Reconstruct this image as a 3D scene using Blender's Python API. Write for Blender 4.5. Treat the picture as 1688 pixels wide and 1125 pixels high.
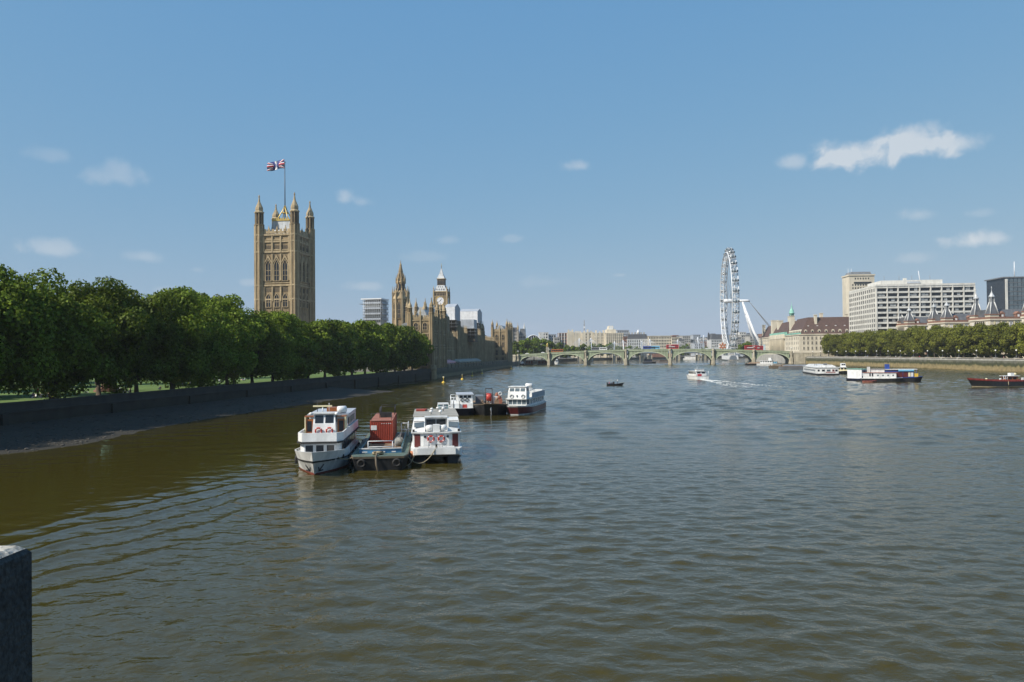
import bpy, math, random
import numpy as np
from mathutils import Matrix, Vector, Euler

for o in list(bpy.data.objects):
    bpy.data.objects.remove(o)
S = bpy.context.scene
COL = S.collection
R = math.radians
random.seed(7)
rng = np.random.default_rng(11)

# ------------------------------------------------------------------ camera
CAM_H = 11.0
cam = bpy.data.objects.new('camera', bpy.data.cameras.new('camera'))
COL.objects.link(cam)
cam.data.sensor_width = 36.0
cam.data.lens = 36.0 * 1312 / 1688
cam.data.clip_start = 0.1
cam.data.clip_end = 20000
CAM_M = Matrix.Translation((0, 0, CAM_H)) @ Matrix.Rotation(math.pi / 2 + 0.0156, 4, 'X') @ Matrix.Rotation(-0.0087, 4, 'Z')
cam.matrix_world = CAM_M
S.camera = cam

# ------------------------------------------------------------------ a sight line of the camera, as a direction in the place
def sight(px, py):
    v = Vector(((px - 844) / 1312, -(py - 562.5) / 1312, -1))
    return (CAM_M.to_3x3() @ v).normalized()


# ------------------------------------------------------------------ sky and sun
SUN_AZ, SUN_EL = R(240), R(43)          # compass bearing (+y is 0, +x is 90)
w = bpy.data.worlds.new('World')
S.world = w
w.use_nodes = True
nt = w.node_tree
N, L = nt.nodes, nt.links
N.clear()
out = N.new('ShaderNodeOutputWorld')
bg = N.new('ShaderNodeBackground')
sky = N.new('ShaderNodeTexSky')
sky.sky_type = 'NISHITA'
sky.sun_disc = False
sky.sun_elevation = SUN_EL
sky.sun_rotation = SUN_AZ
sky.air_density = 1.0
sky.dust_density = 0.8
sky.ozone_density = 2.0
sky.altitude = 20
bg.inputs['Strength'].default_value = 0.0865
L.new(bg.outputs[0], out.inputs[0])


def clouds_over(sky_out):
    """fair-weather cumulus: billows of noise gathered round a few directions in the sky"""
    tc = N.new('ShaderNodeTexCoord')
    nrm = N.new('ShaderNodeVectorMath'); nrm.operation = 'NORMALIZE'
    L.new(tc.outputs['Generated'], nrm.inputs[0])
    big = N.new('ShaderNodeTexNoise'); big.inputs['Scale'].default_value = 26; big.inputs['Detail'].default_value = 9
    big.inputs['Roughness'].default_value = 0.55; big.inputs['Distortion'].default_value = 0.25
    L.new(nrm.outputs[0], big.inputs['Vector'])
    total = None
    # where in the sky, how wide and tall (degrees), how dense; those behind the camera follow
    spots = [(sight(px, py), hw * .037, hh * .040, den) for px, py, hw, hh, den in (
        (1425, 252, 92, 34, 1.25), (1500, 236, 78, 36, 1.2), (1572, 236, 66, 22, .95), (1385, 264, 56, 24, 1.05), (1308, 268, 34, 17, .65), (1612, 397, 62, 19, .95), (1588, 399, 36, 18, .6),
        (1515, 354, 42, 17, .5), (1505, 425, 44, 15, .36), (195, 292, 64, 26, .40), (567, 328, 26, 20, .68), (597, 333, 30, 12, .34), (956, 274, 32, 15, .58), (88, 412, 56, 22, .6), (238, 424, 36, 15, .4),
        (100, 258, 46, 15, .24), (600, 473, 32, 12, .45), (738, 397, 24, 10, .26), (845, 394, 24, 9, .26), (1023, 454, 18, 6, .4), (905, 465, 70, 15, .18), (325, 445, 24, 10, .26), (275, 481, 26, 11, .36), (411, 466, 22, 9, .34),
        (1610, 352, 34, 10, .24), (700, 425, 60, 13, .18), (870, 540, 60, 10, .12))]
    for az, el, hw, hh, den in ((58, 16, 7, 1.6, .8), (-62, 18, 6, 1.5, .6), (95, 14, 6, 1.5, .7), (-110, 12, 6, 1.4, .7), (150, 15, 7, 1.6, .7), (-160, 11, 6, 1.3, .7)):
        a, e = R(az), R(el)
        spots.append((Vector((math.sin(a) * math.cos(e), math.cos(a) * math.cos(e), math.sin(e))), hw, hh, den))
    for d, hw, hh, den in spots:
        rt = Vector((d.y, -d.x, 0)).normalized(); up = rt.cross(d)
        q = []
        for axis, half in ((rt, hw), (up, hh)):
            dt = N.new('ShaderNodeVectorMath'); dt.operation = 'DOT_PRODUCT'
            L.new(nrm.outputs[0], dt.inputs[0]); dt.inputs[1].default_value = axis / math.sin(R(half))
            q.append(dt.outputs['Value'])
        cv = N.new('ShaderNodeCombineXYZ'); L.new(q[0], cv.inputs[0]); L.new(q[1], cv.inputs[1])
        # a flat base: the lower half falls off quicker than the top
        fl = N.new('ShaderNodeMath'); fl.operation = 'MINIMUM'; L.new(q[1], fl.inputs[0]); fl.inputs[1].default_value = 0
        fm = N.new('ShaderNodeMath'); fm.operation = 'MULTIPLY'; L.new(fl.outputs[0], fm.inputs[0]); fm.inputs[1].default_value = 0.7
        L.new(fm.outputs[0], cv.inputs[2])
        ln = N.new('ShaderNodeVectorMath'); ln.operation = 'LENGTH'; L.new(cv.outputs[0], ln.inputs[0])
        front = N.new('ShaderNodeVectorMath'); front.operation = 'DOT_PRODUCT'
        L.new(nrm.outputs[0], front.inputs[0]); front.inputs[1].default_value = d
        sign = N.new('ShaderNodeMath'); sign.operation = 'GREATER_THAN'; L.new(front.outputs['Value'], sign.inputs[0]); sign.inputs[1].default_value = 0.5
        body = N.new('ShaderNodeMath'); body.operation = 'SUBTRACT'; body.inputs[0].default_value = 1.0; L.new(ln.outputs['Value'], body.inputs[1])
        bil = N.new('ShaderNodeMath'); bil.operation = 'MULTIPLY_ADD'; L.new(big.outputs['Fac'], bil.inputs[0]); bil.inputs[1].default_value = 2.4; bil.inputs[2].default_value = -1.15
        ad = N.new('ShaderNodeMath'); ad.operation = 'ADD'; L.new(body.outputs[0], ad.inputs[0]); L.new(bil.outputs[0], ad.inputs[1])
        mr = N.new('ShaderNodeMapRange'); mr.interpolation_type = 'SMOOTHSTEP'
        L.new(ad.outputs[0], mr.inputs['Value']); mr.inputs['From Min'].default_value = 0.05; mr.inputs['From Max'].default_value = 0.95
        mr.inputs['To Min'].default_value = 0; mr.inputs['To Max'].default_value = den
        ms = N.new('ShaderNodeMath'); ms.operation = 'MULTIPLY'; L.new(mr.outputs[0], ms.inputs[0]); L.new(sign.outputs[0], ms.inputs[1])
        if total is None:
            total = ms.outputs[0]
        else:
            mx = N.new('ShaderNodeMath'); mx.operation = 'ADD'; L.new(total, mx.inputs[0]); L.new(ms.outputs[0], mx.inputs[1]); total = mx.outputs[0]
    cl = N.new('ShaderNodeMath'); cl.operation = 'MINIMUM'; L.new(total, cl.inputs[0]); cl.inputs[1].default_value = 1.15
    fac = N.new('ShaderNodeMath'); fac.operation = 'MULTIPLY'; L.new(cl.outputs[0], fac.inputs[0]); fac.inputs[1].default_value = 0.62
    mix = N.new('ShaderNodeMixRGB'); L.new(fac.outputs[0], mix.inputs[0]); L.new(sky_out, mix.inputs[1])
    mix.inputs[2].default_value = (7.0, 7.3, 7.6, 1)
    return mix.outputs[0]


sep = N.new('ShaderNodeSeparateColor'); L.new(sky.outputs[0], sep.inputs[0])
comb = N.new('ShaderNodeCombineColor')
for i_, (g_, k_) in enumerate(((.66, 1.22), (.34, 2.52), (.08, 5.05))):        # a clear, washed early-summer blue
    pw = N.new('ShaderNodeMath'); pw.operation = 'POWER'; L.new(sep.outputs[i_], pw.inputs[0]); pw.inputs[1].default_value = g_
    ml = N.new('ShaderNodeMath'); ml.operation = 'MULTIPLY'; L.new(pw.outputs[0], ml.inputs[0]); ml.inputs[1].default_value = k_
    L.new(ml.outputs[0], comb.inputs[i_])
L.new(clouds_over(comb.outputs[0]), bg.inputs[0])

sun = bpy.data.objects.new('sun', bpy.data.lights.new('sun', 'SUN'))
COL.objects.link(sun)
sun.data.energy = 5.0
sun.data.angle = R(0.53)
sun.data.color = (1.0, 0.93, 0.82)
to_sun = Vector((math.sin(SUN_AZ) * math.cos(SUN_EL), math.cos(SUN_AZ) * math.cos(SUN_EL), math.sin(SUN_EL)))
sun.rotation_euler = to_sun.to_track_quat('Z', 'Y').to_euler()

vs = S.view_settings
vs.view_transform = 'Standard'
vs.look = 'None'
vs.gamma = 1
vs.use_curve_mapping = False
vs.exposure = 0.25
S.cycles.max_bounces = 8
S.cycles.transparent_max_bounces = 8
S.cycles.volume_bounces = 0
S.cycles.use_denoising = True
S.cycles.sample_clamp_indirect = 6


# ------------------------------------------------------------------ where a sight line meets the place
def on(px, py, z=0.0):
    """the point of the level z on a sight line"""
    d = sight(px, py)
    t = (z - CAM_H) / d.z
    return Vector((d.x * t, d.y * t, z))


def at(px, py, depth):
    d = sight(px, py)
    t = depth / d.y
    return Vector((0, 0, CAM_H)) + d * t


def zat(px, py, depth):
    return at(px, py, depth).z


# ------------------------------------------------------------------ mesh builder
class MB:
    def __init__(s):
        s.v, s.f, s.sm = [], [], []

    def add(s, vs, fs, smooth=False):
        b = len(s.v)
        s.v += [tuple(p) for p in vs]
        s.f += [tuple(i + b for i in f) for f in fs]
        s.sm += [smooth] * len(fs)
        return s

    def box(s, x0, x1, y0, y1, z0, z1, taper=0.0, rz=0.0, c=None):
        t = taper
        vs = [(x0, y0, z0), (x1, y0, z0), (x1, y1, z0), (x0, y1, z0), (x0 + t, y0 + t, z1), (x1 - t, y0 + t, z1), (x1 - t, y1 - t, z1), (x0 + t, y1 - t, z1)]
        if rz:
            cx, cy = c or ((x0 + x1) / 2, (y0 + y1) / 2)
            k, q = math.cos(rz), math.sin(rz)
            vs = [(cx + (x - cx) * k - (y - cy) * q, cy + (x - cx) * q + (y - cy) * k, z) for x, y, z in vs]
        return s.add(vs, [(0, 3, 2, 1), (4, 5, 6, 7), (0, 1, 5, 4), (1, 2, 6, 5), (2, 3, 7, 6), (3, 0, 4, 7)])

    def cbox(s, cx, cy, z0, wx, wy, h, taper=0.0):
        return s.box(cx - wx / 2, cx + wx / 2, cy - wy / 2, cy + wy / 2, z0, z0 + h, taper)

    def prism(s, pts, z0, z1, scale=1.0, c=(0, 0)):
        """vertical prism over a plan polygon (ccw)"""
        n = len(pts)
        vs = [(x, y, z0) for x, y in pts] + [(c[0] + (x - c[0]) * scale, c[1] + (y - c[1]) * scale, z1) for x, y in pts]
        return s.add(vs, [tuple(range(n - 1, -1, -1)), tuple(range(n, 2 * n))] + [(i, (i + 1) % n, n + (i + 1) % n, n + i) for i in range(n)])

    def profile(s, pts, y0, y1):
        """polygon in x,z (ccw seen from -y) pushed along y"""
        n = len(pts)
        vs = [(x, y0, z) for x, z in pts] + [(x, y1, z) for x, z in pts]
        return s.add(vs, [tuple(range(n)), tuple(range(2 * n - 1, n - 1, -1))] + [(i, n + i, n + (i + 1) % n, (i + 1) % n) for i in range(n)])

    def lathe(s, prof, n=12, c=(0, 0, 0), smooth=True, sx=1, sy=1, rot=0.0):
        vs, fs = [], []
        for r, z in prof:
            for k in range(n):
                a = 2 * math.pi * k / n + rot
                vs.append((c[0] + r * math.cos(a) * sx, c[1] + r * math.sin(a) * sy, c[2] + z))
        for i in range(len(prof) - 1):
            for k in range(n):
                fs.append((i * n + k, i * n + (k + 1) % n, (i + 1) * n + (k + 1) % n, (i + 1) * n + k))
        fs.append(tuple(range(n - 1, -1, -1)))
        fs.append(tuple(range((len(prof) - 1) * n, len(prof) * n)))
        return s.add(vs, fs, smooth)

    def tube(s, pts, r, n=6, r2=None, smooth=True, closed=False):
        pts = [Vector(p) for p in pts]
        m = len(pts)
        vs, fs = [], []
        for i, p in enumerate(pts):
            if closed:
                t = (pts[(i + 1) % m] - pts[i - 1])
            else:
                t = pts[min(i + 1, m - 1)] - pts[max(i - 1, 0)]
            t = t.normalized() if t.length > 1e-9 else Vector((0, 0, 1))
            a = t.cross(Vector((0, 0, 1)))
            if a.length < 1e-3:
                a = t.cross(Vector((0, 1, 0)))
            a.normalize()
            b = t.cross(a)
            rr = r if r2 is None else r + (r2 - r) * i / (m - 1)
            if isinstance(r, (list, tuple)):
                rr = r[i]
            for k in range(n):
                g = 2 * math.pi * k / n
                vs.append(p + a * (rr * math.cos(g)) + b * (rr * math.sin(g)))
        for i in range(m if closed else m - 1):
            j = (i + 1) % m
            for k in range(n):
                fs.append((i * n + k, j * n + k, j * n + (k + 1) % n, i * n + (k + 1) % n))
        if not closed:
            fs.append(tuple(range(n)))
            fs.append(tuple(range(m * n - 1, (m - 1) * n - 1, -1)))
        return s.add(vs, fs, smooth)

    def loft(s, rings, caps=True, smooth=False, loop=True):
        n = len(rings[0])
        vs = [p for r in rings for p in r]
        fs = []
        for i in range(len(rings) - 1):
            for k in range(n if loop else n - 1):
                fs.append((i * n + k, i * n + (k + 1) % n, (i + 1) * n + (k + 1) % n, (i + 1) * n + k))
        if caps:
            fs.append(tuple(range(n - 1, -1, -1)))
            fs.append(tuple(range((len(rings) - 1) * n, len(rings) * n)))
        return s.add(vs, fs, smooth)

    def mesh(s, name):
        me = bpy.data.meshes.new(name)
        me.from_pydata(s.v, [], s.f)
        if any(s.sm):
            me.polygons.foreach_set('use_smooth', s.sm)
        me.update()
        return me

    def build(s, name, mat=None, parent=None, loc=(0, 0, 0), rz=0.0):
        me = s.mesh(name)
        return put(name, me, mat, parent, loc, rz)


def put(name, me, mat=None, parent=None, loc=(0, 0, 0), rz=0.0):
    if mat is not None and not me.materials:
        me.materials.append(M[mat] if isinstance(mat, str) else mat)
    o = bpy.data.objects.new(name, me)
    COL.objects.link(o)
    o.location = loc
    if rz:
        o.rotation_euler = (0, 0, rz)
    if parent is not None:
        o.parent = parent
    return o


def tag(o, label, cat, group=None):
    o['label'] = label
    o['category'] = cat
    if group:
        o['group'] = group
    return o


def thing(name, label, cat, loc=(0, 0, 0), rz=0.0, group=None):
    o = bpy.data.objects.new(name, None)
    COL.objects.link(o)
    o.empty_display_size = 0.5
    o.location = loc
    o.rotation_euler = (0, 0, rz)
    return tag(o, label, cat, group)


def struct(o):
    o['kind'] = 'structure'
    return o


def dup(root, loc=None, rz=None, label=None, group=None, scale=None):
    def rec(o, parent):
        c = o.copy()
        COL.objects.link(c)
        c.parent = parent
        for ch in list(o.children):
            rec(ch, c)
        return c
    r = rec(root, None)
    if loc is not None:
        r.location = loc
    if rz is not None:
        r.rotation_euler = (0, 0, rz)
    if scale is not None:
        r.scale = scale if isinstance(scale, (tuple, list)) else (scale,) * 3
    if label:
        r['label'] = label
    if group:
        r['group'] = group
    return r


# ------------------------------------------------------------------ materials
M = {}


def mat(name, col, rough=0.7, var=0.18, scale=0.6, streak=0.0, fine=0.0, metal=0.0, bump=0.0, spec=0.5, coat=0.0, alpha_island=0.0):
    m = bpy.data.materials.new(name)
    m.use_nodes = True
    t = m.node_tree
    b = t.nodes['Principled BSDF']
    b.inputs['Roughness'].default_value = rough
    b.inputs['Metallic'].default_value = metal
    b.inputs['Specular IOR Level'].default_value = spec
    b.inputs['Coat Weight'].default_value = coat
    geo = t.nodes.new('ShaderNodeNewGeometry')
    facs = []

    def noise(sc, stretch, lo, hi, detail=4):
        mp = t.nodes.new('ShaderNodeVectorMath'); mp.operation = 'MULTIPLY'
        t.links.new(geo.outputs['Position'], mp.inputs[0]); mp.inputs[1].default_value = stretch
        n = t.nodes.new('ShaderNodeTexNoise'); n.inputs['Scale'].default_value = sc; n.inputs['Detail'].default_value = detail
        t.links.new(mp.outputs[0], n.inputs['Vector'])
        r = t.nodes.new('ShaderNodeMapRange')
        t.links.new(n.outputs['Fac'], r.inputs['Value'])
        r.inputs['From Min'].default_value = 0.28; r.inputs['From Max'].default_value = 0.72
        r.inputs['To Min'].default_value = lo; r.inputs['To Max'].default_value = hi
        facs.append(r.outputs[0])
        return n
    if var:
        noise(scale, (1, 1, 1), 1 - var, 1 + var)
    if streak:
        noise(scale * 2.2, (1, 1, .12), 1 - streak, 1 + streak * .5)
    if fine:
        noise(scale * 9, (1, 1, 1), 1 - fine, 1 + fine, 6)
    if alpha_island:
        r = t.nodes.new('ShaderNodeMapRange'); t.links.new(geo.outputs['Random Per Island'], r.inputs['Value'])
        r.inputs['To Min'].default_value = 1 - alpha_island; r.inputs['To Max'].default_value = 1 + alpha_island
        facs.append(r.outputs[0])
    c = None
    for f in facs:
        if c is None:
            c = f
        else:
            q = t.nodes.new('ShaderNodeMath'); q.operation = 'MULTIPLY'; t.links.new(c, q.inputs[0]); t.links.new(f, q.inputs[1]); c = q.outputs[0]
    if c is None:
        b.inputs['Base Color'].default_value = (*col, 1)
    else:
        sc = t.nodes.new('ShaderNodeVectorMath'); sc.operation = 'SCALE'
        sc.inputs[0].default_value = col
        t.links.new(c, sc.inputs['Scale'])
        t.links.new(sc.outputs[0], b.inputs['Base Color'])
    if bump:
        n = t.nodes.new('ShaderNodeTexNoise'); n.inputs['Scale'].default_value = scale * 6; n.inputs['Detail'].default_value = 6
        t.links.new(geo.outputs['Position'], n.inputs['Vector'])
        bp = t.nodes.new('ShaderNodeBump'); bp.inputs['Distance'].default_value = bump
        t.links.new(n.outputs['Fac'], bp.inputs['Height']); t.links.new(bp.outputs[0], b.inputs['Normal'])
    M[name] = m
    return m


mat('honey_stone', (.265, .195, .108), .85, .28, .12, .4, .2)  # wall tone darkened to paint in the shade between the ribs
mat('honey_trim', (.38, .295, .175), .85, .2, .3, .35, .12)  # ribs and bands kept paler, as if catching the sun
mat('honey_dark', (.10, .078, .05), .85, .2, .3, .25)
mat('window_glass', (.018, .022, .028), .12, .3, .4)
mat('pale_glass', (.10, .13, .15), .12, .3, .3)
mat('slate', (.105, .11, .12), .6, .2, .5, .2)
mat('lead_roof', (.42, .44, .45), .5, .2, .4, .25)
mat('dark_lead', (.15, .16, .17), .5, .2, .4)
mat('gold_leaf', (.50, .36, .11), .45, .1, 1, metal=.7)
mat('iron', (.025, .027, .03), .5, .2, 2)
mat('white_paint', (.72, .725, .71), .42, .09, .5, .22, .05)
mat('white_worn', (.56, .565, .55), .5, .14, .7, .3, .09)
mat('white_steel', (.68, .70, .72), .4, .05, .3)
mat('cream_stone', (.58, .525, .415), .85, .14, .1, .18)
mat('grey_stone', (.36, .35, .32), .85, .2, .15, .2)
mat('white_concrete', (.60, .59, .545), .75, .1, .2, .2)
mat('sheeting', (.72, .73, .74), .6, .16, .5, .1)
mat('sheeting_grey', (.36, .39, .43), .6, .16, .5, .1)
mat('scaffold', (.22, .23, .24), .5, .2, 1)
mat('roof_tile', (.085, .050, .040), .8, .2, .4, .15, .15)
mat('copper_green', (.22, .47, .38), .6, .2, .5, .25)
mat('red_brick', (.22, .115, .08), .85, .2, .3, .12, .12)
mat('bridge_green', (.25, .295, .19), .6, .15, .3, .2)
mat('bridge_pale', (.43, .47, .33), .6, .12, .3, .2)
mat('pier_stone', (.40, .36, .27), .85, .25, .3, .35)
mat('granite', (.042, .043, .042), .9, .3, 6, .15, .55, bump=.02)  # the pier's shaded side, its shade darkened into the colour
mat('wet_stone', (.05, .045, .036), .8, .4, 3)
mat('granite_sunlit', (.34, .32, .28), .9, .25, 7, 0, .45, bump=.012)  # same granite painted paler for the sunlit top
mat('asphalt', (.05, .05, .052), .9, .2, .4)
mat('paving', (.24, .225, .20), .9, .2, .3)
mat('earth', (.13, .12, .09), .95, .3, .05)
mat('lawn_grass', (.085, .14, .026), .95, .28, .18, 0, .25)
mat('bark', (.075, .06, .042), .95, .3, 1.5, .3)
mat('bus_red', (.42, .018, .018), .3, .05, 1, coat=.4)
mat('lifebuoy_red', (.45, .05, .035), .5, .1, 3)
mat('hull_black', (.018, .019, .021), .5, .4, 1.2, .3)
mat('hull_navy', (.012, .016, .035), .4, .3, 1.2, .3)
mat('hull_red', (.095, .012, .015), .4, .25, 1, .3)
mat('gunwale_red', (.27, .045, .035), .5, .2, 1, .2)
mat('boot_red', (.16, .035, .025), .6, .2, 1)
mat('container_red', (.32, .048, .025), .6, .14, .8, .25, .1)
mat('container_roof', (.26, .10, .065), .75, .3, .9, 0, .2)
mat('varnish', (.30, .10, .03), .35, .2, 1.5)
mat('maroon', (.10, .016, .014), .5, .15, 1)
mat('deck_grey', (.27, .26, .23), .85, .2, 1, 0, .15)
mat('deck_green', (.085, .12, .095), .75, .3, .8, 0, .2)
mat('rust_deck', (.22, .15, .10), .85, .3, 1.2, 0, .25)
mat('barge_brown', (.14, .11, .075), .8, .3, .8, .2)
mat('blue_paint', (.06, .20, .36), .5, .18, 1.2, .2)
mat('royal_blue', (.025, .06, .26), .45, .15, 1)
mat('teal_hull', (.06, .14, .16), .5, .2, 1)
mat('sky_blue', (.16, .42, .62), .5, .1, 1)
mat('yellow_paint', (.66, .44, .05), .5, .12, 1)
mat('cream_paint', (.70, .62, .38), .5, .1, 1)
mat('orange_paint', (.46, .16, .06), .6, .15, 1)
mat('rope', (.30, .25, .16), .9, .2, 3)
mat('pink_awning', (.70, .34, .34), .8, .1, 1)
mat('grey_awning', (.30, .29, .25), .8, .2, .4)
mat('rubber', (.02, .02, .02), .8, .2, 3)
mat('lamp_globe', (.80, .80, .76), .25, 0)
mat('skin', (.48, .30, .21), .6, .1, 4)
mat('hair', (.05, .035, .025), .7, .2, 4)
mat('denim', (.06, .08, .14), .9, .1, 4)
for n_, c_ in (('shirt_red', (.5, .03, .05)), ('shirt_white', (.75, .75, .73)), ('shirt_dark', (.04, .04, .05)), ('shirt_blue', (.10, .20, .42)), ('shirt_pink', (.62, .32, .34))):
    mat(n_, c_, .9, .1, 4)
mat('flag_blue', (.025, .035, .17), .8, 0)
mat('flag_red', (.42, .02, .04), .8, 0)
mat('flag_white', (.72, .72, .74), .8, 0)
mat('foam', (.62, .63, .60), .7, .2, 1.2)


def wall_mat(name, bands, z_noise):
    """masonry whose colour changes with height: (z, colour) stops; tide marks wander"""
    m = bpy.data.materials.new(name); m.use_nodes = True
    t = m.node_tree; b = t.nodes['Principled BSDF']; b.inputs['Roughness'].default_value = .88
    geo = t.nodes.new('ShaderNodeNewGeometry'); sp = t.nodes.new('ShaderNodeSeparateXYZ'); t.links.new(geo.outputs['Position'], sp.inputs[0])
    mp = t.nodes.new('ShaderNodeVectorMath'); mp.operation = 'MULTIPLY'; t.links.new(geo.outputs['Position'], mp.inputs[0]); mp.inputs[1].default_value = (1, 1, .16)
    n = t.nodes.new('ShaderNodeTexNoise'); n.inputs['Scale'].default_value = .4; n.inputs['Detail'].default_value = 7; n.inputs['Roughness'].default_value = .72; t.links.new(mp.outputs[0], n.inputs['Vector'])
    mr = t.nodes.new('ShaderNodeMath'); mr.operation = 'MULTIPLY_ADD'; t.links.new(n.outputs['Fac'], mr.inputs[0]); mr.inputs[1].default_value = z_noise * 2; mr.inputs[2].default_value = -z_noise
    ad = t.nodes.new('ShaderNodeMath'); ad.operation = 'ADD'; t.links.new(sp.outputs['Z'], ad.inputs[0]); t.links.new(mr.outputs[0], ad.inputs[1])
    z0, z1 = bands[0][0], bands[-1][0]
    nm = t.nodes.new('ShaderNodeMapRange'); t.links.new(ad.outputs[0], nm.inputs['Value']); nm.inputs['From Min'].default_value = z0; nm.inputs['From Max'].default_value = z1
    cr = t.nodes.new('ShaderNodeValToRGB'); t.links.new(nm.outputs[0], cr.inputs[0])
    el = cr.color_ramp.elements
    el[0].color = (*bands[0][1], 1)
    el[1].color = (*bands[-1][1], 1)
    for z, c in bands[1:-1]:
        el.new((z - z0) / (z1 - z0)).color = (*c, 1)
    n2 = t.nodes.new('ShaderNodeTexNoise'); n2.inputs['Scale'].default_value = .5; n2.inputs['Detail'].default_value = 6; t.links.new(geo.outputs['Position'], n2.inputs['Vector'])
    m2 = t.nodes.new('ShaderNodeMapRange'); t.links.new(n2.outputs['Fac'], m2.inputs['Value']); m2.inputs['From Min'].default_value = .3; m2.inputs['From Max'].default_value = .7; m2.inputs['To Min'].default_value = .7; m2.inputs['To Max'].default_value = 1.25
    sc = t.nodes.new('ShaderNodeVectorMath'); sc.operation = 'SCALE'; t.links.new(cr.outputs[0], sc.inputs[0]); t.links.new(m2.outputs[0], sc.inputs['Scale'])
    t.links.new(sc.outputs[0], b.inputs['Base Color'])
    M[name] = m


wall_mat('tidal_wall', [(-1, (.15, .12, .055)), (.8, (.25, .195, .095)), (2.2, (.22, .18, .085)), (2.9, (.05, .056, .02)), (3.8, (.05, .054, .026)), (4.5, (.11, .11, .08)), (8, (.17, .165, .14))], 2.0)
wall_mat('garden_wall', [(-1, (.026, .023, .012)), (1.5, (.020, .020, .011)), (2.5, (.030, .028, .021)), (5, (.038, .035, .030))], .6)  # darkened to put the wall's deep shade into its colour
wall_mat('terrace_wall', [(-1, (.15, .13, .07)), (1.2, (.17, .15, .09)), (2.0, (.07, .075, .045)), (4, (.12, .115, .085)), (7, (.20, .175, .125))], .6)
wall_mat('shingle', [(-1, (.022, .018, .009)), (.25, (.022, .018, .010)), (.6, (.028, .024, .016)), (3, (.034, .029, .021))], .25)  # foreshore tones lowered, the bank's deep shade painted in


def leaf_mat(name, col, trans=.3):
    m = bpy.data.materials.new(name); m.use_nodes = True
    t = m.node_tree; b = t.nodes['Principled BSDF']; b.inputs['Roughness'].default_value = .55; b.inputs['Specular IOR Level'].default_value = .12
    o = t.nodes['Material Output']
    geo = t.nodes.new('ShaderNodeNewGeometry'); inf = t.nodes.new('ShaderNodeObjectInfo')
    r1 = t.nodes.new('ShaderNodeMapRange'); t.links.new(geo.outputs['Random Per Island'], r1.inputs['Value']); r1.inputs['To Min'].default_value = .6; r1.inputs['To Max'].default_value = 1.4
    r2 = t.nodes.new('ShaderNodeMapRange'); t.links.new(inf.outputs['Random'], r2.inputs['Value']); r2.inputs['To Min'].default_value = .68; r2.inputs['To Max'].default_value = 1.3
    n = t.nodes.new('ShaderNodeTexNoise'); n.inputs['Scale'].default_value = .22; n.inputs['Detail'].default_value = 3; t.links.new(geo.outputs['Position'], n.inputs['Vector'])
    mx = t.nodes.new('ShaderNodeMixRGB'); t.links.new(n.outputs['Fac'], mx.inputs[0])
    mx.inputs[1].default_value = (col[0] * .75, col[1] * .85, col[2] * .9, 1); mx.inputs[2].default_value = (col[0] * 1.45, col[1] * 1.2, col[2] * .9, 1)
    q = t.nodes.new('ShaderNodeMath'); q.operation = 'MULTIPLY'; t.links.new(r1.outputs[0], q.inputs[0]); t.links.new(r2.outputs[0], q.inputs[1])
    sc = t.nodes.new('ShaderNodeVectorMath'); sc.operation = 'SCALE'; t.links.new(mx.outputs[0], sc.inputs[0]); t.links.new(q.outputs[0], sc.inputs['Scale'])
    t.links.new(sc.outputs[0], b.inputs['Base Color'])
    tr = t.nodes.new('ShaderNodeBsdfTranslucent'); t.links.new(sc.outputs[0], tr.inputs[0])
    ms = t.nodes.new('ShaderNodeMixShader'); ms.inputs[0].default_value = trans
    t.links.new(b.outputs[0], ms.inputs[1]); t.links.new(tr.outputs[0], ms.inputs[2]); t.links.new(ms.outputs[0], o.inputs[0])
    M[name] = m


leaf_mat('plane_leaf', (.108, .165, .018), .28)
leaf_mat('pale_leaf', (.11, .145, .05), .24)
leaf_mat('bank_leaf', (.140, .165, .027), .28)


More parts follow.
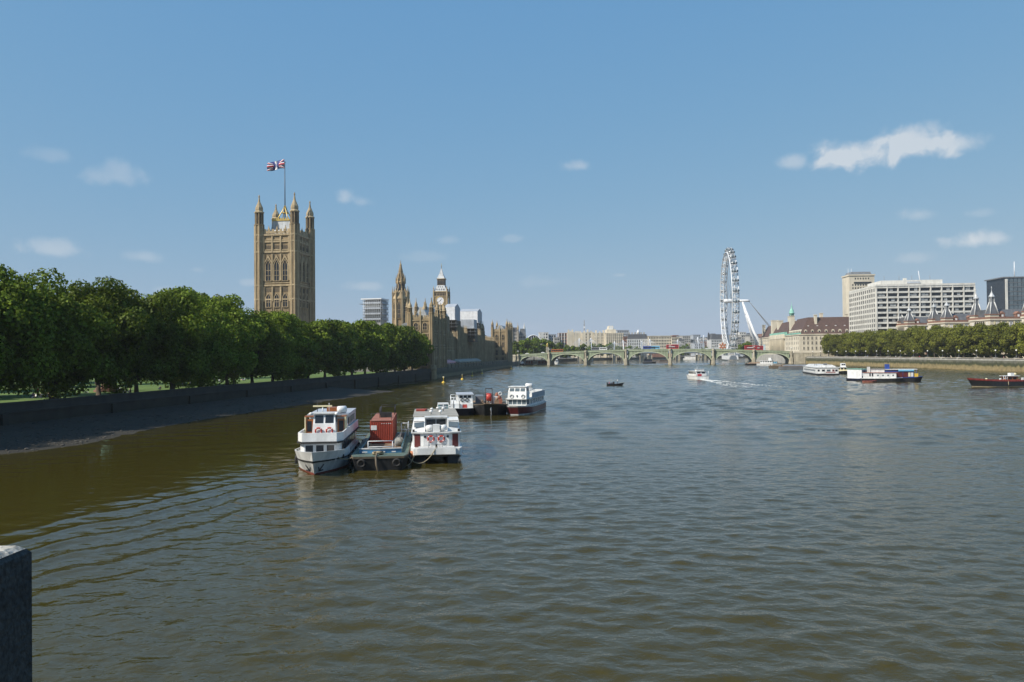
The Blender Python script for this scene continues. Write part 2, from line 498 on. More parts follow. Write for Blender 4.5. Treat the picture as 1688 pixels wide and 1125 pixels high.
def water_material():
    m = bpy.data.materials.new('river_water'); m.use_nodes = True
    t = m.node_tree; b = t.nodes['Principled BSDF']
    K, Ln = t.nodes, t.links
    b.inputs['Roughness'].default_value = .06
    b.inputs['IOR'].default_value = 1.333
    geo = K.new('ShaderNodeNewGeometry')

    def noise(sc, stretch, amp, detail=2.5, dist=0.0):
        mp = K.new('ShaderNodeVectorMath'); mp.operation = 'MULTIPLY'; Ln.new(geo.outputs['Position'], mp.inputs[0]); mp.inputs[1].default_value = stretch
        n = K.new('ShaderNodeTexNoise'); n.inputs['Scale'].default_value = sc; n.inputs['Detail'].default_value = detail; n.inputs['Distortion'].default_value = dist
        Ln.new(mp.outputs[0], n.inputs['Vector'])
        q = K.new('ShaderNodeMath'); q.operation = 'MULTIPLY'; Ln.new(n.outputs['Fac'], q.inputs[0]); q.inputs[1].default_value = amp
        return q.outputs[0], n.outputs['Fac']

    def add(a, c, op='ADD'):
        q = K.new('ShaderNodeMath'); q.operation = op; Ln.new(a, q.inputs[0])
        if isinstance(c, (int, float)):
            q.inputs[1].default_value = c
        else:
            Ln.new(c, q.inputs[1])
        return q.outputs[0]
    sp = K.new('ShaderNodeSeparateXYZ'); Ln.new(geo.outputs['Position'], sp.inputs[0])
    small, _ = noise(1.9, (.8, 1, 1), .072, 3, .3)
    tiny, _ = noise(6.0, (.8, 1, 1), .010, 2)
    h = add(small, tiny)
    # water under the garden bank is sheltered
    shx = add(sp.outputs['X'], add(sp.outputs['Y'], -.1516, 'MULTIPLY'))
    sh = K.new('ShaderNodeMapRange'); sh.interpolation_type = 'SMOOTHSTEP'; Ln.new(shx, sh.inputs['Value']); sh.inputs['From Min'].default_value = -52; sh.inputs['From Max'].default_value = -6; sh.inputs['To Min'].default_value = .12; sh.inputs['To Max'].default_value = 1
    far = K.new('ShaderNodeMapRange'); far.interpolation_type = 'SMOOTHSTEP'; Ln.new(sp.outputs['Y'], far.inputs['Value']); far.inputs['From Min'].default_value = 120; far.inputs['From Max'].default_value = 260
    h = add(h, add(sh.outputs[0], far.outputs[0], 'MAXIMUM'), 'MULTIPLY')
    bp = K.new('ShaderNodeBump'); bp.inputs['Distance'].default_value = 1.0; bp.inputs['Strength'].default_value = 1.0
    Ln.new(h, bp.inputs['Height']); Ln.new(bp.outputs[0], b.inputs['Normal'])
    # silt: browner in some reaches than in others
    _, sf = noise(.012, (1, .5, 1), 1, 3)
    mx = K.new('ShaderNodeMixRGB'); Ln.new(sf, mx.inputs[0]); mx.inputs[1].default_value = (.040, .033, .006, 1); mx.inputs[2].default_value = (.050, .041, .009, 1)
    Ln.new(mx.outputs[0], b.inputs['Base Color'])
    M['river_water'] = m


water_material()
# ================================================================== people
def body(name, joints, edges, radii, shirt, trousers='denim', zs=None):
    """one continuous figure grown from its skeleton; cloth, skin and hair by region"""
    me = bpy.data.meshes.new(name)
    me.from_pydata(joints, edges, [])
    o = bpy.data.objects.new(name, me)
    COL.objects.link(o)
    md = o.modifiers.new('Skin', 'SKIN')
    md.use_smooth_shade = True
    for i, r in enumerate(radii):
        v = me.skin_vertices[0].data[i]
        v.radius = (r, r)
        v.use_root = i == 0
    sb = o.modifiers.new('Sub', 'SUBSURF'); sb.levels = 1; sb.render_levels = 1
    dg = bpy.context.evaluated_depsgraph_get()
    ev = o.evaluated_get(dg)
    m2 = bpy.data.meshes.new_from_object(ev)
    bpy.data.objects.remove(o)
    m2.name = name
    m2.materials.clear()
    for q in (shirt, trousers, 'skin', 'hair'):
        m2.materials.append(M[q])
    J = [Vector(j) for j in joints]
    # region of a face: the nearest joint's cloth
    reg = zs
    for p in m2.polygons:
        c = p.center
        i = min(range(len(J)), key=lambda k: (J[k] - c).length - radii[k] * .6)
        k = reg[i]
        if i == HEAD and (c.z > J[HEAD].z + .06 or c.y > J[HEAD].y + .045):
            k = 3
        p.material_index = k
    m2.polygons.foreach_set('use_smooth', [True] * len(m2.polygons))
    return m2


HEAD = 4
ED = [(0, 1), (1, 2), (2, 3), (3, 4), (2, 5), (5, 6), (6, 7), (2, 8), (8, 9), (9, 10), (0, 11), (11, 12), (12, 13), (13, 14), (0, 15), (15, 16), (16, 17), (17, 18)]
RD = [.14, .14, .15, .06, .105, .075, .05, .04, .075, .05, .04, .095, .07, .05, .045, .095, .07, .05, .045]
ZS = [1, 0, 0, 2, 2, 0, 0, 2, 0, 0, 2, 1, 1, 1, 3, 1, 1, 1, 3]
STAND = [(0, 0, .95), (0, .01, 1.15), (0, 0, 1.38), (0, -.01, 1.52), (0, -.02, 1.64), (.19, 0, 1.38), (.25, .02, 1.1), (.26, -.08, .86), (-.19, 0, 1.38), (-.25, .02, 1.1), (-.26, -.06, .86),
         (.1, 0, .88), (.12, -.02, .48), (.12, .02, .09), (.12, -.12, .04), (-.1, 0, .88), (-.12, .03, .48), (-.13, .07, .09), (-.13, -.07, .04)]
SIT = [(0, 0, .13), (0, .05, .35), (0, .04, .58), (0, .01, .72), (0, -.02, .84), (.19, .04, .57), (.28, -.06, .36), (.2, -.26, .36), (-.19, .04, .57), (-.28, .1, .34), (-.3, .16, .07),
       (.1, -.04, .13), (.16, -.4, .42), (.14, -.62, .1), (.14, -.74, .05), (-.1, -.04, .13), (-.18, -.42, .36), (-.12, -.68, .09), (-.12, -.8, .05)]
LIE = [(0, 0, .13), (0, .22, .15), (0, .44, .16), (0, .58, .15), (0, .70, .15), (.19, .43, .15), (.34, .24, .1), (.36, .02, .07), (-.19, .43, .15), (-.36, .3, .1), (-.4, .08, .07),
       (.1, -.06, .13), (.13, -.48, .22), (.12, -.86, .09), (.12, -.92, .18), (-.1, -.06, .13), (-.14, -.5, .12), (-.15, -.92, .08), (-.15, -.96, .18)]
SH = ['shirt_red', 'shirt_white', 'shirt_dark', 'shirt_blue', 'shirt_pink']
POSES = {}
for pn, J in (('stand', STAND), ('sit', SIT), ('lie', LIE)):
    for c in SH:
        POSES[pn, c] = body('person', J, ED, RD, c, 'denim', ZS)
# ================================================================== river, banks, walls
def sheet(name, pts, z, m):
    mb = MB()
    mb.add([(x, y, z) for x, y in pts], [tuple(range(len(pts)))])
    return struct(mb.build(name, m))


def slab(name, pts, z0, z1, m):
    return struct(MB().prism(pts, z0, z1).build(name, m))


def swell(x, y):
    """height of the water: wind chop from many crossing wave trains, calmer under the garden bank, and a boat's wash"""
    g = np.random.default_rng(3)
    h = np.zeros_like(x)
    sm = lambda v, a, b: (lambda t: t * t * (3 - 2 * t))(np.clip((v - a) / (b - a), 0, 1))
    far = sm(y, 66, 112)
    lee = .15 + .85 * sm(x - .1516 * y, -54, -4)
    lee = np.maximum(lee, sm(y, 120, 260))
    gust = .8 + .35 * np.sin(x * .045 + .6 * np.sin(y * .021)) * np.sin(y * .033 + 1.3 + .8 * np.sin(x * .027))
    for lo, hi, n, fade, spread_ in ((.8, 3.3, 54, 1 - far, .8), (3.3, 6.5, 30, far, .8)):
        for lam in np.geomspace(lo, hi, n):
            th = g.normal() * spread_
            k = 2 * math.pi / lam
            a = k * math.sin(th) * x + k * math.cos(th) * y + g.uniform(0, 6.283)
            h += RMS * math.sqrt(2 / n) / k * fade * (np.cos(a) + .22 * np.cos(2 * a))
    h *= lee * gust
    # wash: long low crests running in under the moored boats
    u = .86 * x - .51 * y
    v = .51 * x + .86 * y
    wob = 1.9 * np.sin(v * .16 + 1.0) + 1.1 * np.sin(v * .41 + u * .2) + .55 * np.sin(v * .95 + u * .7 + 2)
    m = sm(u, -64, -52) * sm(-u, 27, 41) * sm(-y, -92, -58) * (.55 + .45 * np.sin(v * .13 + u * .33 + .7))
    h += WASH * m * (np.cos(2.0 * u + wob) + .3 * np.cos(4.0 * u + 2 * wob + .6))
    return h


RMS, WASH = .112, .085


def water_grid(x0, x1, y0, y1, dx, dy):
    xs, ys = np.linspace(x0, x1, int((x1 - x0) / dx) + 1), np.linspace(y0, y1, int((y1 - y0) / dy) + 1)
    X, Y = np.meshgrid(xs, ys)
    e = np.clip(np.minimum(np.minimum(X + 112, 263 - X) / 6, np.minimum(Y - 16, 765 - Y) / 6), 0, 1)
    Z = swell(X, Y) * e
    return np.stack([X, Y, Z], -1).reshape(-1, 3), len(xs), len(ys)


V, F, base = [], [], 0
for args in ((-88, 88, 16, 112, .21, .165), (-112, -88, 16, 112, 2, 2), (88, 263, 16, 112, 2.5, 2), (-112, 263, 112, 765, 1.15, .95)):
    v, nx, ny = water_grid(*args)
    idx = np.arange(nx * ny).reshape(ny, nx) + base
    F.append(np.stack([idx[:-1, :-1], idx[:-1, 1:], idx[1:, 1:], idx[1:, :-1]], -1).reshape(-1, 4))
    V.append(v)
    base += nx * ny
for (x0, x1, y0, y1) in ((-3000, -112, -300, 4600), (263, 3000, -300, 4600), (-112, 263, -300, 16), (-112, 263, 765, 4600)):
    V.append(np.array([(x0, y0, 0), (x1, y0, 0), (x1, y1, 0), (x0, y1, 0)], float))
    F.append(np.array([[base, base + 1, base + 2, base + 3]]))
    base += 4
V, F = np.concatenate(V), np.concatenate(F)
me = bpy.data.meshes.new('river')
me.vertices.add(len(V)); me.vertices.foreach_set('co', V.astype(np.float32).ravel())
me.loops.add(len(F) * 4); me.loops.foreach_set('vertex_index', F.astype(np.int32).ravel())
me.polygons.add(len(F)); me.polygons.foreach_set('loop_start', np.arange(0, len(F) * 4, 4, dtype=np.int32)); me.polygons.foreach_set('loop_total', np.full(len(F), 4, dtype=np.int32))
me.polygons.foreach_set('use_smooth', np.ones(len(F), dtype=bool))
me.update(calc_edges=True)
struct(put('river', me, 'river_water'))
LB = lambda y: -90.1 + .1516 * y                       # the garden wall's line
PAL_O = Vector((-35.5, 357, 0))                        # the palace terrace's corner at the water
PAL_A = R(6.5)
PAL_U = Vector((math.sin(PAL_A), math.cos(PAL_A), 0))
BR_L, BR_R = Vector((5.6, 735, 0)), Vector((242, 690, 0))
slab('ground', [(LB(-60) - .5, -60), (LB(357) - .5, 357.5), (.2, 672), (6, 740), (22, 850), (62, 1000), (130, 1150), (260, 1300), (620, 1480), (2990, 1800), (2990, 4590), (-2990, 4590), (-2990, -60)], -3, 3.7, 'earth')
slab('ground', [(247, -60), (247, 390), (252, 690), (262, 735), (290, 950), (340, 1080), (430, 1170), (800, 1300), (2990, 1500), (2990, -60)], -3, 5.6, 'earth')
sheet('lawn', [(LB(80) - 7, 80), (LB(340) - 8, 340), (LB(340) - 160, 345), (LB(80) - 190, 80)], 3.72, 'lawn_grass')
sheet('garden_path', [(LB(60) - 1.2, 60), (LB(352) - 1.2, 352), (LB(352) - 6.2, 352), (LB(60) - 6.2, 60)], 3.724, 'paving')
sheet('embankment_walk', [(249, 200), (249, 390), (253.5, 690), (268, 690), (264, 390), (264, 200)], 5.62, 'paving')

# shingle laid bare by the tide
edge = [on(-260, 800), on(-120, 772), on(0, 750), on(70, 742), on(130, 733), on(190, 722), on(250, 707), on(330, 692), on(420, 679), on(500, 667), on(570, 657), on(650, 645)]
mb = MB()
rows = []
for i, e in enumerate(edge):
    nx = LB(e.y)
    wob = .5 * math.sin(i * 2.1)
    e = Vector((max(e.x, nx + .4) + wob * (i < 10), e.y + wob, -.06))
    k = max(.1, min(1.0, (e.x - nx) / 14))
    rows.append([(nx - .3, e.y, 1.3 * k + .1), (nx + (e.x - nx) * .35, e.y, .75 * k), (nx + (e.x - nx) * .7, e.y, .3 * k), (e.x, e.y, .03), (e.x + 1.5, e.y, -.3)])
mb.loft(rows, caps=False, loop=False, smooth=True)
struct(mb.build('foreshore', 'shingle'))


# rubble and tide wrack strewn over it
g_ = random.Random(21)
mb = MB()
for i in range(1500):
    k = g_.random() * (len(edge) - 2.2)
    i0 = int(k); f_ = k - i0
    ra, rb_ = rows[i0], rows[i0 + 1]
    q = g_.uniform(.03, 2.95)
    j0 = int(q); w_ = q - j0
    pa = Vector(ra[j0]).lerp(Vector(ra[j0 + 1]), w_); pb = Vector(rb_[j0]).lerp(Vector(rb_[j0 + 1]), w_)
    c_ = pa.lerp(pb, f_)
    r_ = g_.uniform(.05, .22) * (1.9 if g_.random() < .06 else 1)
    a_ = g_.uniform(0, 3)
    mb.lathe([(r_ * .8, -.05), (r_, r_ * .25), (r_ * .55, r_ * .6)], 5, (c_.x, c_.y, c_.z), smooth=False, sx=g_.uniform(.7, 1.5), rot=a_)
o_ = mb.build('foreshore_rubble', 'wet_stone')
o_['kind'] = 'stuff'
tag(o_, 'scattered grey stones on the bare strip of foreshore below the wall', 'stones')


def wall_line(mb, pts, t, z0, z1):
    n = len(pts)
    off = []
    for i in range(n):
        d = (Vector(pts[min(i + 1, n - 1)]) - Vector(pts[max(i - 1, 0)])).normalized()
        off.append((pts[i][0] - d.y * t, pts[i][1] + d.x * t))
    ring = [[(pts[i][0], pts[i][1], z0), (pts[i][0], pts[i][1], z1), (off[i][0], off[i][1], z1), (off[i][0], off[i][1], z0)] for i in range(n)]
    return mb.loft(ring)


# the garden wall on the shaded bank
wl = [(LB(y), y) for y in range(30, 357, 12)] + [(LB(356.4), 356.4)]
gw = thing('river_wall', 'long dark granite river wall in shade below the garden trees', 'wall', (0, 0, 0))
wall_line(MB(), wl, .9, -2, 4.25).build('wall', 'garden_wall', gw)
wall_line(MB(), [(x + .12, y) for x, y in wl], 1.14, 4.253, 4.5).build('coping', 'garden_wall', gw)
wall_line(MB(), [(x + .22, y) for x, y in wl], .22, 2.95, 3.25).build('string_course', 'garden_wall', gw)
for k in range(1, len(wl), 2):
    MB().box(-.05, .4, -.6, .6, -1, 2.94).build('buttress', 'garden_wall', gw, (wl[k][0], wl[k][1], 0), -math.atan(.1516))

# the far bank's embankment wall, sunlit, with pedestals and globe lamps
RB = [(247, 150), (247, 390), (249, 500), (252, 690)]


def RBX(y):
    for (x0, y0), (x1, y1) in zip(RB, RB[1:]):
        if y <= y1:
            return x0 + (x1 - x0) * (y - y0) / (y1 - y0)
    return RB[-1][0]


ew = thing('embankment_wall', 'pale stone embankment wall with green and ochre tide marks', 'wall')
pts = [(RBX(y), y) for y in range(680, 140, -10)]
wall_line(MB(), pts, -1.0, -2, 5.2).build('wall', 'tidal_wall', ew)
wall_line(MB(), [(x - .25, y) for x, y in pts], -.35, 4.75, 5.05).build('string_course', 'grey_stone', ew)
wall_line(MB(), [(x + .15, y) for x, y in pts], -.5, 5.203, 6.3).build('parapet', 'grey_stone', ew)
wall_line(MB(), [(x + .02, y) for x, y in pts], -.76, 6.303, 6.5).build('coping', 'cream_stone', ew)
lamp = thing('globe_lamp', 'black iron lamp post with white globe on the sunlit embankment parapet', 'street lamp', group='lamps along the embankment parapet')
MB().lathe([(.42, 0), (.42, .35), (.3, .5), (.34, .9), (.16, 1.2), (.1, 1.6), (.08, 3.0), (.14, 3.1), (.05, 3.2)], 8).build('post', 'iron', lamp)
MB().lathe([(.08, 3.2), (.30, 3.35), (.40, 3.62), (.30, 3.9), (.08, 4.03)], 10).build('globe', 'lamp_globe', lamp)
y = 356
first = True
ped = MB().box(-.95, .75, -.75, .75, 4.2, 6.75).mesh('pedestal')
head = MB().lathe([(.12, -.42), (.36, -.25), (.42, 0), (.34, .28), (.1, .42)], 8).mesh('mooring_head')
while y < 675:
    x = RBX(y) + .4
    put('pedestal', ped, 'grey_stone', ew, (x, y, 0))
    put('mooring_ring_boss', head, 'honey_dark', ew, (x - 1.0, y, 4.3))
    if first:
        lamp.location = (x, y, 6.75); first = False
    else:
        dup(lamp, (x, y, 6.75), random.random() * 6)
    y += 17.3

# granite pier of the bridge the view is taken from
gp = thing('parapet_pier', 'rough granite bridge pier with shade painted into its side and sunlight into its top', 'bridge pier', (-1.81, 3.0, 0))
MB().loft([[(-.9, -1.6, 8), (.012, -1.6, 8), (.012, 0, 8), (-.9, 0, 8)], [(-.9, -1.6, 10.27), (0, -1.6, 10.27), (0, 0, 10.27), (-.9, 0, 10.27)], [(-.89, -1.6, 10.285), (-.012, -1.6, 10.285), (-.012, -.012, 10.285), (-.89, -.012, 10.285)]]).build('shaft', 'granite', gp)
MB().loft([[(-.88, -1.6, 10.287), (-.014, -1.6, 10.287), (-.014, -.014, 10.287), (-.88, -.014, 10.287)], [(-.86, -1.6, 10.302), (-.04, -1.6, 10.302), (-.04, -.03, 10.302), (-.86, -.03, 10.302)]]).build('cap', 'granite_sunlit', gp)

# ================================================================== the iron arch bridge
bd = (BR_R - BR_L)
BLEN = bd.length
bang = math.atan2(bd.y, bd.x)
br = thing('arch_bridge', 'long pale green iron bridge of seven low arches on stone piers', 'bridge', BR_L, bang)
sp_ = np.array([54, 63, 68, 73, 70, 64.5, 58.5]); sp_ = sp_ / sp_.sum() * BLEN
sx = np.concatenate([[0], np.cumsum(sp_)])
BW = 24.0


def deck_z(s):
    u = s / BLEN
    return 8.6 + 3.5 * (1 - (2 * u - 1) ** 2) + .8 * u


PH = 1.7
for k in range(7):
    a, c = sx[k] + PH, sx[k + 1] - PH
    cr = deck_z((a + c) / 2) - 1.25
    sz = 3.2
    n = 14
    arch = []
    for i in range(n + 1):
        q = i / n
        x = a + (c - a) * q
        z = sz + (cr - sz) * (1 - abs(2 * q - 1) ** 2.3) ** .66
        arch.append((x, z))
    top = [(a + (c - a) * (1 - i / 6), deck_z(a + (c - a) * (1 - i / 6)) - .15) for i in range(7)]
    MB().profile(arch + top, 0, BW).build('arch_span', 'bridge_green', br)
    ring = [(x, z - .02) for x, z in arch] + [(x, z + .75) for x, z in reversed(arch)]
    MB().profile(ring, -.22, -.003).build('arch_ring', 'bridge_pale', br)
    for i in range(1, 12):
        if i in (5, 6, 7):
            continue
        q = i / 12
        x = a + (c - a) * q
        z = sz + (cr - sz) * (1 - abs(2 * q - 1) ** 2.3) ** .66
        if deck_z(x) - z > 2.2:
            MB().box(x - .16, x + .16, -.15, -.004, z + .76, deck_z(x) - .16).build('spandrel_bar', 'bridge_pale', br)
ns = 40
for nm, y0, y1, lo, hi, m in (('deck_edge', -.5, -.004, -.14, .28, 'bridge_pale'), ('parapet', -.32, -.1, .283, 1.25, 'bridge_green'), ('handrail', -.42, 0, 1.253, 1.42, 'bridge_pale'),
                              ('roadway', 0, BW, -.147, .75, 'asphalt'), ('parapet', BW - .3, BW - .08, .753, 1.25, 'bridge_green')):
    ring = []
    for i in range(ns + 1):
        s_ = BLEN * i / ns
        z = deck_z(s_)
        ring.append([(s_, y0, z + lo), (s_, y0, z + hi), (s_, y1, z + hi), (s_, y1, z + lo)])
    MB().loft(ring).build(nm, m, br)
for k in range(0, 8):
    x = sx[k]
    e = k in (0, 7)
    p = MB().prism([(x - PH, 0), (x - PH * .5, -2.4), (x + PH * .5, -2.4), (x + PH, 0), (x + PH, BW), (x - PH, BW)], -3, 5.2)
    pr = p.build('pier', 'pier_stone', br)
    MB().prism([(x - PH * 1.12, .01), (x - PH * .55, -2.7), (x + PH * .55, -2.7), (x + PH * 1.12, .01), (x + PH * 1.12, BW - .01), (x - PH * 1.12, BW - .01)], -3, 1.3).build('pier_footing', 'pier_stone', pr)
    q = MB().lathe([(1.25, 5.2), (1.25, 5.6), (1.0, 5.9), (1.0, deck_z(x) - .3), (1.3, deck_z(x)), (1.3, deck_z(x) + 1.5), (1.0, deck_z(x) + 1.65)], 8, (x, -.95, 0), smooth=False, rot=math.pi / 8)
    q.build('pier_turret', 'pier_stone', br)
    lz = deck_z(x) + 1.65
    lm = MB().tube([(x, -.95, lz), (x, -.95, lz + 2.6)], .10, 6, .06).tube([(x - .7, -.95, lz + 2.3), (x, -.95, lz + 2.0), (x + .7, -.95, lz + 2.3)], .05, 5).build('lamp_standard', 'bridge_green', br)
    for dx, dz in ((-.7, 2.3), (0, 2.6), (.7, 2.3)):
        MB().lathe([(.06, 0), (.24, .2), (.2, .55), (.05, .7)], 6, (x + dx, -.95, lz + dz)).build('lantern', 'lamp_globe', lm)
    if not e:
        continue
for q in range(7):                                     # lamps between the piers
    x = (sx[q] + sx[q + 1]) / 2
    lz = deck_z(x) + 1.42
    MB().tube([(x, -.2, lz), (x, -.2, lz + 2.8)], .09, 6, .05).lathe([(.06, 2.8), (.26, 3.05), (.2, 3.45), (.04, 3.6)], 6, (x, -.2, lz)).build('lamp_standard', 'bridge_green', br)
# stone abutments with stairs landing
MB().prism([(-16, -3), (-.0 - PH, -3), (-PH, BW + 2), (-16, BW + 2)], -3, 8.55).build('abutment', 'pier_stone', br)
MB().prism([(-16.3, -3.2), (-.0 - PH - .1, -3.2), (-PH - .1, -2.6), (-16.3, -2.6)], 8.553, 9.75).build('abutment_parapet', 'cream_stone', br)
MB().prism([(BLEN + PH, -3), (BLEN + 40, -3), (BLEN + 40, BW + 2), (BLEN + PH, BW + 2)], -3, 9.35).build('abutment', 'pier_stone', br)
MB().prism([(BLEN + PH + .1, -3.2), (BLEN + 40, -3.2), (BLEN + 40, -2.6), (BLEN + PH + .1, -2.6)], 9.353, 10.6).build('abutment_parapet', 'cream_stone', br)


def on_bridge(s_, y_=6.0):
    p = BR_L + Vector((math.cos(bang), math.sin(bang), 0)) * s_ + Vector((-math.sin(bang), math.cos(bang), 0)) * y_
    p.z = deck_z(s_) + .75
    return p
# ================================================================== trees
def crown_mesh(name, n_clump, leaves, size, rx, ry, z0, z1, seed, lo=.0, m='plane_leaf'):
    """leaf-sized faces gathered in clumps through the crown's volume"""
    g = np.random.default_rng(seed)
    zc, rz = (z0 + z1) / 2, (z1 - z0) / 2
    C, Rr = [], []
    while len(C) < n_clump:
        d = g.normal(size=3); d /= np.linalg.norm(d)
        k = g.uniform(.25, 1.0) ** .5
        p = d * k
        # broad shoulders, narrower foot
        wid = 1.0 if p[2] > -.2 else 1.0 + .35 * (-.2 - p[2])
        C.append((p[0] * rx * .82 * wid, p[1] * ry * .82 * wid, zc + p[2] * rz * .86))
        Rr.append(g.uniform(.7, 1.3) * min(rx, rz) * .30)
    C = np.array(C); Rr = np.array(Rr)
    idx = g.choice(n_clump, leaves, p=Rr ** 2 / (Rr ** 2).sum())
    d = g.normal(size=(leaves, 3)); d /= np.linalg.norm(d, axis=1)[:, None]
    k = g.uniform(.45, 1.08, leaves) ** .6
    d[:, 2] *= .8
    P = C[idx] + d * (Rr[idx] * k)[:, None]
    nrm = d + g.normal(size=(leaves, 3)) * .55
    nrm[:, 2] += .25
    nrm /= np.linalg.norm(nrm, axis=1)[:, None]
    t = np.cross(nrm, g.normal(size=(leaves, 3))); t /= np.linalg.norm(t, axis=1)[:, None]
    b = np.cross(nrm, t)
    s = size * g.uniform(.55, 1.3, leaves)[:, None]
    bend = nrm * s * .22
    V = np.stack([P - t * s * .55 - bend, P - b * s * .42, P + t * s * .62 - bend, P + b * s * .42], 1).reshape(-1, 3)
    me = bpy.data.meshes.new(name)
    me.vertices.add(leaves * 4); me.vertices.foreach_set('co', V.astype(np.float32).ravel())
    me.loops.add(leaves * 4); me.loops.foreach_set('vertex_index', np.arange(leaves * 4, dtype=np.int32))
    me.polygons.add(leaves); me.polygons.foreach_set('loop_start', np.arange(0, leaves * 4, 4, dtype=np.int32)); me.polygons.foreach_set('loop_total', np.full(leaves, 4, dtype=np.int32))
    me.update(calc_edges=True)
    me.materials.append(M[m])
    return me, C


def trunk_mesh(name, r, h, C, seed):
    g = random.Random(seed)
    mb = MB()
    lean = (g.uniform(-.4, .4), g.uniform(-.4, .4))
    pts = [(0, 0, -.3), (0, 0, .25), (lean[0] * .3, lean[1] * .3, h * .5), (lean[0], lean[1], h)]
    mb.tube(pts, [r * 1.5, r * 1.05, r * .85, r * .65], 9)
    order = sorted(range(len(C)), key=lambda i: g.random())[:9]
    for i in order:
        c = Vector(C[i])
        s = Vector((lean[0], lean[1], h * g.uniform(.75, 1.0)))
        mid = s.lerp(c, .5) + Vector((0, 0, .8))
        mb.tube([s, mid, c], [r * .42, r * .28, r * .08], 6)
    me = mb.mesh(name)
    me.materials.append(M['bark'])
    return me


def tree_kind(seed, h, rx, ry, foot, leaves, size, clumps=46, r=.45, m='plane_leaf'):
    cm, C = crown_mesh('crown', clumps, leaves, size, rx, ry, foot, h, seed, m=m)
    return trunk_mesh('trunk', r, foot + 2.5, C, seed), cm


def plant(kind, loc, rz, sc, label, group, name='plane_tree', cat='tree'):
    t = thing(name, label, cat, loc, rz, group)
    t.scale = sc if isinstance(sc, tuple) else (sc,) * 3
    put('trunk', kind[0], None, t)
    put('crown', kind[1], None, t)
    return t


K_NEAR = [tree_kind(s, 21, 9.0, 9.0, .1, 30000, .50, 78) for s in (1, 2, 3, 4)]
K_MID = [tree_kind(s, 20, 8.4, 8.4, .4, 13000, .72, 60) for s in (11, 12, 13)]
K_PALE = [tree_kind(21, 23, 7.5, 7.5, 5.0, 9000, .6, 30, m='pale_leaf')]
K_BANK = [tree_kind(s, 19.5, 8.2, 8.2, 1.6, 9500, .75, 54, .35, m='bank_leaf') for s in (31, 32, 33)]
K_FAR = [tree_kind(s, 20, 8.5, 8.5, 1.5, 2600, 1.5, 34) for s in (41, 42)]

gl = 'broad dark green plane tree in the row behind the shaded river wall'
y = 39.4
i = 0
rt = random.Random(5)
while y < 352:
    k = (K_NEAR if y < 215 else K_MID)
    h = {6: 1.03, 7: 1.06, 8: 1.0}.get(i, rt.uniform(.93, 1.07))
    plant(k[i % len(k)], (LB(y) - 6.3 - rt.uniform(0, .6), y, 3.7), rt.uniform(0, 6.28), (1, 1, h), gl, 'plane trees behind the river wall')
    y += 11.6 if y < 220 else 12.4
    i += 1
# a sapling in front of the row, a leafy suckering foot
gb = 'tall dark green tree on the far side of the garden lawn'
for j, y in enumerate((92, 112, 131, 149, 168, 190, 208, 226, 246, 268, 292, 318, 344)):
    k = K_MID[j % 3]
    plant(k, (LB(y) - (30 if y < 160 else 48 if y < 200 else 66) - rt.uniform(0, 8), y + rt.uniform(-3, 3), 3.7), rt.uniform(0, 6.28), (1.1, 1.1, rt.uniform(.94, 1.06)), gb, 'trees beyond the lawn')
for px, py, d in ((160, 462, 205), (345, 478, 250)):
    p = at(px, py, d)
    plant(K_PALE[0], (p.x, d, 3.7), px, (1.15, 1.15, (p.z - 3.7) / 23), 'pale grey green tree whose crown rises above the garden row', 'pale trees above the row')
p = at(312, 474, 196)
plant(K_MID[1], (p.x, 196, 3.7), 1.0, (.8, .8, (p.z - 3.7) / 20), 'taller pointed tree standing proud of the garden row', None)
# palace end: the row's last trees hide the palace's foot
p = at(661, 560, 333)
sap = tree_kind(77, 5.6, 1.5, 1.5, 1.2, 1500, .42, 14, .1, m='bank_leaf')
for px, d, s in ((371, 186, 1.0), (206, 148, .8), (277, 162, .95)):
    p = at(px, 600, d)
    plant(sap, (LB(d) - 3.2, d, 3.7), px, s, 'small light green sapling in front of the plane trees', 'saplings by the wall', name='sapling')

gr = 'olive green plane tree in the sunlit row along the embankment walk'
y = 348.0
i = 0
while y < 672:
    plant(K_BANK[i % 3], (RBX(y) + 12 + rt.uniform(-1, 1), y, 5.6), rt.uniform(0, 6.28), (1, 1, rt.uniform(.93, 1.08)), gr, 'plane trees along the embankment walk')
    y += 12.0
    i += 1
for j in range(14):
    y = 360 + j * 24
    plant(K_BANK[j % 3], (RBX(y) + 25 + rt.uniform(-2, 3), y, 5.6), rt.uniform(0, 6.28), (1, 1, rt.uniform(.9, 1.0)), 'olive green tree in the second row behind the embankment walk', 'second row behind the embankment walk')

gf = 'green tree on the far embankment beyond the arch bridge'
for px, py, d in ((853, 562, 800), (866, 558, 830), (880, 557, 845), (893, 558, 860), (906, 561, 880), (919, 564, 905), (933, 568, 950), (946, 570, 985), (960, 567, 1010), (975, 566, 1040), (990, 567, 1070), (1006, 565, 1090),
                 (1020, 570, 1110), (1036, 570, 1130), (1052, 572, 1150), (1070, 571, 1170), (1088, 574, 1190), (1130, 568, 1240), (1123, 571, 1235), (1189, 572, 1270), (1224, 566, 985), (1232, 563, 1000), (1162, 572, 1260)):
    p = at(px, py, d)
    f = K_FAR[px % 2]
    s = (p.z - 3.7) / 20
    plant(f, (p.x, d, 3.7), px, (max(.8, s), max(.8, s), s), gf, 'trees beyond the bridge')

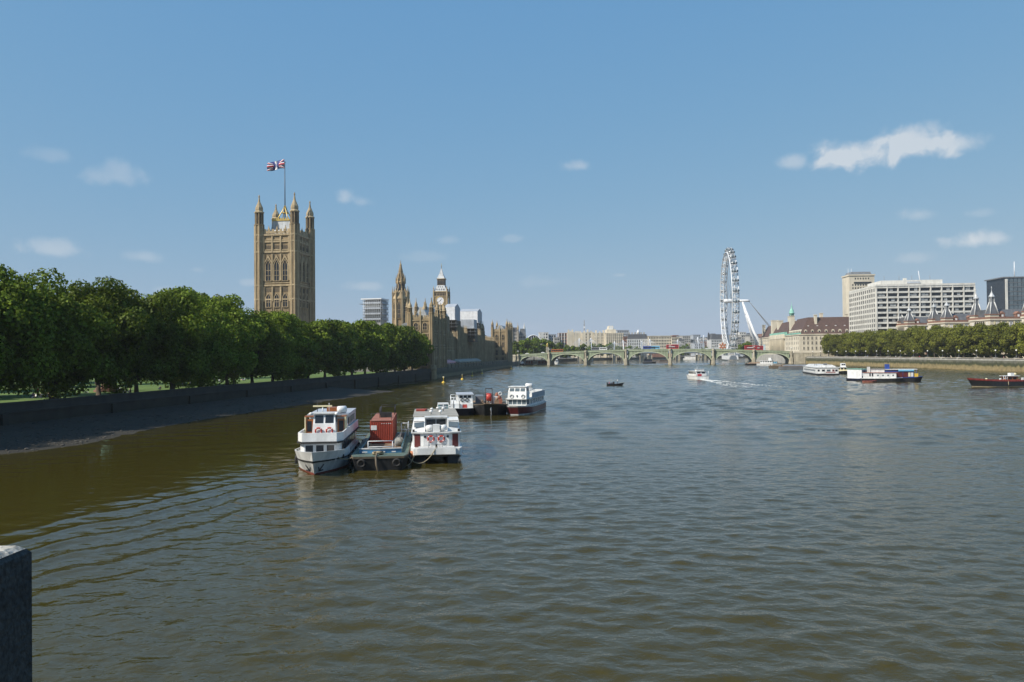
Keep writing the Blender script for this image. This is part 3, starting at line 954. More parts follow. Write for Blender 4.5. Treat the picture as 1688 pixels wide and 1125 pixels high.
hk = crown_mesh('foliage', 40, 3000, .6, 6.8, 2.2, -.6, 3.6, 91, m='plane_leaf')[0]  # added foliage, filling in for the dark shade under the canopy
for j in range(23):
    y = 352 + j * 14
    h_ = thing('shade_foliage', 'added dark foliage mass standing in for shade behind the embankment walk', 'shrub', (RBX(y) + 18.5, y, 5.6), math.pi / 2 + rt.uniform(-.05, .05), 'added shade foliage behind the embankment walk')
    h_.scale = (1.1, 1, rt.uniform(.9, 1.25))
    put('foliage', hk, None, h_)
# ================================================================== gothic kit
def side(cx, cy, wx, wy, s):
    """middle of a block's face, its outward turn and its length"""
    return {'S': (cx, cy - wy / 2, 0, wx), 'E': (cx + wx / 2, cy, math.pi / 2, wy), 'N': (cx, cy + wy / 2, math.pi, wx), 'W': (cx - wx / 2, cy, -math.pi / 2, wy)}[s]


def along(parent, cx, cy, wx, wy, s, xs, z, me, name, m, out=0.0, child=None):
    x0, y0, a, ln = side(cx, cy, wx, wy, s)
    r = []
    for t in xs:
        lx, ly = t, -out
        o = put(name, me, m, parent, (x0 + lx * math.cos(a) - ly * math.sin(a), y0 + lx * math.sin(a) + ly * math.cos(a), z), a)
        r.append(o)
        for nm, cm, cmat in child or ():
            put(nm, cm, cmat, o)
    return r


def spread(n, ln, margin):
    return [-ln / 2 + margin + (ln - 2 * margin) * (i + .5) / n for i in range(n)]


def lancet(w_, h, t=.08):
    """pointed opening, facing -y, foot at z = 0"""
    pts = [(-w_ / 2, 0), (w_ / 2, 0), (w_ / 2, h * .72), (w_ * .36, h * .86), (0, h), (-w_ * .36, h * .86), (-w_ / 2, h * .72)]
    return MB().profile(pts, -t, 0).mesh('window')


def lancet_frame(w_, h, mull=1, trans=1, t=.22, b=.16):
    """stone surround, mullions and transoms, standing proud of the glass"""
    mb = MB()
    for sx_ in (-1, 1):
        mb.box(sx_ * w_ / 2 - b, sx_ * w_ / 2 + b, -t, 0, -.1, h * .74)
        mb.add([(sx_ * (w_ / 2 + b), -t, h * .74), (sx_ * (w_ / 2 - b), -t, h * .74), (0, -t, h - b), (0, -t, h + 2 * b), (sx_ * (w_ / 2 + b), 0, h * .74), (0, 0, h + 2 * b)],
               [(0, 1, 2, 3), (0, 3, 5, 4)])
    for i in range(mull):
        x = -w_ / 2 + w_ * (i + 1) / (mull + 1)
        mb.box(x - b * .45, x + b * .45, -t * .8, 0, 0, h * .86)
    for i in range(trans):
        z = h * .72 * (i + 1) / (trans + 1)
        mb.box(-w_ / 2, w_ / 2, -t * .7, 0, z - b * .5, z + b * .5)
    mb.box(-w_ / 2 - b, w_ / 2 + b, -t * 1.4, 0, -.35, -.105)
    return mb.mesh('tracery')


def flat_window(w_, h, t=.06):
    return MB().box(-w_ / 2, w_ / 2, -t, 0, 0, h).mesh('window')


def flat_frame(w_, h, mull=1, trans=1, t=.18, b=.12):
    mb = MB()
    for x in (-w_ / 2, w_ / 2):
        mb.box(x - b, x + b, -t, 0, -.1, h + b)
    mb.box(-w_ / 2 + b, w_ / 2 - b, -t, 0, h, h + b)
    mb.box(-w_ / 2 - b, w_ / 2 + b, -t * 1.5, 0, -.3, -.103)
    for i in range(mull):
        x = -w_ / 2 + w_ * (i + 1) / (mull + 1)
        mb.box(x - b * .4, x + b * .4, -t * .75, 0, 0, h - .003)
    for i in range(trans):
        z = h * (i + 1) / (trans + 1)
        mb.box(-w_ / 2 + b, w_ / 2 - b, -t * .6, 0, z - b * .4, z + b * .4)
    return mb.mesh('tracery')


def band(parent, cx, cy, wx, wy, z, h, out, name='string_course', m='honey_trim'):
    MB().cbox(cx, cy, z, wx + 2 * out, wy + 2 * out, h).build(name, m, parent)


def turret(parent, x, y, r, z0, z_shoulder, z_lantern, z_tip, m='honey_stone', name='corner_turret'):
    o = MB().lathe([(r, z0), (r, z_shoulder), (r * 1.12, z_shoulder + .2), (r * 1.12, z_shoulder + .8), (r * .92, z_shoulder + .9)], 8, (x, y, 0), smooth=False, rot=math.pi / 8).build(name, m, parent)
    zs = z_shoulder + .9
    rb = MB()
    for k in range(8):
        a = math.pi / 8 + k * math.pi / 4
        rb.cbox(x + r * 1.0 * math.cos(a), y + r * 1.0 * math.sin(a), z0, r * .2, r * .2, z_shoulder - z0 + .1)
    rb.build('shaft_ribs', 'honey_trim', o)['kind'] = 'stuff'
    # open lantern: eight shafts round a dark core
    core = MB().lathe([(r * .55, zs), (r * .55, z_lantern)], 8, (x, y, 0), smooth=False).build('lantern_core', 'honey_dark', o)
    sh = MB()
    for k in range(8):
        a = math.pi / 8 + k * math.pi / 4
        sh.cbox(x + r * .82 * math.cos(a), y + r * .82 * math.sin(a), zs, r * .22, r * .22, z_lantern - zs)
    sh.build('lantern_shafts', m, o)['kind'] = 'stuff'
    H = z_tip - z_lantern
    MB().lathe([(r * 1.05, z_lantern), (r * 1.1, z_lantern + H * .05), (r * .8, z_lantern + H * .12), (r * .86, z_lantern + H * .2), (r * .82, z_lantern + H * .3), (r * .55, z_lantern + H * .45), (r * .26, z_lantern + H * .62), (r * .12, z_lantern + H * .85),
                (r * .2, z_lantern + H * .9), (r * .05, z_tip)], 8, (x, y, 0), smooth=False, rot=math.pi / 8).build('cap', 'honey_trim', o)
    return o


def pinnacle_mesh(w_, h):
    mb = MB().cbox(0, 0, 0, w_, w_, h * .45).cbox(0, 0, h * .45, w_ * 1.25, w_ * 1.25, h * .06)
    mb.add([(-w_ * .45, -w_ * .45, h * .51), (w_ * .45, -w_ * .45, h * .51), (w_ * .45, w_ * .45, h * .51), (-w_ * .45, w_ * .45, h * .51), (0, 0, h)], [(0, 1, 4), (1, 2, 4), (2, 3, 4), (3, 0, 4)])
    mb.cbox(0, 0, h * .93, w_ * .4, w_ * .4, h * .03)
    return mb.mesh('pinnacle')


def battlement(parent, cx, cy, wx, wy, z, h, n, m='honey_trim', t=.4, sides='SENW'):
    """pierced parapet: a low wall and its merlons, one run a face"""
    for s in sides:
        x0, y0, a, ln = side(cx, cy, wx, wy, s)
        mb = MB().box(-ln / 2 + t, ln / 2 - t, 0, t, 0, h * .5)
        for x in spread(n, ln, .4):
            wv = ln / n * .55
            mb.box(x - wv / 2, x + wv / 2, .003, t - .003, h * .5, h)
        mb.build('parapet', m, parent, (x0, y0, z), a)


# ================================================================== the great square tower
def victoria_tower():
    d = 456
    p = at(470.5, 500, d)
    W_ = 21.5
    t = thing('square_tower', 'huge square honey stone gothic tower flying a flag above the trees', 'tower', (p.x, d, 3.7), R(-9))
    Z = lambda py: zat(470, py, d - 10) - 3.7
    z_par, z_sh = Z(388), Z(372)
    MB().cbox(0, 0, 0, W_, W_, z_par).build('wall', 'honey_stone', t)
    for py, h, o in ((495, .8, .5), (472, .9, .6), (467.5, .5, .35), (417, 1.0, .6), (413, .5, .4), (400, .9, .55), (396.5, .5, .4), (389, 1.1, .7)):
        band(t, 0, 0, W_, W_, Z(py), h, o)
    lw, lh = 3.3, Z(428) - Z(463)
    win, fr = lancet(lw, lh), lancet_frame(lw, lh, 1, 2, .5, .2)
    hood = MB().add([(-2.2, -.6, lh * .86), (-1.75, -.6, lh * .86), (0, -.6, lh + 1.0), (1.75, -.6, lh * .86), (2.2, -.6, lh * .86), (0, -.6, lh + 2.6), (-2.2, 0, lh * .86), (2.2, 0, lh * .86), (0, 0, lh + 2.6)],
                    [(0, 1, 2, 5), (2, 3, 4, 5), (0, 5, 8, 6), (5, 4, 7, 8)]).mesh('hood')
    small = lancet(.62, 2.5)
    pw, ph = 3.0, 7.5
    lowin, lofr = lancet(pw, ph), lancet_frame(pw, ph, 1, 1, .45, .2)
    rib = MB().box(-.35, .35, -.75, 0, 0, 1).mesh('buttress')
    pin = pinnacle_mesh(1.0, 4.6)
    for s in 'SENW':
        xs = (-5.0, 0, 5.0)
        along(t, 0, 0, W_, W_, s, xs, Z(463), win, 'window', 'window_glass', 0, (('tracery', fr, 'honey_trim'), ('hood', hood, 'honey_trim')))
        along(t, 0, 0, W_, W_, s, xs, Z(506), lowin, 'window', 'window_glass', 0, (('tracery', lofr, 'honey_trim'),))
        for zz, hh in ((Z(481.5), 2.9), (Z(411.5), 3.1)):
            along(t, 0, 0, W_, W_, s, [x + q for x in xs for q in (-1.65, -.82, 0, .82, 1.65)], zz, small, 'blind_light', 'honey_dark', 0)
        for z0, z1 in ((Z(463), Z(419)), (Z(416), Z(390)), (Z(497), Z(473))):
            for o in along(t, 0, 0, W_, W_, s, (-7.55, -2.5, 2.5, 7.55), z0, rib, 'buttress', 'honey_trim'):
                o.scale = (1, 1, z1 - z0)
        slim = MB().box(-.11, .11, -.32, 0, 0, 1).mesh('panel_rib')
        for z0, z1 in ((Z(463), Z(419)), (Z(416), Z(390)), (Z(497), Z(473)), (30, Z(497))):
            for o in along(t, 0, 0, W_, W_, s, (-6.9, -3.05, -1.95, 1.95, 3.05, 6.9), z0, slim, 'panel_rib', 'honey_trim'):
                o.scale = (1, 1, z1 - z0)
        along(t, 0, 0, W_, W_, s, (-5, 0, 5), z_par + 1.0, pin, 'pinnacle', 'honey_trim', -.5)
    battlement(t, 0, 0, W_, W_, z_par + 1.1, 2.4, 9)
    q = W_ / 2 - .2
    for sx_, sy, tip in ((-1, -1, 320), (1, -1, 318), (1, 1, 328), (-1, 1, 331)):
        turret(t, sx_ * q, sy * q, 2.5, 0, z_sh, Z(351), zat(470, tip, d + (0 if sy > 0 else -9) + sy * 2) - 3.7)
        for py in (495, 472, 417, 400, 389):
            MB().lathe([(2.72, Z(py)), (2.72, Z(py) + .85)], 8, (sx_ * q, sy * q, 0), smooth=False, rot=math.pi / 8).build('turret_band', 'honey_trim', t)
    # iron roof, crown and staff
    MB().cbox(0, 0, z_par, W_ - 3, W_ - 3, 3.6, 2.0).build('roof', 'lead_roof', t)
    MB().cbox(0, 0, z_par + 3.6, 11.5, 11.5, Z(362) - z_par - 3.6, .5).build('roof_lantern', 'lead_roof', t)
    battlement(t, 0, 0, 11.2, 11.2, Z(362), 1.7, 7, 'gold_leaf', .3)
    cr = MB()
    zc = Z(361)
    for k in range(4):
        a = math.pi / 4 + k * math.pi / 2
        cr.tube([(5.0 * math.cos(a), 5.0 * math.sin(a), zc), (3.2 * math.cos(a), 3.2 * math.sin(a), zc + 3.2), (1.3 * math.cos(a), 1.3 * math.sin(a), zc + 6.4), (.25 * math.cos(a), .25 * math.sin(a), Z(334))], .32, 6, .22)
    cr.lathe([(1.9, zc + 4.8), (2.1, zc + 5.0), (1.7, zc + 5.3)], 8).build('staff_crown', 'gold_leaf', t)
    MB().tube([(0, 0, Z(362)), (0, 0, zat(470, 269, d) - 3.7)], .36, 8, .18).lathe([(.1, 0), (.5, .3), (.3, .7), (.05, .9)], 8, (0, 0, zat(470, 269, d) - 3.7)).build('flagstaff', 'iron', t)
    # the flag streams to the left
    f = thing('union_flag', 'red white and blue crossed flag streaming from the tall staff', 'flag', (p.x, d, zat(470, 278, d)), R(176))
    FL, FH = 11.0, 5.2

    def cloth(name, poly, m, off, parent):
        mb = MB()
        nu = 22
        (ax, az, bx, bz, wd) = poly
        n = max(2, int(nu * math.hypot(bx - ax, bz - az) / FL))
        dx, dz = bx - ax, bz - az
        l_ = math.hypot(dx, dz)
        px_, pz_ = -dz / l_ * wd / 2, dx / l_ * wd / 2
        vs, fs = [], []

        def P(x, z, o):
            x = min(max(x, .25), FL); z = min(max(z, 0), FH)
            u = x / FL
            return (x * .93, .9 * math.sin(u * 7.5 + z * .35) * u ** .5 + o, z * (1 - .1 * u) - 1.2 * u ** 1.5 + .5 * math.sin(u * 5 + 1) * u)
        for i in range(n + 1):
            x, z = ax + dx * i / n, az + dz * i / n
            for sg in (1, -1):
                vs.append(P(x + sg * px_, z + sg * pz_, off)); vs.append(P(x + sg * px_, z + sg * pz_, -off))
        for i in range(n):
            b_ = i * 4
            fs += [(b_, b_ + 4, b_ + 6, b_ + 2), (b_ + 1, b_ + 3, b_ + 7, b_ + 5), (b_, b_ + 1, b_ + 5, b_ + 4), (b_ + 2, b_ + 6, b_ + 7, b_ + 3)]
        mb.add(vs, fs, True).build(name, m, parent)
    mbs = [('blue_field', (0, FH / 2, FL, FH / 2, FH), 'flag_blue', .03)]
    mbs += [('white_saltire', (0, 0, FL, FH, 1.05), 'flag_white', .05), ('white_saltire', (0, FH, FL, 0, 1.05), 'flag_white', .056), ('red_saltire', (0, .0, FL, FH, .42), 'flag_red', .075), ('red_saltire', (0, FH, FL, 0, .42), 'flag_red', .081),
            ('white_cross', (0, FH / 2, FL, FH / 2, 1.75), 'flag_white', .10), ('white_cross', (FL / 2, 0, FL / 2, FH, 1.75), 'flag_white', .106), ('red_cross', (0, FH / 2, FL, FH / 2, 1.05), 'flag_red', .125), ('red_cross', (FL / 2, 0, FL / 2, FH, 1.05), 'flag_red', .131)]
    for nm, poly, m, off in mbs:
        cloth(nm, poly, m, off, f)


victoria_tower()


# ================================================================== octagonal spire
def central_spire():
    d = 540
    p = at(661, 525, d)
    Z = lambda py: zat(661, py, d) - 3.7
    t = thing('octagonal_spire', 'tall slim octagonal stone spire with pinnacles rising over the palace roofs', 'spire', (p.x, d, 3.7), R(-6.5))
    r0 = 5.3
    MB().lathe([(r0, 0), (r0, Z(494))], 8, smooth=False, rot=math.pi / 8).build('drum', 'honey_stone', t)
    MB().lathe([(r0 * 1.06, Z(494)), (r0 * 1.08, Z(493)), (r0 * 1.0, Z(490)), (3.1, Z(480))], 8, smooth=False, rot=math.pi / 8).build('shoulder', 'honey_trim', t)
    MB().lathe([(3.0, Z(480)), (3.0, Z(467)), (3.25, Z(466)), (2.7, Z(463)), (2.3, Z(457))], 8, smooth=False, rot=math.pi / 8).build('lantern', 'honey_stone', t)
    MB().lathe([(2.0, Z(457)), (1.75, Z(452)), (1.45, Z(449)), (1.6, Z(448.5)), (1.05, Z(442)), (.7, Z(438)), (.85, Z(437.5)), (.3, Z(434)), (.07, Z(429))], 8, smooth=False, rot=math.pi / 8).build('spire_point', 'honey_stone', t)
    tall = lancet(2.5, Z(497) - Z(525), .15)
    fr = lancet_frame(2.5, Z(497) - Z(525), 1, 2, .4, .2)
    hi = lancet(1.3, Z(467.5) - Z(479), .15)
    pin, big = pinnacle_mesh(.6, 6.0), pinnacle_mesh(.95, 9.0)
    for k in range(8):
        a = k * math.pi / 4
        ap = r0 * math.cos(math.pi / 8)
        o = put('window', tall, 'window_glass', t, (ap * math.cos(a), ap * math.sin(a), Z(525)), a + math.pi / 2)
        put('tracery', fr, 'honey_trim', o)
        ah = 3.0 * math.cos(math.pi / 8)
        put('lantern_opening', hi, 'window_glass', t, (ah * math.cos(a), ah * math.sin(a), Z(479)), a + math.pi / 2)
        c = a + math.pi / 8
        MB().cbox(0, 0, 0, 1.1, 1.1, Z(494)).build('buttress', 'honey_trim', t, (r0 * 1.04 * math.cos(c), r0 * 1.04 * math.sin(c), 0), c)
        put('pinnacle', big, 'honey_trim', t, (r0 * 1.04 * math.cos(c), r0 * 1.04 * math.sin(c), Z(494)), c)
        put('pinnacle', pin, 'honey_trim', t, (3.15 * math.cos(c), 3.15 * math.sin(c), Z(468)), c)
        MB().tube([(r0 * .98 * math.cos(c), r0 * .98 * math.sin(c), Z(490)), (3.1 * math.cos(c), 3.1 * math.sin(c), Z(476))], .3, 5).build('flying_rib', 'honey_trim', t)
        put('pinnacle', pinnacle_mesh(.4, 3.4), 'honey_trim', t, (2.1 * math.cos(c), 2.1 * math.sin(c), Z(458)), c)


central_spire()


# ================================================================== the clock tower
def clock_tower():
    d = 690
    p = at(728.5, 560, d)
    Z = lambda py: zat(728, py, d) - 3.7
    w_ = 10.4
    t = thing('clock_tower', 'tall stone clock tower with white dial and stepped pale iron spire', 'clock tower', (p.x, d, 3.7), R(-7))
    MB().cbox(0, 0, 0, w_, w_, Z(503)).build('shaft', 'honey_stone', t)
    MB().cbox(0, 0, Z(503), w_ + 1.2, w_ + 1.2, Z(490) - Z(503)).build('clock_stage', 'honey_stone', t)
    MB().cbox(0, 0, Z(490), w_ + .6, w_ + .6, Z(482.5) - Z(490)).build('belfry', 'honey_stone', t)
    band(t, 0, 0, w_ + 1.2, w_ + 1.2, Z(503) - .8, .8, .4)
    band(t, 0, 0, w_ + 1.2, w_ + 1.2, Z(490) + .003, .7, .4)
    band(t, 0, 0, w_ + .6, w_ + .6, Z(482.5) + .003, .8, .5)
    MB().cbox(0, 0, Z(482.5) + .8, w_ + .9, w_ + .9, Z(471) - Z(482.5) - .8, 2.55).build('lower_roof', 'lead_roof', t)
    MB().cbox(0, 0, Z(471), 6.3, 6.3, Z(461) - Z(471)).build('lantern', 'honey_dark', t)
    band(t, 0, 0, 6.3, 6.3, Z(461) + .003, .6, .5, m='honey_trim')
    MB().add([(-3.4, -3.4, Z(460)), (3.4, -3.4, Z(460)), (3.4, 3.4, Z(460)), (-3.4, 3.4, Z(460)), (-1.5, -1.5, Z(452)), (1.5, -1.5, Z(452)), (1.5, 1.5, Z(452)), (-1.5, 1.5, Z(452)),
              (-.35, -.35, Z(443)), (.35, -.35, Z(443)), (.35, .35, Z(443)), (-.35, .35, Z(443))],
             [(0, 1, 5, 4), (1, 2, 6, 5), (2, 3, 7, 6), (3, 0, 4, 7), (4, 5, 9, 8), (5, 6, 10, 9), (6, 7, 11, 10), (7, 4, 8, 11), (8, 9, 10, 11)]).build('spire_roof', 'lead_roof', t)
    MB().tube([(0, 0, Z(443)), (0, 0, Z(434))], .3, 6, .06).lathe([(.05, 0), (.5, .5), (.05, 1.0)], 8, (0, 0, Z(440))).build('finial', 'gold_leaf', t)
    dial = MB().lathe([(3.5, 0), (3.5, .12)], 28, smooth=False).mesh('dial')
    ringm = MB().tube([(3.6 * math.cos(a), 3.6 * math.sin(a), .1) for a in np.linspace(0, 2 * math.pi, 28, endpoint=False)], .3, 6, closed=True).mesh('dial_ring')
    op = lancet(.75, Z(483.5) - Z(488.5), .1)
    dorm = lancet(.55, 1.4, .5)
    li = lancet(1.0, 3.6, .08)
    rib = MB().box(-.22, .22, -.35, 0, 0, Z(503) - .9).mesh('buttress')
    pin = pinnacle_mesh(.7, 5.0)
    for s in 'SENW':
        x0, y0, a, ln = side(0, 0, w_ + 1.2, w_ + 1.2, s)
        f = put('dial', dial, 'flag_white', t, (x0, y0, Z(497)))
        f.rotation_euler = (math.pi / 2, 0, a)
        put('dial_ring', ringm, 'gold_leaf', f)
        hnd = MB()
        for ang, ln_, wd in ((R(38), 2.1, .26), (R(-125), 3.1, .18)):
            cs, sn = math.cos(ang), math.sin(ang)
            hnd.add([(-cs * wd, sn * wd, .2), (cs * wd, -sn * wd, .2), (cs * wd * .4 + sn * ln_, -sn * wd * .4 + cs * ln_, .2), (-cs * wd * .4 + sn * ln_, sn * wd * .4 + cs * ln_, .2)], [(0, 1, 2, 3)])
        hnd.build('clock_hands', 'iron', f)['kind'] = 'stuff'
        for k in range(12):
            g = k * math.pi / 6
            MB().box(-.11, .11, 2.55, 3.2, .13, .19).build('hour_mark', 'iron', f).rotation_euler = (0, 0, g)
        along(t, 0, 0, w_ + .6, w_ + .6, s, spread(7, w_ + .6, .6), Z(489), op, 'belfry_opening', 'window_glass', 0)
        along(t, 0, 0, 6.3, 6.3, s, spread(4, 6.3, .4), Z(469.5), li, 'lantern_opening', 'iron', 0)
        along(t, 0, 0, w_ - 1.4, w_ - 1.4, s, spread(4, 8.6, .3), Z(479.5), dorm, 'dormer', 'iron', .35)
        along(t, 0, 0, w_ - 3.6, w_ - 3.6, s, spread(3, 6.0, .3), Z(475.5), dorm, 'dormer', 'iron', .2)
        along(t, 0, 0, w_, w_, s, spread(6, w_, .0), 0, rib, 'buttress', 'honey_trim')
    for sx_ in (-1, 1):
        for sy in (-1, 1):
            MB().cbox(sx_ * (w_ / 2 + .6), sy * (w_ / 2 + .6), Z(503), 1.1, 1.1, Z(481) - Z(503)).build('corner_pier', 'honey_trim', t)
            put('pinnacle', pin, 'honey_trim', t, (sx_ * (w_ / 2 + .6), sy * (w_ / 2 + .6), Z(481)))


clock_tower()


# ================================================================== palace ranges on the river
def pavilion(name, label, u0, ulen, depth, zpar, ztip, proud, nS, nE, foot):
    """an end pavilion; local x runs to the river, y along it"""
    o = PAL_O + PAL_U * u0
    t = thing(name, label, 'palace', (o.x, o.y, 0), -PAL_A)
    cx, cy = -depth / 2 + proud, ulen / 2
    MB().box(-depth + proud, proud, 0, ulen, foot, zpar).build('wall', 'honey_stone', t)
    lv = [foot + 1.2, foot + 5.0, foot + 11.2, foot + 17.5]
    for z in (lv[1] - 1.0, lv[1] - .2, lv[2] - .9, lv[2] - 2.0, lv[3] - .9, lv[3] - 2.0, zpar - 1.0):
        band(t, cx, cy, depth, ulen, z, .42, .3)
    hs = [2.0, 4.2, 4.2, zpar - 1.6 - lv[3]]
    for s, n, ln in (('S', nS, depth), ('E', nE, ulen)):
        wv = min(2.1, ln / n * .5)
        for z, h, gothic in zip(lv, hs, (False, False, False, True)):
            h = min(h, 4.6)
            g = lancet(wv, h) if gothic else flat_window(wv, h)
            f = lancet_frame(wv, h, 1, 1, .35, .16) if gothic else flat_frame(wv, h, 2, 1, .28, .14)
            along(t, cx, cy, depth, ulen, s, spread(n, ln, 1.2), z, g, 'window', 'window_glass', 0, (('tracery', f, 'honey_trim'),))
        rib = MB().box(-.3, .3, -.55, 0, foot, zpar + .6).mesh('buttress')
        along(t, cx, cy, depth, ulen, s, [-ln / 2 + 1.2 + (ln - 2.4) * i / n for i in range(1, n)], 0, rib, 'buttress', 'honey_trim')
        along(t, cx, cy, depth, ulen, s, [-ln / 2 + 1.2 + (ln - 2.4) * i / n for i in range(1, n)], zpar + .6, pinnacle_mesh(.65, 4.4), 'pinnacle', 'honey_trim', .25)
        bl = lancet(.5, 1.5, .06)
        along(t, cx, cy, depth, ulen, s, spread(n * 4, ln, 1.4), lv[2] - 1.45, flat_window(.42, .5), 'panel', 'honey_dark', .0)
    battlement(t, cx, cy, depth, ulen, zpar + .003, 1.5, 8)
    q = 1.15
    spots = [(-depth + proud + q * .3, q * .3), (proud - q * .3, q * .3), (proud - q * .3, ulen - q * .3), (-depth + proud + q * .3, ulen - q * .3)]
    for k, (x, y) in enumerate(spots):
        turret(t, x, y, q, foot, zpar + 2.0, zpar + 4.8, ztip + (k % 2) * .5)
    turret(t, proud - q * .2, ulen * .42, q * .9, foot, zpar + 1.6, zpar + 4.2, ztip - .4)
    turret(t, proud - q * .2, ulen * .66, q * .9, foot, zpar + 1.6, zpar + 4.2, ztip - .6)
    MB().profile([(-depth + proud + 1.6, zpar - .2), (proud - 1.6, zpar - .2), (cx + 1.2, zpar + 4.2), (cx - 1.2, zpar + 4.2)], 1.6, ulen - 1.6).build('roof', 'lead_roof', t)
    return t


def palace():
    pavilion('palace_pavilion', 'honey stone palace pavilion with turrets beside the garden trees', 0, 29.8, 10.6, 27.0, 36.0, -.3, 2, 6, 4.6)
    pavilion('palace_pavilion', 'honey stone palace pavilion with turrets beside the arch bridge', 284, 29, 12.5, 29.5, 38.5, -.3, 2, 5, 4.6)
    # second, taller block behind the first pavilion
    o = PAL_O + PAL_U * 22
    t = thing('palace_range', 'long shaded river front of the palace with close set buttresses', 'palace', (PAL_O.x, PAL_O.y, 0), -PAL_A)
    a0, a1, v = 30.2, 283.8, -11.0
    zt = 20.6
    MB().box(-30, v, a0, a1, 4.4, zt).build('wall', 'honey_stone', t)
    for z in (8.2, 12.8, 14.2, zt - 1.0):
        MB().box(v + .004, v + .34, a0, a1, z, z + .4).build('string_course', 'honey_trim', t)
    nb = 62
    step = (a1 - a0) / nb
    rib = MB().box(0, .75, -.33, .33, 4.4, zt + .8).mesh('buttress')
    pin = pinnacle_mesh(.62, 3.4)
    w1, f1 = flat_window(2.2, 3.6), flat_frame(2.2, 3.6, 2, 1, .25, .12)
    w2, f2 = flat_window(2.2, 4.6), flat_frame(2.2, 4.6, 2, 1, .25, .12)
    for i in range(nb + 1):
        y = a0 + step * i
        if 0 < i < nb:
            put('buttress', rib, 'honey_trim', t, (v, y, 0))
            put('pinnacle', pin, 'honey_trim', t, (v + .3, y, zt + .8))
        if i < nb:
            for z, wm, fm in ((8.9, w1, f1), (14.8, w2, f2)):
                ob = put('window', wm, 'window_glass', t, (v, y + step / 2, z), math.pi / 2)
                put('tracery', fm, 'honey_trim', ob)
    MB().box(v - .35, v - .003, a0, a1, zt, zt + 1.0).build('parapet', 'honey_trim', t)
    MB().add([(-29, a0 + 1, zt), (v - 1.2, a0 + 1, zt), (v - 1.2, a1 - 1, zt), (-29, a1 - 1, zt), (-22, a0 + 5, zt + 6), (-18, a0 + 5, zt + 6), (-18, a1 - 5, zt + 6), (-22, a1 - 5, zt + 6)],
             [(0, 1, 5, 4), (1, 2, 6, 5), (2, 3, 7, 6), (3, 0, 4, 7), (4, 5, 6, 7)]).build('roof', 'slate', t)
    # raised middle part with its own towers
    m0, m1, zm = 112, 205, 24.6
    MB().box(-30.5, v + 1.0, m0, m1, 4.4, zm).build('middle_wall', 'honey_stone', t)
    n2 = 22
    s2 = (m1 - m0) / n2
    rib2 = MB().box(0, .8, -.36, .36, 4.4, zm + .8).mesh('buttress')
    for i in range(n2 + 1):
        put('buttress', rib2, 'honey_trim', t, (v + 1.0, m0 + s2 * i, 0))
        put('pinnacle', pin, 'honey_trim', t, (v + 1.35, m0 + s2 * i, zm + .8))
        if i < n2:
            for z, wm, fm in ((8.9, w1, f1), (14.8, w2, f2), (20.2, w1, f1)):
                ob = put('window', wm, 'window_glass', t, (v + 1.0, m0 + s2 * (i + .5), z), math.pi / 2)
                put('tracery', fm, 'honey_trim', ob)
    for y in (48, 60, 212, 222):
        turret(t, v + .2, y, 1.3, 4.4, zt + 6, zt + 8.5, zt + 14)
    # terrace and its river wall
    tw = thing('terrace_wall', 'weathered stone terrace wall rising from the water under the palace', 'wall', (PAL_O.x, PAL_O.y, 0), -PAL_A)
    MB().box(-11.5, 0, -1, 315.5, -3, 4.55).build('wall', 'terrace_wall', tw)
    MB().box(-.5, .05, 29.9, 283.9, 4.553, 5.6).build('parapet', 'terrace_wall', tw)
    MB().box(-.62, .17, 29.9, 283.9, 5.603, 5.8).build('coping', 'honey_trim', tw)
    MB().box(.004, .28, -1, 315.5, 3.5, 3.85).build('string_course', 'terrace_wall', tw)
    for i in range(26):
        MB().box(-.7, .35, -.6, .6, 3.9, 6.1).build('pedestal', 'terrace_wall', tw, (0, 34 + i * 9.9, 0))
    MB().lathe([(2.5, -3), (2.1, 3.4), (2.3, 4.0), (2.3, 4.6), (1.7, 6.2)], 8, (-.6, .2, 0), smooth=False).build('corner_bastion', 'honey_stone', tw)
    # awnings along the terrace
    for label, m, s0, s1, hh in (('pink and white striped awning marquee on the palace terrace', 'pink_awning', 33, 62, 2.6), ('long grey green awning tent on the palace terrace', 'grey_awning', 74, 150, 2.9)):
        aw = thing('terrace_marquee', label, 'marquee', (PAL_O.x, PAL_O.y, 4.56), -PAL_A)
        n = int((s1 - s0) / 5)
        for k in range(n):
            y0 = s0 + (s1 - s0) * k / n
            y1 = s0 + (s1 - s0) * (k + 1) / n - .06
            MB().add([(-6.5, y0, 2.3), (-1.2, y0, 2.3), (-1.2, y1, 2.3), (-6.5, y1, 2.3), (-3.8, (y0 + y1) / 2, 2.3 + hh * .5), (-6.5, y0, 1.7), (-1.2, y0, 1.7), (-1.2, y1, 1.7), (-6.5, y1, 1.7)],
                     [(0, 1, 4), (1, 2, 4), (2, 3, 4), (3, 0, 4), (5, 6, 1, 0), (6, 7, 2, 1), (7, 8, 3, 2), (8, 5, 0, 3)]).build('canopy', m if k % 2 == 0 or m != 'pink_awning' else 'shirt_pink', aw)
            MB().tube([(-1.3, y0 + .1, 0), (-1.3, y0 + .1, 1.72)], .07, 5).build('pole', 'white_steel', aw)
        MB().box(-6.4, -6.3, s0, s1, 0, 1.69).build('back_sheet', m, aw)


palace()


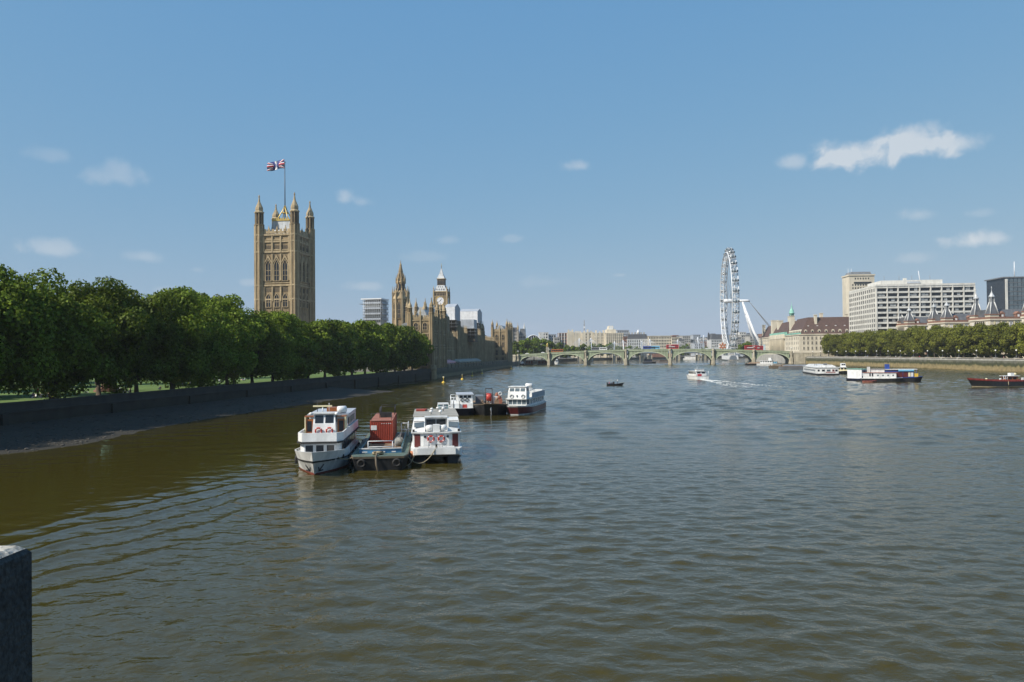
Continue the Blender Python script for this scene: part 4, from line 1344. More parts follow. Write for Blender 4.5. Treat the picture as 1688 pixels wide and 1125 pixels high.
# ------------------------------------------------------------------ inner roofs, temporary roofs and scaffolding
def inner_block(name, label, px0, px1, pt, pbase, d, dep, m, roof=None, roof_h=4, nwin=0, turrets=()):
    a, b = at(px0, pt, d), at(px1, pt, d)
    wv = b.x - a.x
    t = thing(name, label, 'palace', ((a.x + b.x) / 2, d + dep / 2, 3.7), R(-6.5))
    h = (a.z + b.z) / 2 - 3.7
    MB().cbox(0, 0, 0, wv, dep, h).build('wall', m, t)
    if roof:
        MB().profile([(-wv / 2, h), (wv / 2, h), (wv / 2 - 1.5, h + roof_h), (-wv / 2 + 1.5, h + roof_h)], -dep / 2, dep / 2).build('roof', roof, t)
    if nwin:
        for z in (h - 5, h - 10):
            along(t, 0, 0, wv, dep, 'S', spread(nwin, wv, 1), z, lancet(1.4, 3.4), 'window', 'window_glass', 0)
        battlement(t, 0, 0, wv, dep, h + .003, 1.2, 8)
    for x in turrets:
        turret(t, x, -dep / 2, .9, 0, h + 1.5, h + 4.5, h + 9, name='roof_turret')
    return t


inner_block('palace_block', 'inner palace block with pale lead roof and stone turrets behind the pavilion', 677, 712, 521, 560, 400, 20, 'honey_stone', 'lead_roof', 4.5, 5, (-6.0, -1.5, 3.2, 6.5))
inner_block('palace_block', 'stone palace block with small turrets in front of the clock tower', 713, 735, 524, 560, 440, 16, 'honey_stone', 'lead_roof', 3.0, 4, (-3.2, .2, 3.2))


def sheeted_roof(label, px0, px1, top, bot, d, dep, sheet_m, gable=True):
    """temporary roof over works: sheeted box on a scaffold, pitched top"""
    a, b, lo = at(px0, top, d), at(px1, top, d), at(px0, bot, d).z
    wv = b.x - a.x
    hz = (a.z + b.z) / 2
    t = thing('temporary_roof', label, 'temporary roof', ((a.x + b.x) / 2, d + dep / 2, lo), R(-6.5))
    h = hz - lo
    n = max(3, int(wv / 3.2))
    for k in range(n):
        x0 = -wv / 2 + wv * k / n
        x1 = -wv / 2 + wv * (k + 1) / n - .05
        for r_ in range(2):
            MB().box(x0, x1, -dep / 2 - .05 * (k % 2), -dep / 2 + .1, h * r_ / 2, h * (r_ + 1) / 2 - .06).build('sheet_panel', sheet_m, t)
    MB().box(-wv / 2 + .01, wv / 2 - .05, -dep / 2 + .12, dep / 2, 0, h - .01).build('enclosure', sheet_m, t)
    MB().box(wv / 2 - .04, wv / 2 + .1, -dep / 2, dep / 2, 0, h - .02).build('end_sheet', 'sheeting_grey', t)
    if gable:
        MB().add([(-wv / 2, -dep / 2, h), (wv / 2 + .1, -dep / 2, h), (wv / 2 + .1, dep / 2, h), (-wv / 2, dep / 2, h), (-wv / 2, 0, h + 2.2), (wv / 2 + .1, 0, h + 2.2)],
                 [(0, 1, 5, 4), (2, 3, 4, 5), (1, 2, 5), (3, 0, 4), (3, 2, 1, 0)]).build('roof', 'sheeting_grey', t)
    # scaffold below, down to the range
    sc = MB()
    for x in np.linspace(-wv / 2 - .8, wv / 2 + .8, max(4, int(wv / 2))):
        sc.tube([(x, -dep / 2 - 1.2, -6), (x, -dep / 2 - 1.2, .6)], .09, 4)
    sc.build('scaffold_poles', 'scaffold', t)['kind'] = 'stuff'
    for z in (-4.2, -2.1, -.1):
        MB().box(-wv / 2 - 1.8, wv / 2 + 1.8, -dep / 2 - 2.0, -dep / 2 - .4, z, z + .12).build('scaffold_deck', 'scaffold', t)
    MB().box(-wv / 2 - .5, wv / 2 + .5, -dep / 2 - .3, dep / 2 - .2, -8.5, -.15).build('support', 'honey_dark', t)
    return t


sheeted_roof('big white sheeted temporary roof box with grey gable end on the palace', 735, 752.5, 506, 528, 470, 17, 'sheeting')
sheeted_roof('lower white sheeted temporary roof box nearer the bridge end of the palace', 760, 790, 513.5, 533, 560, 20, 'sheeting')
sheeted_roof('grey sloping sheeted temporary roof between the two white ones', 757, 783, 527, 542, 505, 12, 'sheeting_grey', False)


def scaffolded_tower():
    d = 620
    a, b = at(600, 493, d), at(633, 493, d)
    wv = b.x - a.x
    t = thing('scaffolded_tower', 'tower wrapped in scaffolding and sheeting with flat white roof above the trees', 'tower', ((a.x + b.x) / 2, d + 8, 3.7), R(-12))
    h = a.z - 3.7
    MB().cbox(0, 0, 0, wv - 2.6, wv - 2.6, h - 1).build('wall', 'grey_stone', t)
    MB().cbox(-.6, 0, h - .5, wv + 1.4, wv + 1, .9).build('roof', 'white_steel', t)
    for k in range(8):
        z = h - 1.8 - k * 2.1
        MB().cbox(-(k == 1) * 1.4, 0, z, wv + (k == 1) * 3 + .3, wv + .3, .16).build('scaffold_deck', 'scaffold' if k != 2 else 'white_steel', t)
        if k % 2:
            for s in 'SE':
                x0, y0, ang, ln = side(0, 0, wv - .6, wv - .6, s)
                MB().box(-ln / 2 + 1, ln / 2 - .6, 0, .06, z + .2, z + 1.75).build('sheet_panel', 'sheeting_grey', t, (x0, y0, 0), ang)
    po = MB()
    for s in 'SENW':
        x0, y0, ang, ln = side(0, 0, wv, wv, s)
        for q in spread(9, ln, 0):
            po.tube([(x0 + q * math.cos(ang), y0 + q * math.sin(ang), h - 22), (x0 + q * math.cos(ang), y0 + q * math.sin(ang), h)], .11, 4)
    po.build('scaffold_poles', 'white_steel', t)['kind'] = 'stuff'


scaffolded_tower()
# ================================================================== the far bank's buildings
def slab_hospital():
    near = Vector((284, 619, 5.6))
    t = thing('hospital_block', 'big white concrete hospital slab with ribbon windows and deep fins', 'building', near, R(-7))
    L_, W_, H, fl = 72.0, 69.0, 55.0, 3.95
    n = 13
    MB().box(-.3, L_ - .9, .9, W_ - .9, 0, H - .5).build('core', 'dark_lead', t)
    nb, nw = 9, 13
    gw = flat_window(L_ / nb - 1.0, 2.35, .05)
    bl = [MB().box(-1.2, 1.2, -.1, -.055, .1, 2.0 - .5 * k).mesh('blind') for k in range(2)]
    wwin = flat_window(W_ / nw - 1.3, 2.4, .05)
    g = random.Random(3)
    for k in range(4, n + 1):
        z = H - fl * (n - k + 1)
        MB().box(-.3, L_, -.3, .88, z + 2.55, z + fl).build('floor_band', 'white_concrete', t)
        MB().box(-.55, .88, .89, W_, z + 2.6, z + fl).build('floor_band', 'white_concrete', t)
        for i in range(nb):
            x = L_ * (i + .5) / nb
            o = put('window', gw, 'window_glass', t, (x, .9, z + .15))
            for q in range(g.randint(0, 2)):
                put('blind', bl[q % 2], 'white_worn', o, (g.uniform(-2.2, 2.2), 0, .2))
        for j in range(nw):
            put('window', wwin, 'window_glass', t, (-.35, W_ - W_ * (j + .5) / nw, z + .15), -math.pi / 2)
    for i in range(nb + 1):
        x = L_ * i / nb
        MB().box(x - .38, x + .38, -.5, .86, 0, H).build('column', 'white_concrete', t)
    for j in range(nw + 1):
        y = .95 + (W_ - 1.3) * j / nw
        MB().box(-1.0, .87, y - .3, y + .3, 0, H - .4).build('fin', 'white_concrete', t)
    MB().box(-.7, L_ + .2, -.65, W_, H + .003, H + 1.5).build('roof_parapet', 'white_concrete', t)
    ph = MB().box(6, L_ * .72, 8, 40, H + 1.5, H + 5.2).build('plant_room', 'white_concrete', t)
    MB().box(25.5, 35, 7.2, 12, H + 2.6, H + 4.0).build('plant_louvre', 'sheeting_grey', ph)
    MB().cbox(26, 14, H + 5.2, 2.2, 2.2, 2.0).build('flue', 'white_concrete', ph)
    for x, y in ((9, 9.5), (20, 9), (30, 10), (43, 9)):
        MB().tube([(x, y, H + 5.2), (x, y, H + 9)], .14, 5).build('mast', 'scaffold', ph)


slab_hospital()

# stone office tower behind it
d = 900
a = at(1402, 455, d); b = at(1442, 453, d)
t = thing('stone_tower', 'tall pale stone office tower behind the white hospital slab', 'building', ((a.x + b.x) / 2, d + 12, 5.6), R(-4))
wv = b.x - a.x; h = a.z - 5.6
MB().cbox(0, 0, 0, wv, 24, h).build('wall', 'cream_stone', t)
MB().cbox(0, 0, h, wv + 1.4, 25.4, 1.6).build('cornice', 'cream_stone', t)
MB().cbox(0, 0, h + 1.6, wv - 4, 20, 3.2, 1.4).build('roof', 'copper_green' if False else 'dark_lead', t)
win = flat_window(1.3, 2.0)
for z in range(9):
    for x in spread(8, wv, 2.2):
        if z == 0 and abs(x) > 9 or z == 1:
            continue
        along(t, 0, 0, wv, 24, 'S', (x,), h - 4.2 - z * 3.6, win, 'window', 'window_glass')
MB().box(-9, 10, -12.9, -12.003, h - 8.6, h - 7.0).build('balcony', 'window_glass', t)
for x in (-11, -7.5):
    MB().tube([(x, 0, h), (x, 0, h + 9.5)], .2, 5).build('mast', 'white_steel', t)

# crane jib over the slab
p = at(1518, 447, 760)
t = thing('tower_crane', 'thin white crane jib rising behind the hospital roof', 'crane', (p.x, 760, 5.6), R(20))
MB().tube([(0, 0, 0), (0, 0, p.z - 22)], .8, 4).build('mast', 'white_steel', t)
MB().tube([(0, 0, p.z - 22), (-3.2, 0, p.z - 5.6)], .7, 4, .35).build('jib', 'white_steel', t)
MB().cbox(.8, 0, p.z - 24, 2.4, 2, 2.2).build('cab', 'white_steel', t)

# dark glass block with a white mast
d = 640
a = at(1662, 458, d)
t = thing('glass_block', 'dark green glass office block with white mast behind the hospital', 'building', (a.x + 22, d + 15, 5.6), R(-6))
h = a.z - 5.6
MB().cbox(0, 0, 0, 44, 30, h).build('wall', 'window_glass', t)
pane = MB().box(-1.35, 1.35, -.06, 0, 0, 3.0).mesh('pane')
for k in range(9):
    z = h - 3.5 - k * 3.6
    for x in spread(14, 44, .5)[:8]:
        along(t, 0, 0, 44, 30, 'S', (x,), z, pane, 'pane', 'pale_glass' if (k * 3 + int(x)) % 4 else 'window_glass')
    MB().box(-22.2, 22.2, -15.25, -15.003, z - .5, z - .1).build('floor_edge', 'dark_lead', t)
MB().cbox(-.6, 0, h, 46, 31, .9).build('roof', 'dark_lead', t)
MB().cbox(-21, -15.3, h - 26, 1.6, 1.4, 25).build('corner_fin', 'white_concrete', t)
MB().tube([(-10, -6, h + .9), (-10, -6, h + 14)], .5, 6, .25).build('mast', 'white_steel', t)


# ------------------------------------------------------------------ the older brick and stone hospital pavilions
def ward(y0, y1, x0, ln, zt, label):
    t = thing('hospital_pavilion', label, 'building', (x0, y0, 5.6), 0)
    W_ = y1 - y0
    e = 23.5
    MB().box(0, ln, 0, W_, 0, e).build('wall', 'cream_stone', t)
    for z in (e - 4.6, e - 9.2, e - 13.8):
        MB().box(-.25, ln, -.25, W_ + .25, z - .9, z - .45).build('string_course', 'grey_stone', t)
    MB().box(-.7, ln, -.7, W_ + .7, e, e + .9).build('cornice', 'cream_stone', t)
    MB().box(-.4, ln, -.4, W_ + .4, e + .903, e + 2.2).build('parapet', 'red_brick', t)
    MB().profile([(0, 0), (W_ - 3, 0), (W_ - 7, 6), (4, 6)], 0, ln - 4).build('roof', 'slate', t, (2 + ln - 4, 1.5, e + 1), math.pi / 2)
    w_, f_ = flat_window(1.5, 2.9), flat_frame(1.5, 2.9, 1, 1, .22, .2)
    col = MB().lathe([(.42, 0), (.36, 3.6), (.5, 3.8)], 8).mesh('column')
    for z in (e - 4.2, e - 8.8, e - 13.4):
        along(t, ln / 2, W_ / 2, ln, W_, 'S', spread(10, ln, 2.5), z, w_, 'window', 'window_glass', 0, (('surround', f_, 'white_paint'),))
        along(t, ln / 2, W_ / 2, ln, W_, 'W', (-7.6, 7.6), z, w_, 'window', 'window_glass', 0, (('surround', f_, 'white_paint'),))
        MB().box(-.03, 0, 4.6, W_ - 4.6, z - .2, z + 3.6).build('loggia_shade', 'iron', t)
        along(t, ln / 2, W_ / 2, ln, W_, 'W', spread(6, W_ - 9, 0), z - .2, col, 'column', 'cream_stone', .35)
    pil = MB().box(-.4, .4, -.3, 0, e - 14.5, e).mesh('pilaster')
    along(t, ln / 2, W_ / 2, ln, W_, 'S', [-ln / 2 + 2.5 + (ln - 5) * i / 10 for i in range(11)], 0, pil, 'pilaster', 'cream_paint')
    for x in (8, 18, 28):
        dm = MB().box(x - 1.4, x + 1.4, .6, 3.4, e + 1.5, e + 4.0).build('dormer', 'red_brick', t)
        MB().profile([(x - 1.8, e + 4.0), (x + 1.8, e + 4.0), (x, e + 5.6)], .4, 4.2).build('dormer_gable', 'red_brick', dm)
        put('dormer_window', flat_window(1.2, 1.6), 'white_paint', dm, (x, .6, e + 2.0))
    # corner towers with flared slate roofs and lanterns
    for k, yy in enumerate((2.6, W_ - 2.6)):
        tw = MB().cbox(2.6, yy, 0, 5.6, 5.6, e + 3.4).build('corner_tower', 'cream_stone', t)
        MB().cbox(2.6, yy, e + 3.403, 6.2, 6.2, .6).build('tower_cornice', 'red_brick', tw)
        zr = e + 4.0
        hh = zt - 5.6 - zr
        MB().cbox(2.6, yy, zr, 5.2, 5.2, hh * .42, 1.7).build('tower_roof', 'slate', tw)
        rg = MB()
        for sx_ in (-1, 1):
            for sy in (-1, 1):
                rg.tube([(2.6 + sx_ * 2.65, yy + sy * 2.65, zr), (2.6 + sx_ * 1.0, yy + sy * 1.0, zr + hh * .43)], .36, 5)
        rg.build('lead_hips', 'white_worn', tw)['kind'] = 'stuff'
        MB().cbox(2.6, yy, zr + hh * .42, 1.5, 1.5, hh * .19).build('lantern', 'dark_lead', tw)
        for sx_ in (-1, 1):
            for sy in (-1, 1):
                MB().cbox(2.6 + sx_ * .95, yy + sy * .95, zr + hh * .42, .3, .3, hh * .19).build('lantern_post', 'white_worn', tw)
        MB().lathe([(1.7, 0), (1.75, hh * .03), (1.1, hh * .09), (.45, hh * .17), (.2, hh * .22), (.12, hh * .3), (.3, hh * .33), (.04, hh * .4)], 8, (2.6, yy, zr + hh * .61), smooth=False, rot=math.pi / 8).build('lantern_roof', 'lead_roof', tw)
    return t


ward(497, 519, 299, 46, 50.5, 'hospital pavilion with slate cupolas beside the glass block')
ward(549, 571, 299, 40, 46.5, 'hospital pavilion with slate cupolas below the white slab')
ward(601, 621, 299, 30, 45.5, 'hospital pavilion with slate cupolas nearest the brown roofed hall')
ward(444, 466, 299, 46, 49.5, 'hospital pavilion with slate cupolas farthest from the arch bridge')
for k, (y0, y1) in enumerate(((466.2, 496.8), (519.2, 548.8), (571.2, 600.8))):
    t = thing('hospital_link', 'low slate roofed hospital link between two cupola pavilions', 'building', (312, y0, 5.6), 0, 'links between the hospital pavilions')
    MB().box(0, 16, 0, y1 - y0, 0, 15).build('wall', 'red_brick', t)
    MB().profile([(0, 0), (16, 0), (11, 5), (5, 5)], .2, y1 - y0 - .2).build('roof', 'slate', t, (0, 0, 15))
    MB().box(-.3, 16.3, -.0, y1 - y0, 14.2, 15).build('cornice', 'cream_stone', t)


# ------------------------------------------------------------------ the long hall with the brown roof beyond the bridge
def county_hall():
    t = thing('riverside_hall', 'long pale stone hall with steep brown tiled roof and green cupola', 'building', (263, 728, 5.6), R(-8))
    L_, X, e = 214.0, 62.0, 20.0
    MB().box(0, X, 0, 66, 0, e).build('wall', 'cream_stone', t)
    MB().box(0, 24, 66.2, L_ - 66, 0, e + 1.5).build('middle_wall', 'cream_stone', t)
    MB().box(-1, 30, L_ - 65.8, L_, 0, e).build('end_wall', 'cream_stone', t)
    for (x0, x1, y0, y1, zz) in ((0, X, 0, 66, e), (0, 24, 66.2, L_ - 66, e + 1.5), (-1, 30, L_ - 65.8, L_, e)):
        MB().box(x0 - .6, x1, y0 - .6, y1, zz, zz + .9).build('cornice', 'cream_stone', t)
    # roofs
    def hip(x0, x1, y0, y1, z, h, inset, nm='roof'):
        MB().add([(x0, y0, z), (x1, y0, z), (x1, y1, z), (x0, y1, z), (x0 + inset, y0 + inset, z + h), (x1 - inset, y0 + inset, z + h), (x1 - inset, y1 - inset, z + h), (x0 + inset, y1 - inset, z + h)],
                 [(0, 1, 5, 4), (1, 2, 6, 5), (2, 3, 7, 6), (3, 0, 4, 7), (4, 5, 6, 7)]).build(nm, 'roof_tile', t)
    hip(1, X, 1, 65, e + .9, 15.5, 9)
    hip(1, 23, 67, L_ - 67, e + 2.4, 13.0, 7.5)
    hip(0, 29, L_ - 65, L_ - 1, e + .9, 13.5, 8)
    w_, f_ = flat_window(1.5, 2.6), flat_frame(1.5, 2.6, 1, 1, .16, .16)
    for z in (e - 4.2, e - 8.6, e - 13.4):
        along(t, X / 2, 33, X, 66, 'S', spread(16, X, 2), z, w_, 'window', 'window_glass', 0, (('surround', f_, 'cream_stone'),))
        along(t, X / 2, 33, X, 66, 'W', spread(8, 66, 2), z, w_, 'window', 'window_glass')
        along(t, 14.5, L_ - 33, 31, 65.8, 'W', spread(8, 66, 3), z, w_, 'window', 'window_glass')
    bal = MB().box(-3, 3, -.5, 0, 0, 1.2).mesh('balustrade')
    # dormers on the long slope that faces the camera
    dm = MB().box(-1.3, 1.3, 0, 3.2, 0, 2.6).profile([(-1.6, 2.6), (1.6, 2.6), (0, 3.7)], -.2, 3.4).mesh('dormer')
    for x in range(6, 60, 6):
        o = put('dormer', dm, 'cream_stone', t, (x, 2.0, e + 1.4))
        put('dormer_window', flat_window(1.5, 1.8), 'window_glass', o, (0, -.003, .4))
    for x in range(9, 58, 8):
        o = put('dormer', MB().box(-.7, .7, 0, 2.4, 0, 1.5).mesh('dormer'), 'white_paint', t, (x, 5.2, e + 7.2))
    for y in range(6, 62, 7):
        o = put('dormer', dm, 'copper_green', t, (2.0, y, e + 1.4), -math.pi / 2)
    # chimney stacks
    for x, y, h, wx in ((16, 8, 17.5, 2.2), (24, 20, 19.5, 2.4), (44, 12, 18.0, 2.4), (59, 30, 18.5, 4.5), (6, 62, 19, 4), (12, 96, 20, 5), (7, 128, 17, 5), (5, L_ - 66, 18, 6), (13, L_ - 30, 16.5, 6), (3, L_ - 10, 15, 3)):
        c = MB().cbox(x, y, e + .5, wx, wx * 1.6, h).build('chimney', 'cream_stone', t)
        MB().cbox(x, y, e + .5 + h, wx + .6, wx * 1.6 + .6, .7).build('chimney_cap', 'cream_stone', c)
    # colonnade of the middle part
    for k in range(12):
        MB().lathe([(.8, 4), (.7, e - 3), (1, e - 2)], 8, (-.9, 70 + k * 6.6, 0)).build('column', 'cream_stone', t)
    MB().box(-1.8, 0, 66.3, L_ - 66.1, e - 2, e + 1.5).build('entablature', 'cream_stone', t)
    MB().box(-.5, 2.2, 66.3, L_ - 66.1, e + 2.4, e + 4.4).build('copper_gutter', 'copper_green', t)
    MB().box(-.8, 1.6, 1, 65, e + .95, e + 2.2).build('copper_gutter', 'copper_green', t)
    # green lantern on the ridge
    zc = e + 15
    cu = MB().cbox(12, 92, zc - 3, 6.5, 6.5, 5).build('cupola_base', 'cream_stone', t)
    MB().lathe([(3.0, 2), (3.0, 3.0), (2.2, 3.4), (2.2, 8.4), (2.9, 8.9), (2.9, 9.6), (2.3, 10.0), (2.0, 12.4), (1.0, 13.8), (.7, 14.4), (.7, 16.2), (.2, 17.4), (.08, 21)], 12, (12, 92, zc)).build('cupola', 'copper_green', cu)
    for k in range(6):
        a_ = k * math.pi / 3 + .3
        put('cupola_opening', lancet(1.2, 4.0, .1), 'iron', cu, (12 + 2.18 * math.cos(a_), 92 + 2.18 * math.sin(a_), zc + 3.8), a_ + math.pi / 2)
    # steps and terrace wall to the river
    MB().box(-14, -1.2, -8, L_, -8, 2.0).build('river_terrace', 'grey_stone', t)
    bn = MB().box(-.12, .1, -1.4, 1.4, 0, 7).mesh('banner')
    for y in (150, 160):
        put('banner', bn, 'sky_blue', t, (-1.1, L_ - 214 + y + 25, 6))


county_hall()


# ------------------------------------------------------------------ observation wheel
def wheel():
    D, hub_d = 60.0, 960.0
    hub = at(1202, 496.5, hub_d)
    a = R(90 - 8.2)                          # the wheel's plane runs along the bank
    t = thing('observation_wheel', 'giant white observation wheel with glass capsules seen nearly edge on', 'ferris wheel', (hub.x, hub.y, 5.6), a)
    zc = hub.z - 5.6
    th = np.linspace(0, 2 * math.pi, 65)[:-1]
    ring = lambda r, y: [(r * math.cos(q), y, zc + r * math.sin(q)) for q in th]
    MB().tube(ring(58.6, -3.6), .55, 6, closed=True).build('rim', 'white_steel', t)
    MB().tube(ring(58.6, 3.6), .55, 6, closed=True).build('rim', 'white_steel', t)
    MB().tube(ring(53.4, 0), .6, 6, closed=True).build('rim', 'white_steel', t)
    br_ = MB()
    seg = 2 * math.pi / 64
    br_.tube([(58.6, -3.6, 0), (58.6 * math.cos(seg), 3.6, 58.6 * math.sin(seg))], .26, 4)
    br_.tube([(58.6, 3.6, 0), (53.4 * math.cos(seg), 0, 53.4 * math.sin(seg))], .26, 4)
    br_.tube([(58.6, -3.6, 0), (53.4 * math.cos(seg), 0, 53.4 * math.sin(seg))], .26, 4)
    br_.tube([(58.6, -3.6, 0), (58.6, 3.6, 0)], .28, 4)
    br_.tube([(53.4, 0, 0), (58.6, 3.6, 0)], .26, 4).tube([(53.4, 0, 0), (58.6, -3.6, 0)], .26, 4)
    bm = br_.mesh('truss_bay')
    sp = MB().tube([(0, 0, 0), (53.4, 0, 0)], .11, 4).mesh('spoke_cable')
    for k in range(64):
        o = put('truss_bay', bm, 'white_steel', t, (0, 0, zc))
        o.rotation_euler = (0, -k * seg, 0)
        if k % 2 == 0:
            o = put('spoke_cable', sp, 'scaffold', t, (0, (2.2 if k % 4 else -2.2), zc))
            o.rotation_euler = (0, -k * seg, 0)
    body = MB()
    rings = []
    for q in np.linspace(-1, 1, 9):
        r = 2.05 * math.sqrt(max(0.04, 1 - q * q * .92))
        rings.append([(r * math.cos(g), q * 3.9, r * math.sin(g)) for g in np.linspace(0, 2 * math.pi, 13)[:-1]])
    body.loft(rings, smooth=True)
    cm = body.mesh('capsule')
    rm = MB().tube([(2.2 * math.cos(g), -1.5, 2.2 * math.sin(g)) for g in np.linspace(0, 2 * math.pi, 17)[:-1]], .22, 5, closed=True).tube([(2.2 * math.cos(g), 1.5, 2.2 * math.sin(g)) for g in np.linspace(0, 2 * math.pi, 17)[:-1]], .22, 5, closed=True).box(-1.5, 1.5, -3.2, 3.2, -2.15, -1.75).mesh('mounting')
    for k in range(32):
        q = 2 * math.pi * (k + .35) / 32
        o = put('capsule', cm, 'pale_glass', t, (62.2 * math.cos(q), 0, zc + 62.2 * math.sin(q)))
        put('mounting', rm, 'white_steel', o)
    # spindle, hub and A-frame legs on the landward side (local -y)
    MB().lathe([(2.0, -6), (2.5, -4), (2.5, 4), (2.0, 6)], 14).build('hub', 'white_steel', t, (0, 0, zc)).rotation_euler = (math.pi / 2, 0, 0)
    MB().lathe([(1.65, 0), (1.65, 21), (1.4, 24)], 12).build('spindle', 'white_steel', t, (0, 0, zc)).rotation_euler = (math.pi / 2, 0, 0)
    for s in (-1, 1):
        MB().tube([(0, -15.5, zc - 1), (s * 11, -27, zc * .42), (s * 17, -40, 0)], [1.1, 1.8, 1.0], 10).build('support_leg', 'white_steel', t)
    for k, s in enumerate((-9, -3, 3, 9)):
        MB().tube([(0, -22.5, zc), (s * 1.4, -72, 2)], .2, 4).build('stay_cable', 'scaffold', t)
    MB().box(-22, 22, -7, 7, -4, .6).build('boarding_platform', 'white_steel', t)
    MB().box(-20, 20, 5, 7, .6, 3.0).build('platform_rail', 'pale_glass', t)
    for s in (-1, 1):
        MB().cbox(s * 14, -10, -1, 3, 6, 7).build('drive_tower', 'white_steel', t)


wheel()
p = at(1191, 571, 930)
t = thing('carousel_roundel', 'round orange and white carousel board below the big wheel', 'carousel', (p.x, 930, 5.6))
MB().lathe([(5.0, 0), (5.0, .6)], 20, smooth=False).build('disc', 'white_paint', t, (0, 0, p.z - 5.6)).rotation_euler = (math.pi / 2, 0, 0)
for k in range(6):
    q = k * math.pi / 3
    MB().box(-.8, .8, 1.0, 4.2, .62, .9).build('petal', 'orange_paint', t, (0, 0, p.z - 5.6)).rotation_euler = (math.pi / 2, q, 0)
MB().cbox(0, .8, 0, 2, 1, p.z - 5.6 - 4).build('stand', 'white_steel', t)


# ------------------------------------------------------------------ footbridge pylons over the rail bridge
hb = thing('cable_footbridge', 'white cable stayed footbridge with leaning pylons beyond the arch bridge', 'bridge', (0, 0, 0))
dk = []
pyl = [(955, 558, 1010), (974, 557, 1020), (1013, 563, 1035), (1027, 561, 1040), (1058, 562, 1055), (1071, 559, 1060), (1117, 560, 1080), (1150, 556, 1095), (1160, 553, 1100)]
L0, R0 = at(900, 578, 985), at(1200, 578, 1115)
MB().loft([[(L0.x, L0.y, 10), (L0.x, L0.y, 12.6), (L0.x, L0.y + 5, 12.6), (L0.x, L0.y + 5, 10)], [(R0.x, R0.y, 10), (R0.x, R0.y, 12.6), (R0.x, R0.y + 5, 12.6), (R0.x, R0.y + 5, 10)]]).build('deck', 'white_steel', hb)
MB().loft([[(L0.x, L0.y + 12, 9), (L0.x, L0.y + 12, 14.5), (L0.x, L0.y + 20, 14.5), (L0.x, L0.y + 20, 9)], [(R0.x, R0.y + 12, 9), (R0.x, R0.y + 12, 14.5), (R0.x, R0.y + 20, 14.5), (R0.x, R0.y + 20, 9)]]).build('rail_girder', 'grey_stone', hb)
for k, (px, py, d) in enumerate(pyl):
    q = at(px, py, d)
    base = at(px + (2 if k % 2 else -2), 585, d)
    py_ = MB().tube([(base.x, d - 3, 0), (q.x, d, q.z)], .95, 7, .55).build('pylon', 'white_steel', hb)
    for j in range(5):
        for s in (-1, 1):
            x = q.x + s * (6 + j * 4.5)
            yy = L0.y + (R0.y - L0.y) * (x - L0.x) / (R0.x - L0.x)
            MB().tube([(q.x, d, q.z - 1), (x, yy, 12)], .12, 3).build('stay_cable', 'white_steel', py_)
    MB().cbox(q.x, d, -2, 5, 7, 9).build('pier', 'pier_stone', hb)


# ------------------------------------------------------------------ skyline
def block(px0, px1, pt, d, dep, m, label, name='city_building', cols=5, rows=4, roof=None, rh=3, wm='window_glass', rz=0.0, base=3.7, attic=False):
    a, b = at(px0, pt, d), at(px1, pt, d)
    wv = b.x - a.x
    h = (a.z + b.z) / 2 - base - (rh if roof else 0)
    t = thing(name, label, 'building', ((a.x + b.x) / 2, d + dep / 2, base), rz)
    MB().cbox(0, 0, 0, wv, dep, h).build('wall', m, t)
    MB().cbox(0, 0, h, wv + .8, dep + .8, .7).build('cornice', m, t)
    if roof:
        MB().profile([(-wv / 2 + .3, h + .7), (wv / 2 - .3, h + .7), (wv / 2 - 2, h + .7 + rh), (-wv / 2 + 2, h + .7 + rh)], -dep / 2 + .5, dep / 2 - .5).build('roof', roof, t)
    sp_w = wv / cols
    fl = 4.2
    win = flat_window(sp_w * .5, 2.4)
    for r_ in range(rows):
        z = h - 3.6 - r_ * fl
        if z < 1:
            break
        along(t, 0, 0, wv, dep, 'S', spread(cols, wv, .6), z, win, 'window', wm)
    return t, wv, h


CS, GS = 'cream_stone', 'grey_stone'
t, wv, h = block(843, 855, 541, 1000, 30, GS, 'pale mansion block with steep slate roof and turrets by the palace', roof='slate', rh=6, cols=4, rows=6)
for x in (-wv / 2 + 1, wv / 2 - 1):
    turret(t, x, -15, 1.4, 0, h + 1, h + 4, h + 13, 'grey_stone')
t, wv, h = block(855, 867, 543, 1010, 30, GS, 'dark roofed mansion block with a pointed spire', roof='dark_lead', rh=8, cols=4, rows=5)
MB().lathe([(1.8, h), (1.8, h + 7), (.1, h + 16)], 6, (wv / 2 - 2, -12, 0), smooth=False).build('spirelet', 'white_worn', t)
# barrel roofed station
d = 1080
a, b = at(868, 560, d), at(891, 560, d)
r = (b.x - a.x) / 2
t = thing('station_arch', 'railway station with big dark glass arch and white rim', 'station', ((a.x + b.x) / 2, d, 3.7))
zb = a.z - 3.7 - 4
MB().profile([(r * math.cos(q), zb + r * 1.02 * math.sin(q)) for q in np.linspace(0, math.pi, 17)], 0, 60).build('arch_roof', 'window_glass', t)
MB().tube([(r * 1.03 * math.cos(q), -.4, zb + r * 1.05 * math.sin(q)) for q in np.linspace(0, math.pi, 17)], .6, 5).build('arch_rim', 'white_steel', t)
MB().box(-r - 3, r + 3, 1, 60, 0, zb).build('wall', GS, t)
for q in (-.66, -.33, 0, .33, .66):
    MB().tube([(r * q, -.2, zb), (r * q, -.2, zb + r * math.sqrt(1 - q * q))], .22, 4).build('glazing_bar', 'white_steel', t)
for px in (864.5, 894):
    q = at(px, 548, d)
    MB().cbox(q.x - t.location.x, 6, 0, 4, 8, q.z - 3.7).build('corner_tower', 'white_worn', t)
block(889, 904, 549, 1150, 30, 'white_concrete', 'bright white flat roofed office block by the station arch', cols=3, rows=5)
block(904, 917, 552, 1170, 30, 'sheeting_grey', 'blue grey office block behind the embankment trees', cols=3, rows=5)
block(913, 923, 557, 1120, 20, GS, 'low grey office building beside the brick framed block', cols=3, rows=5)
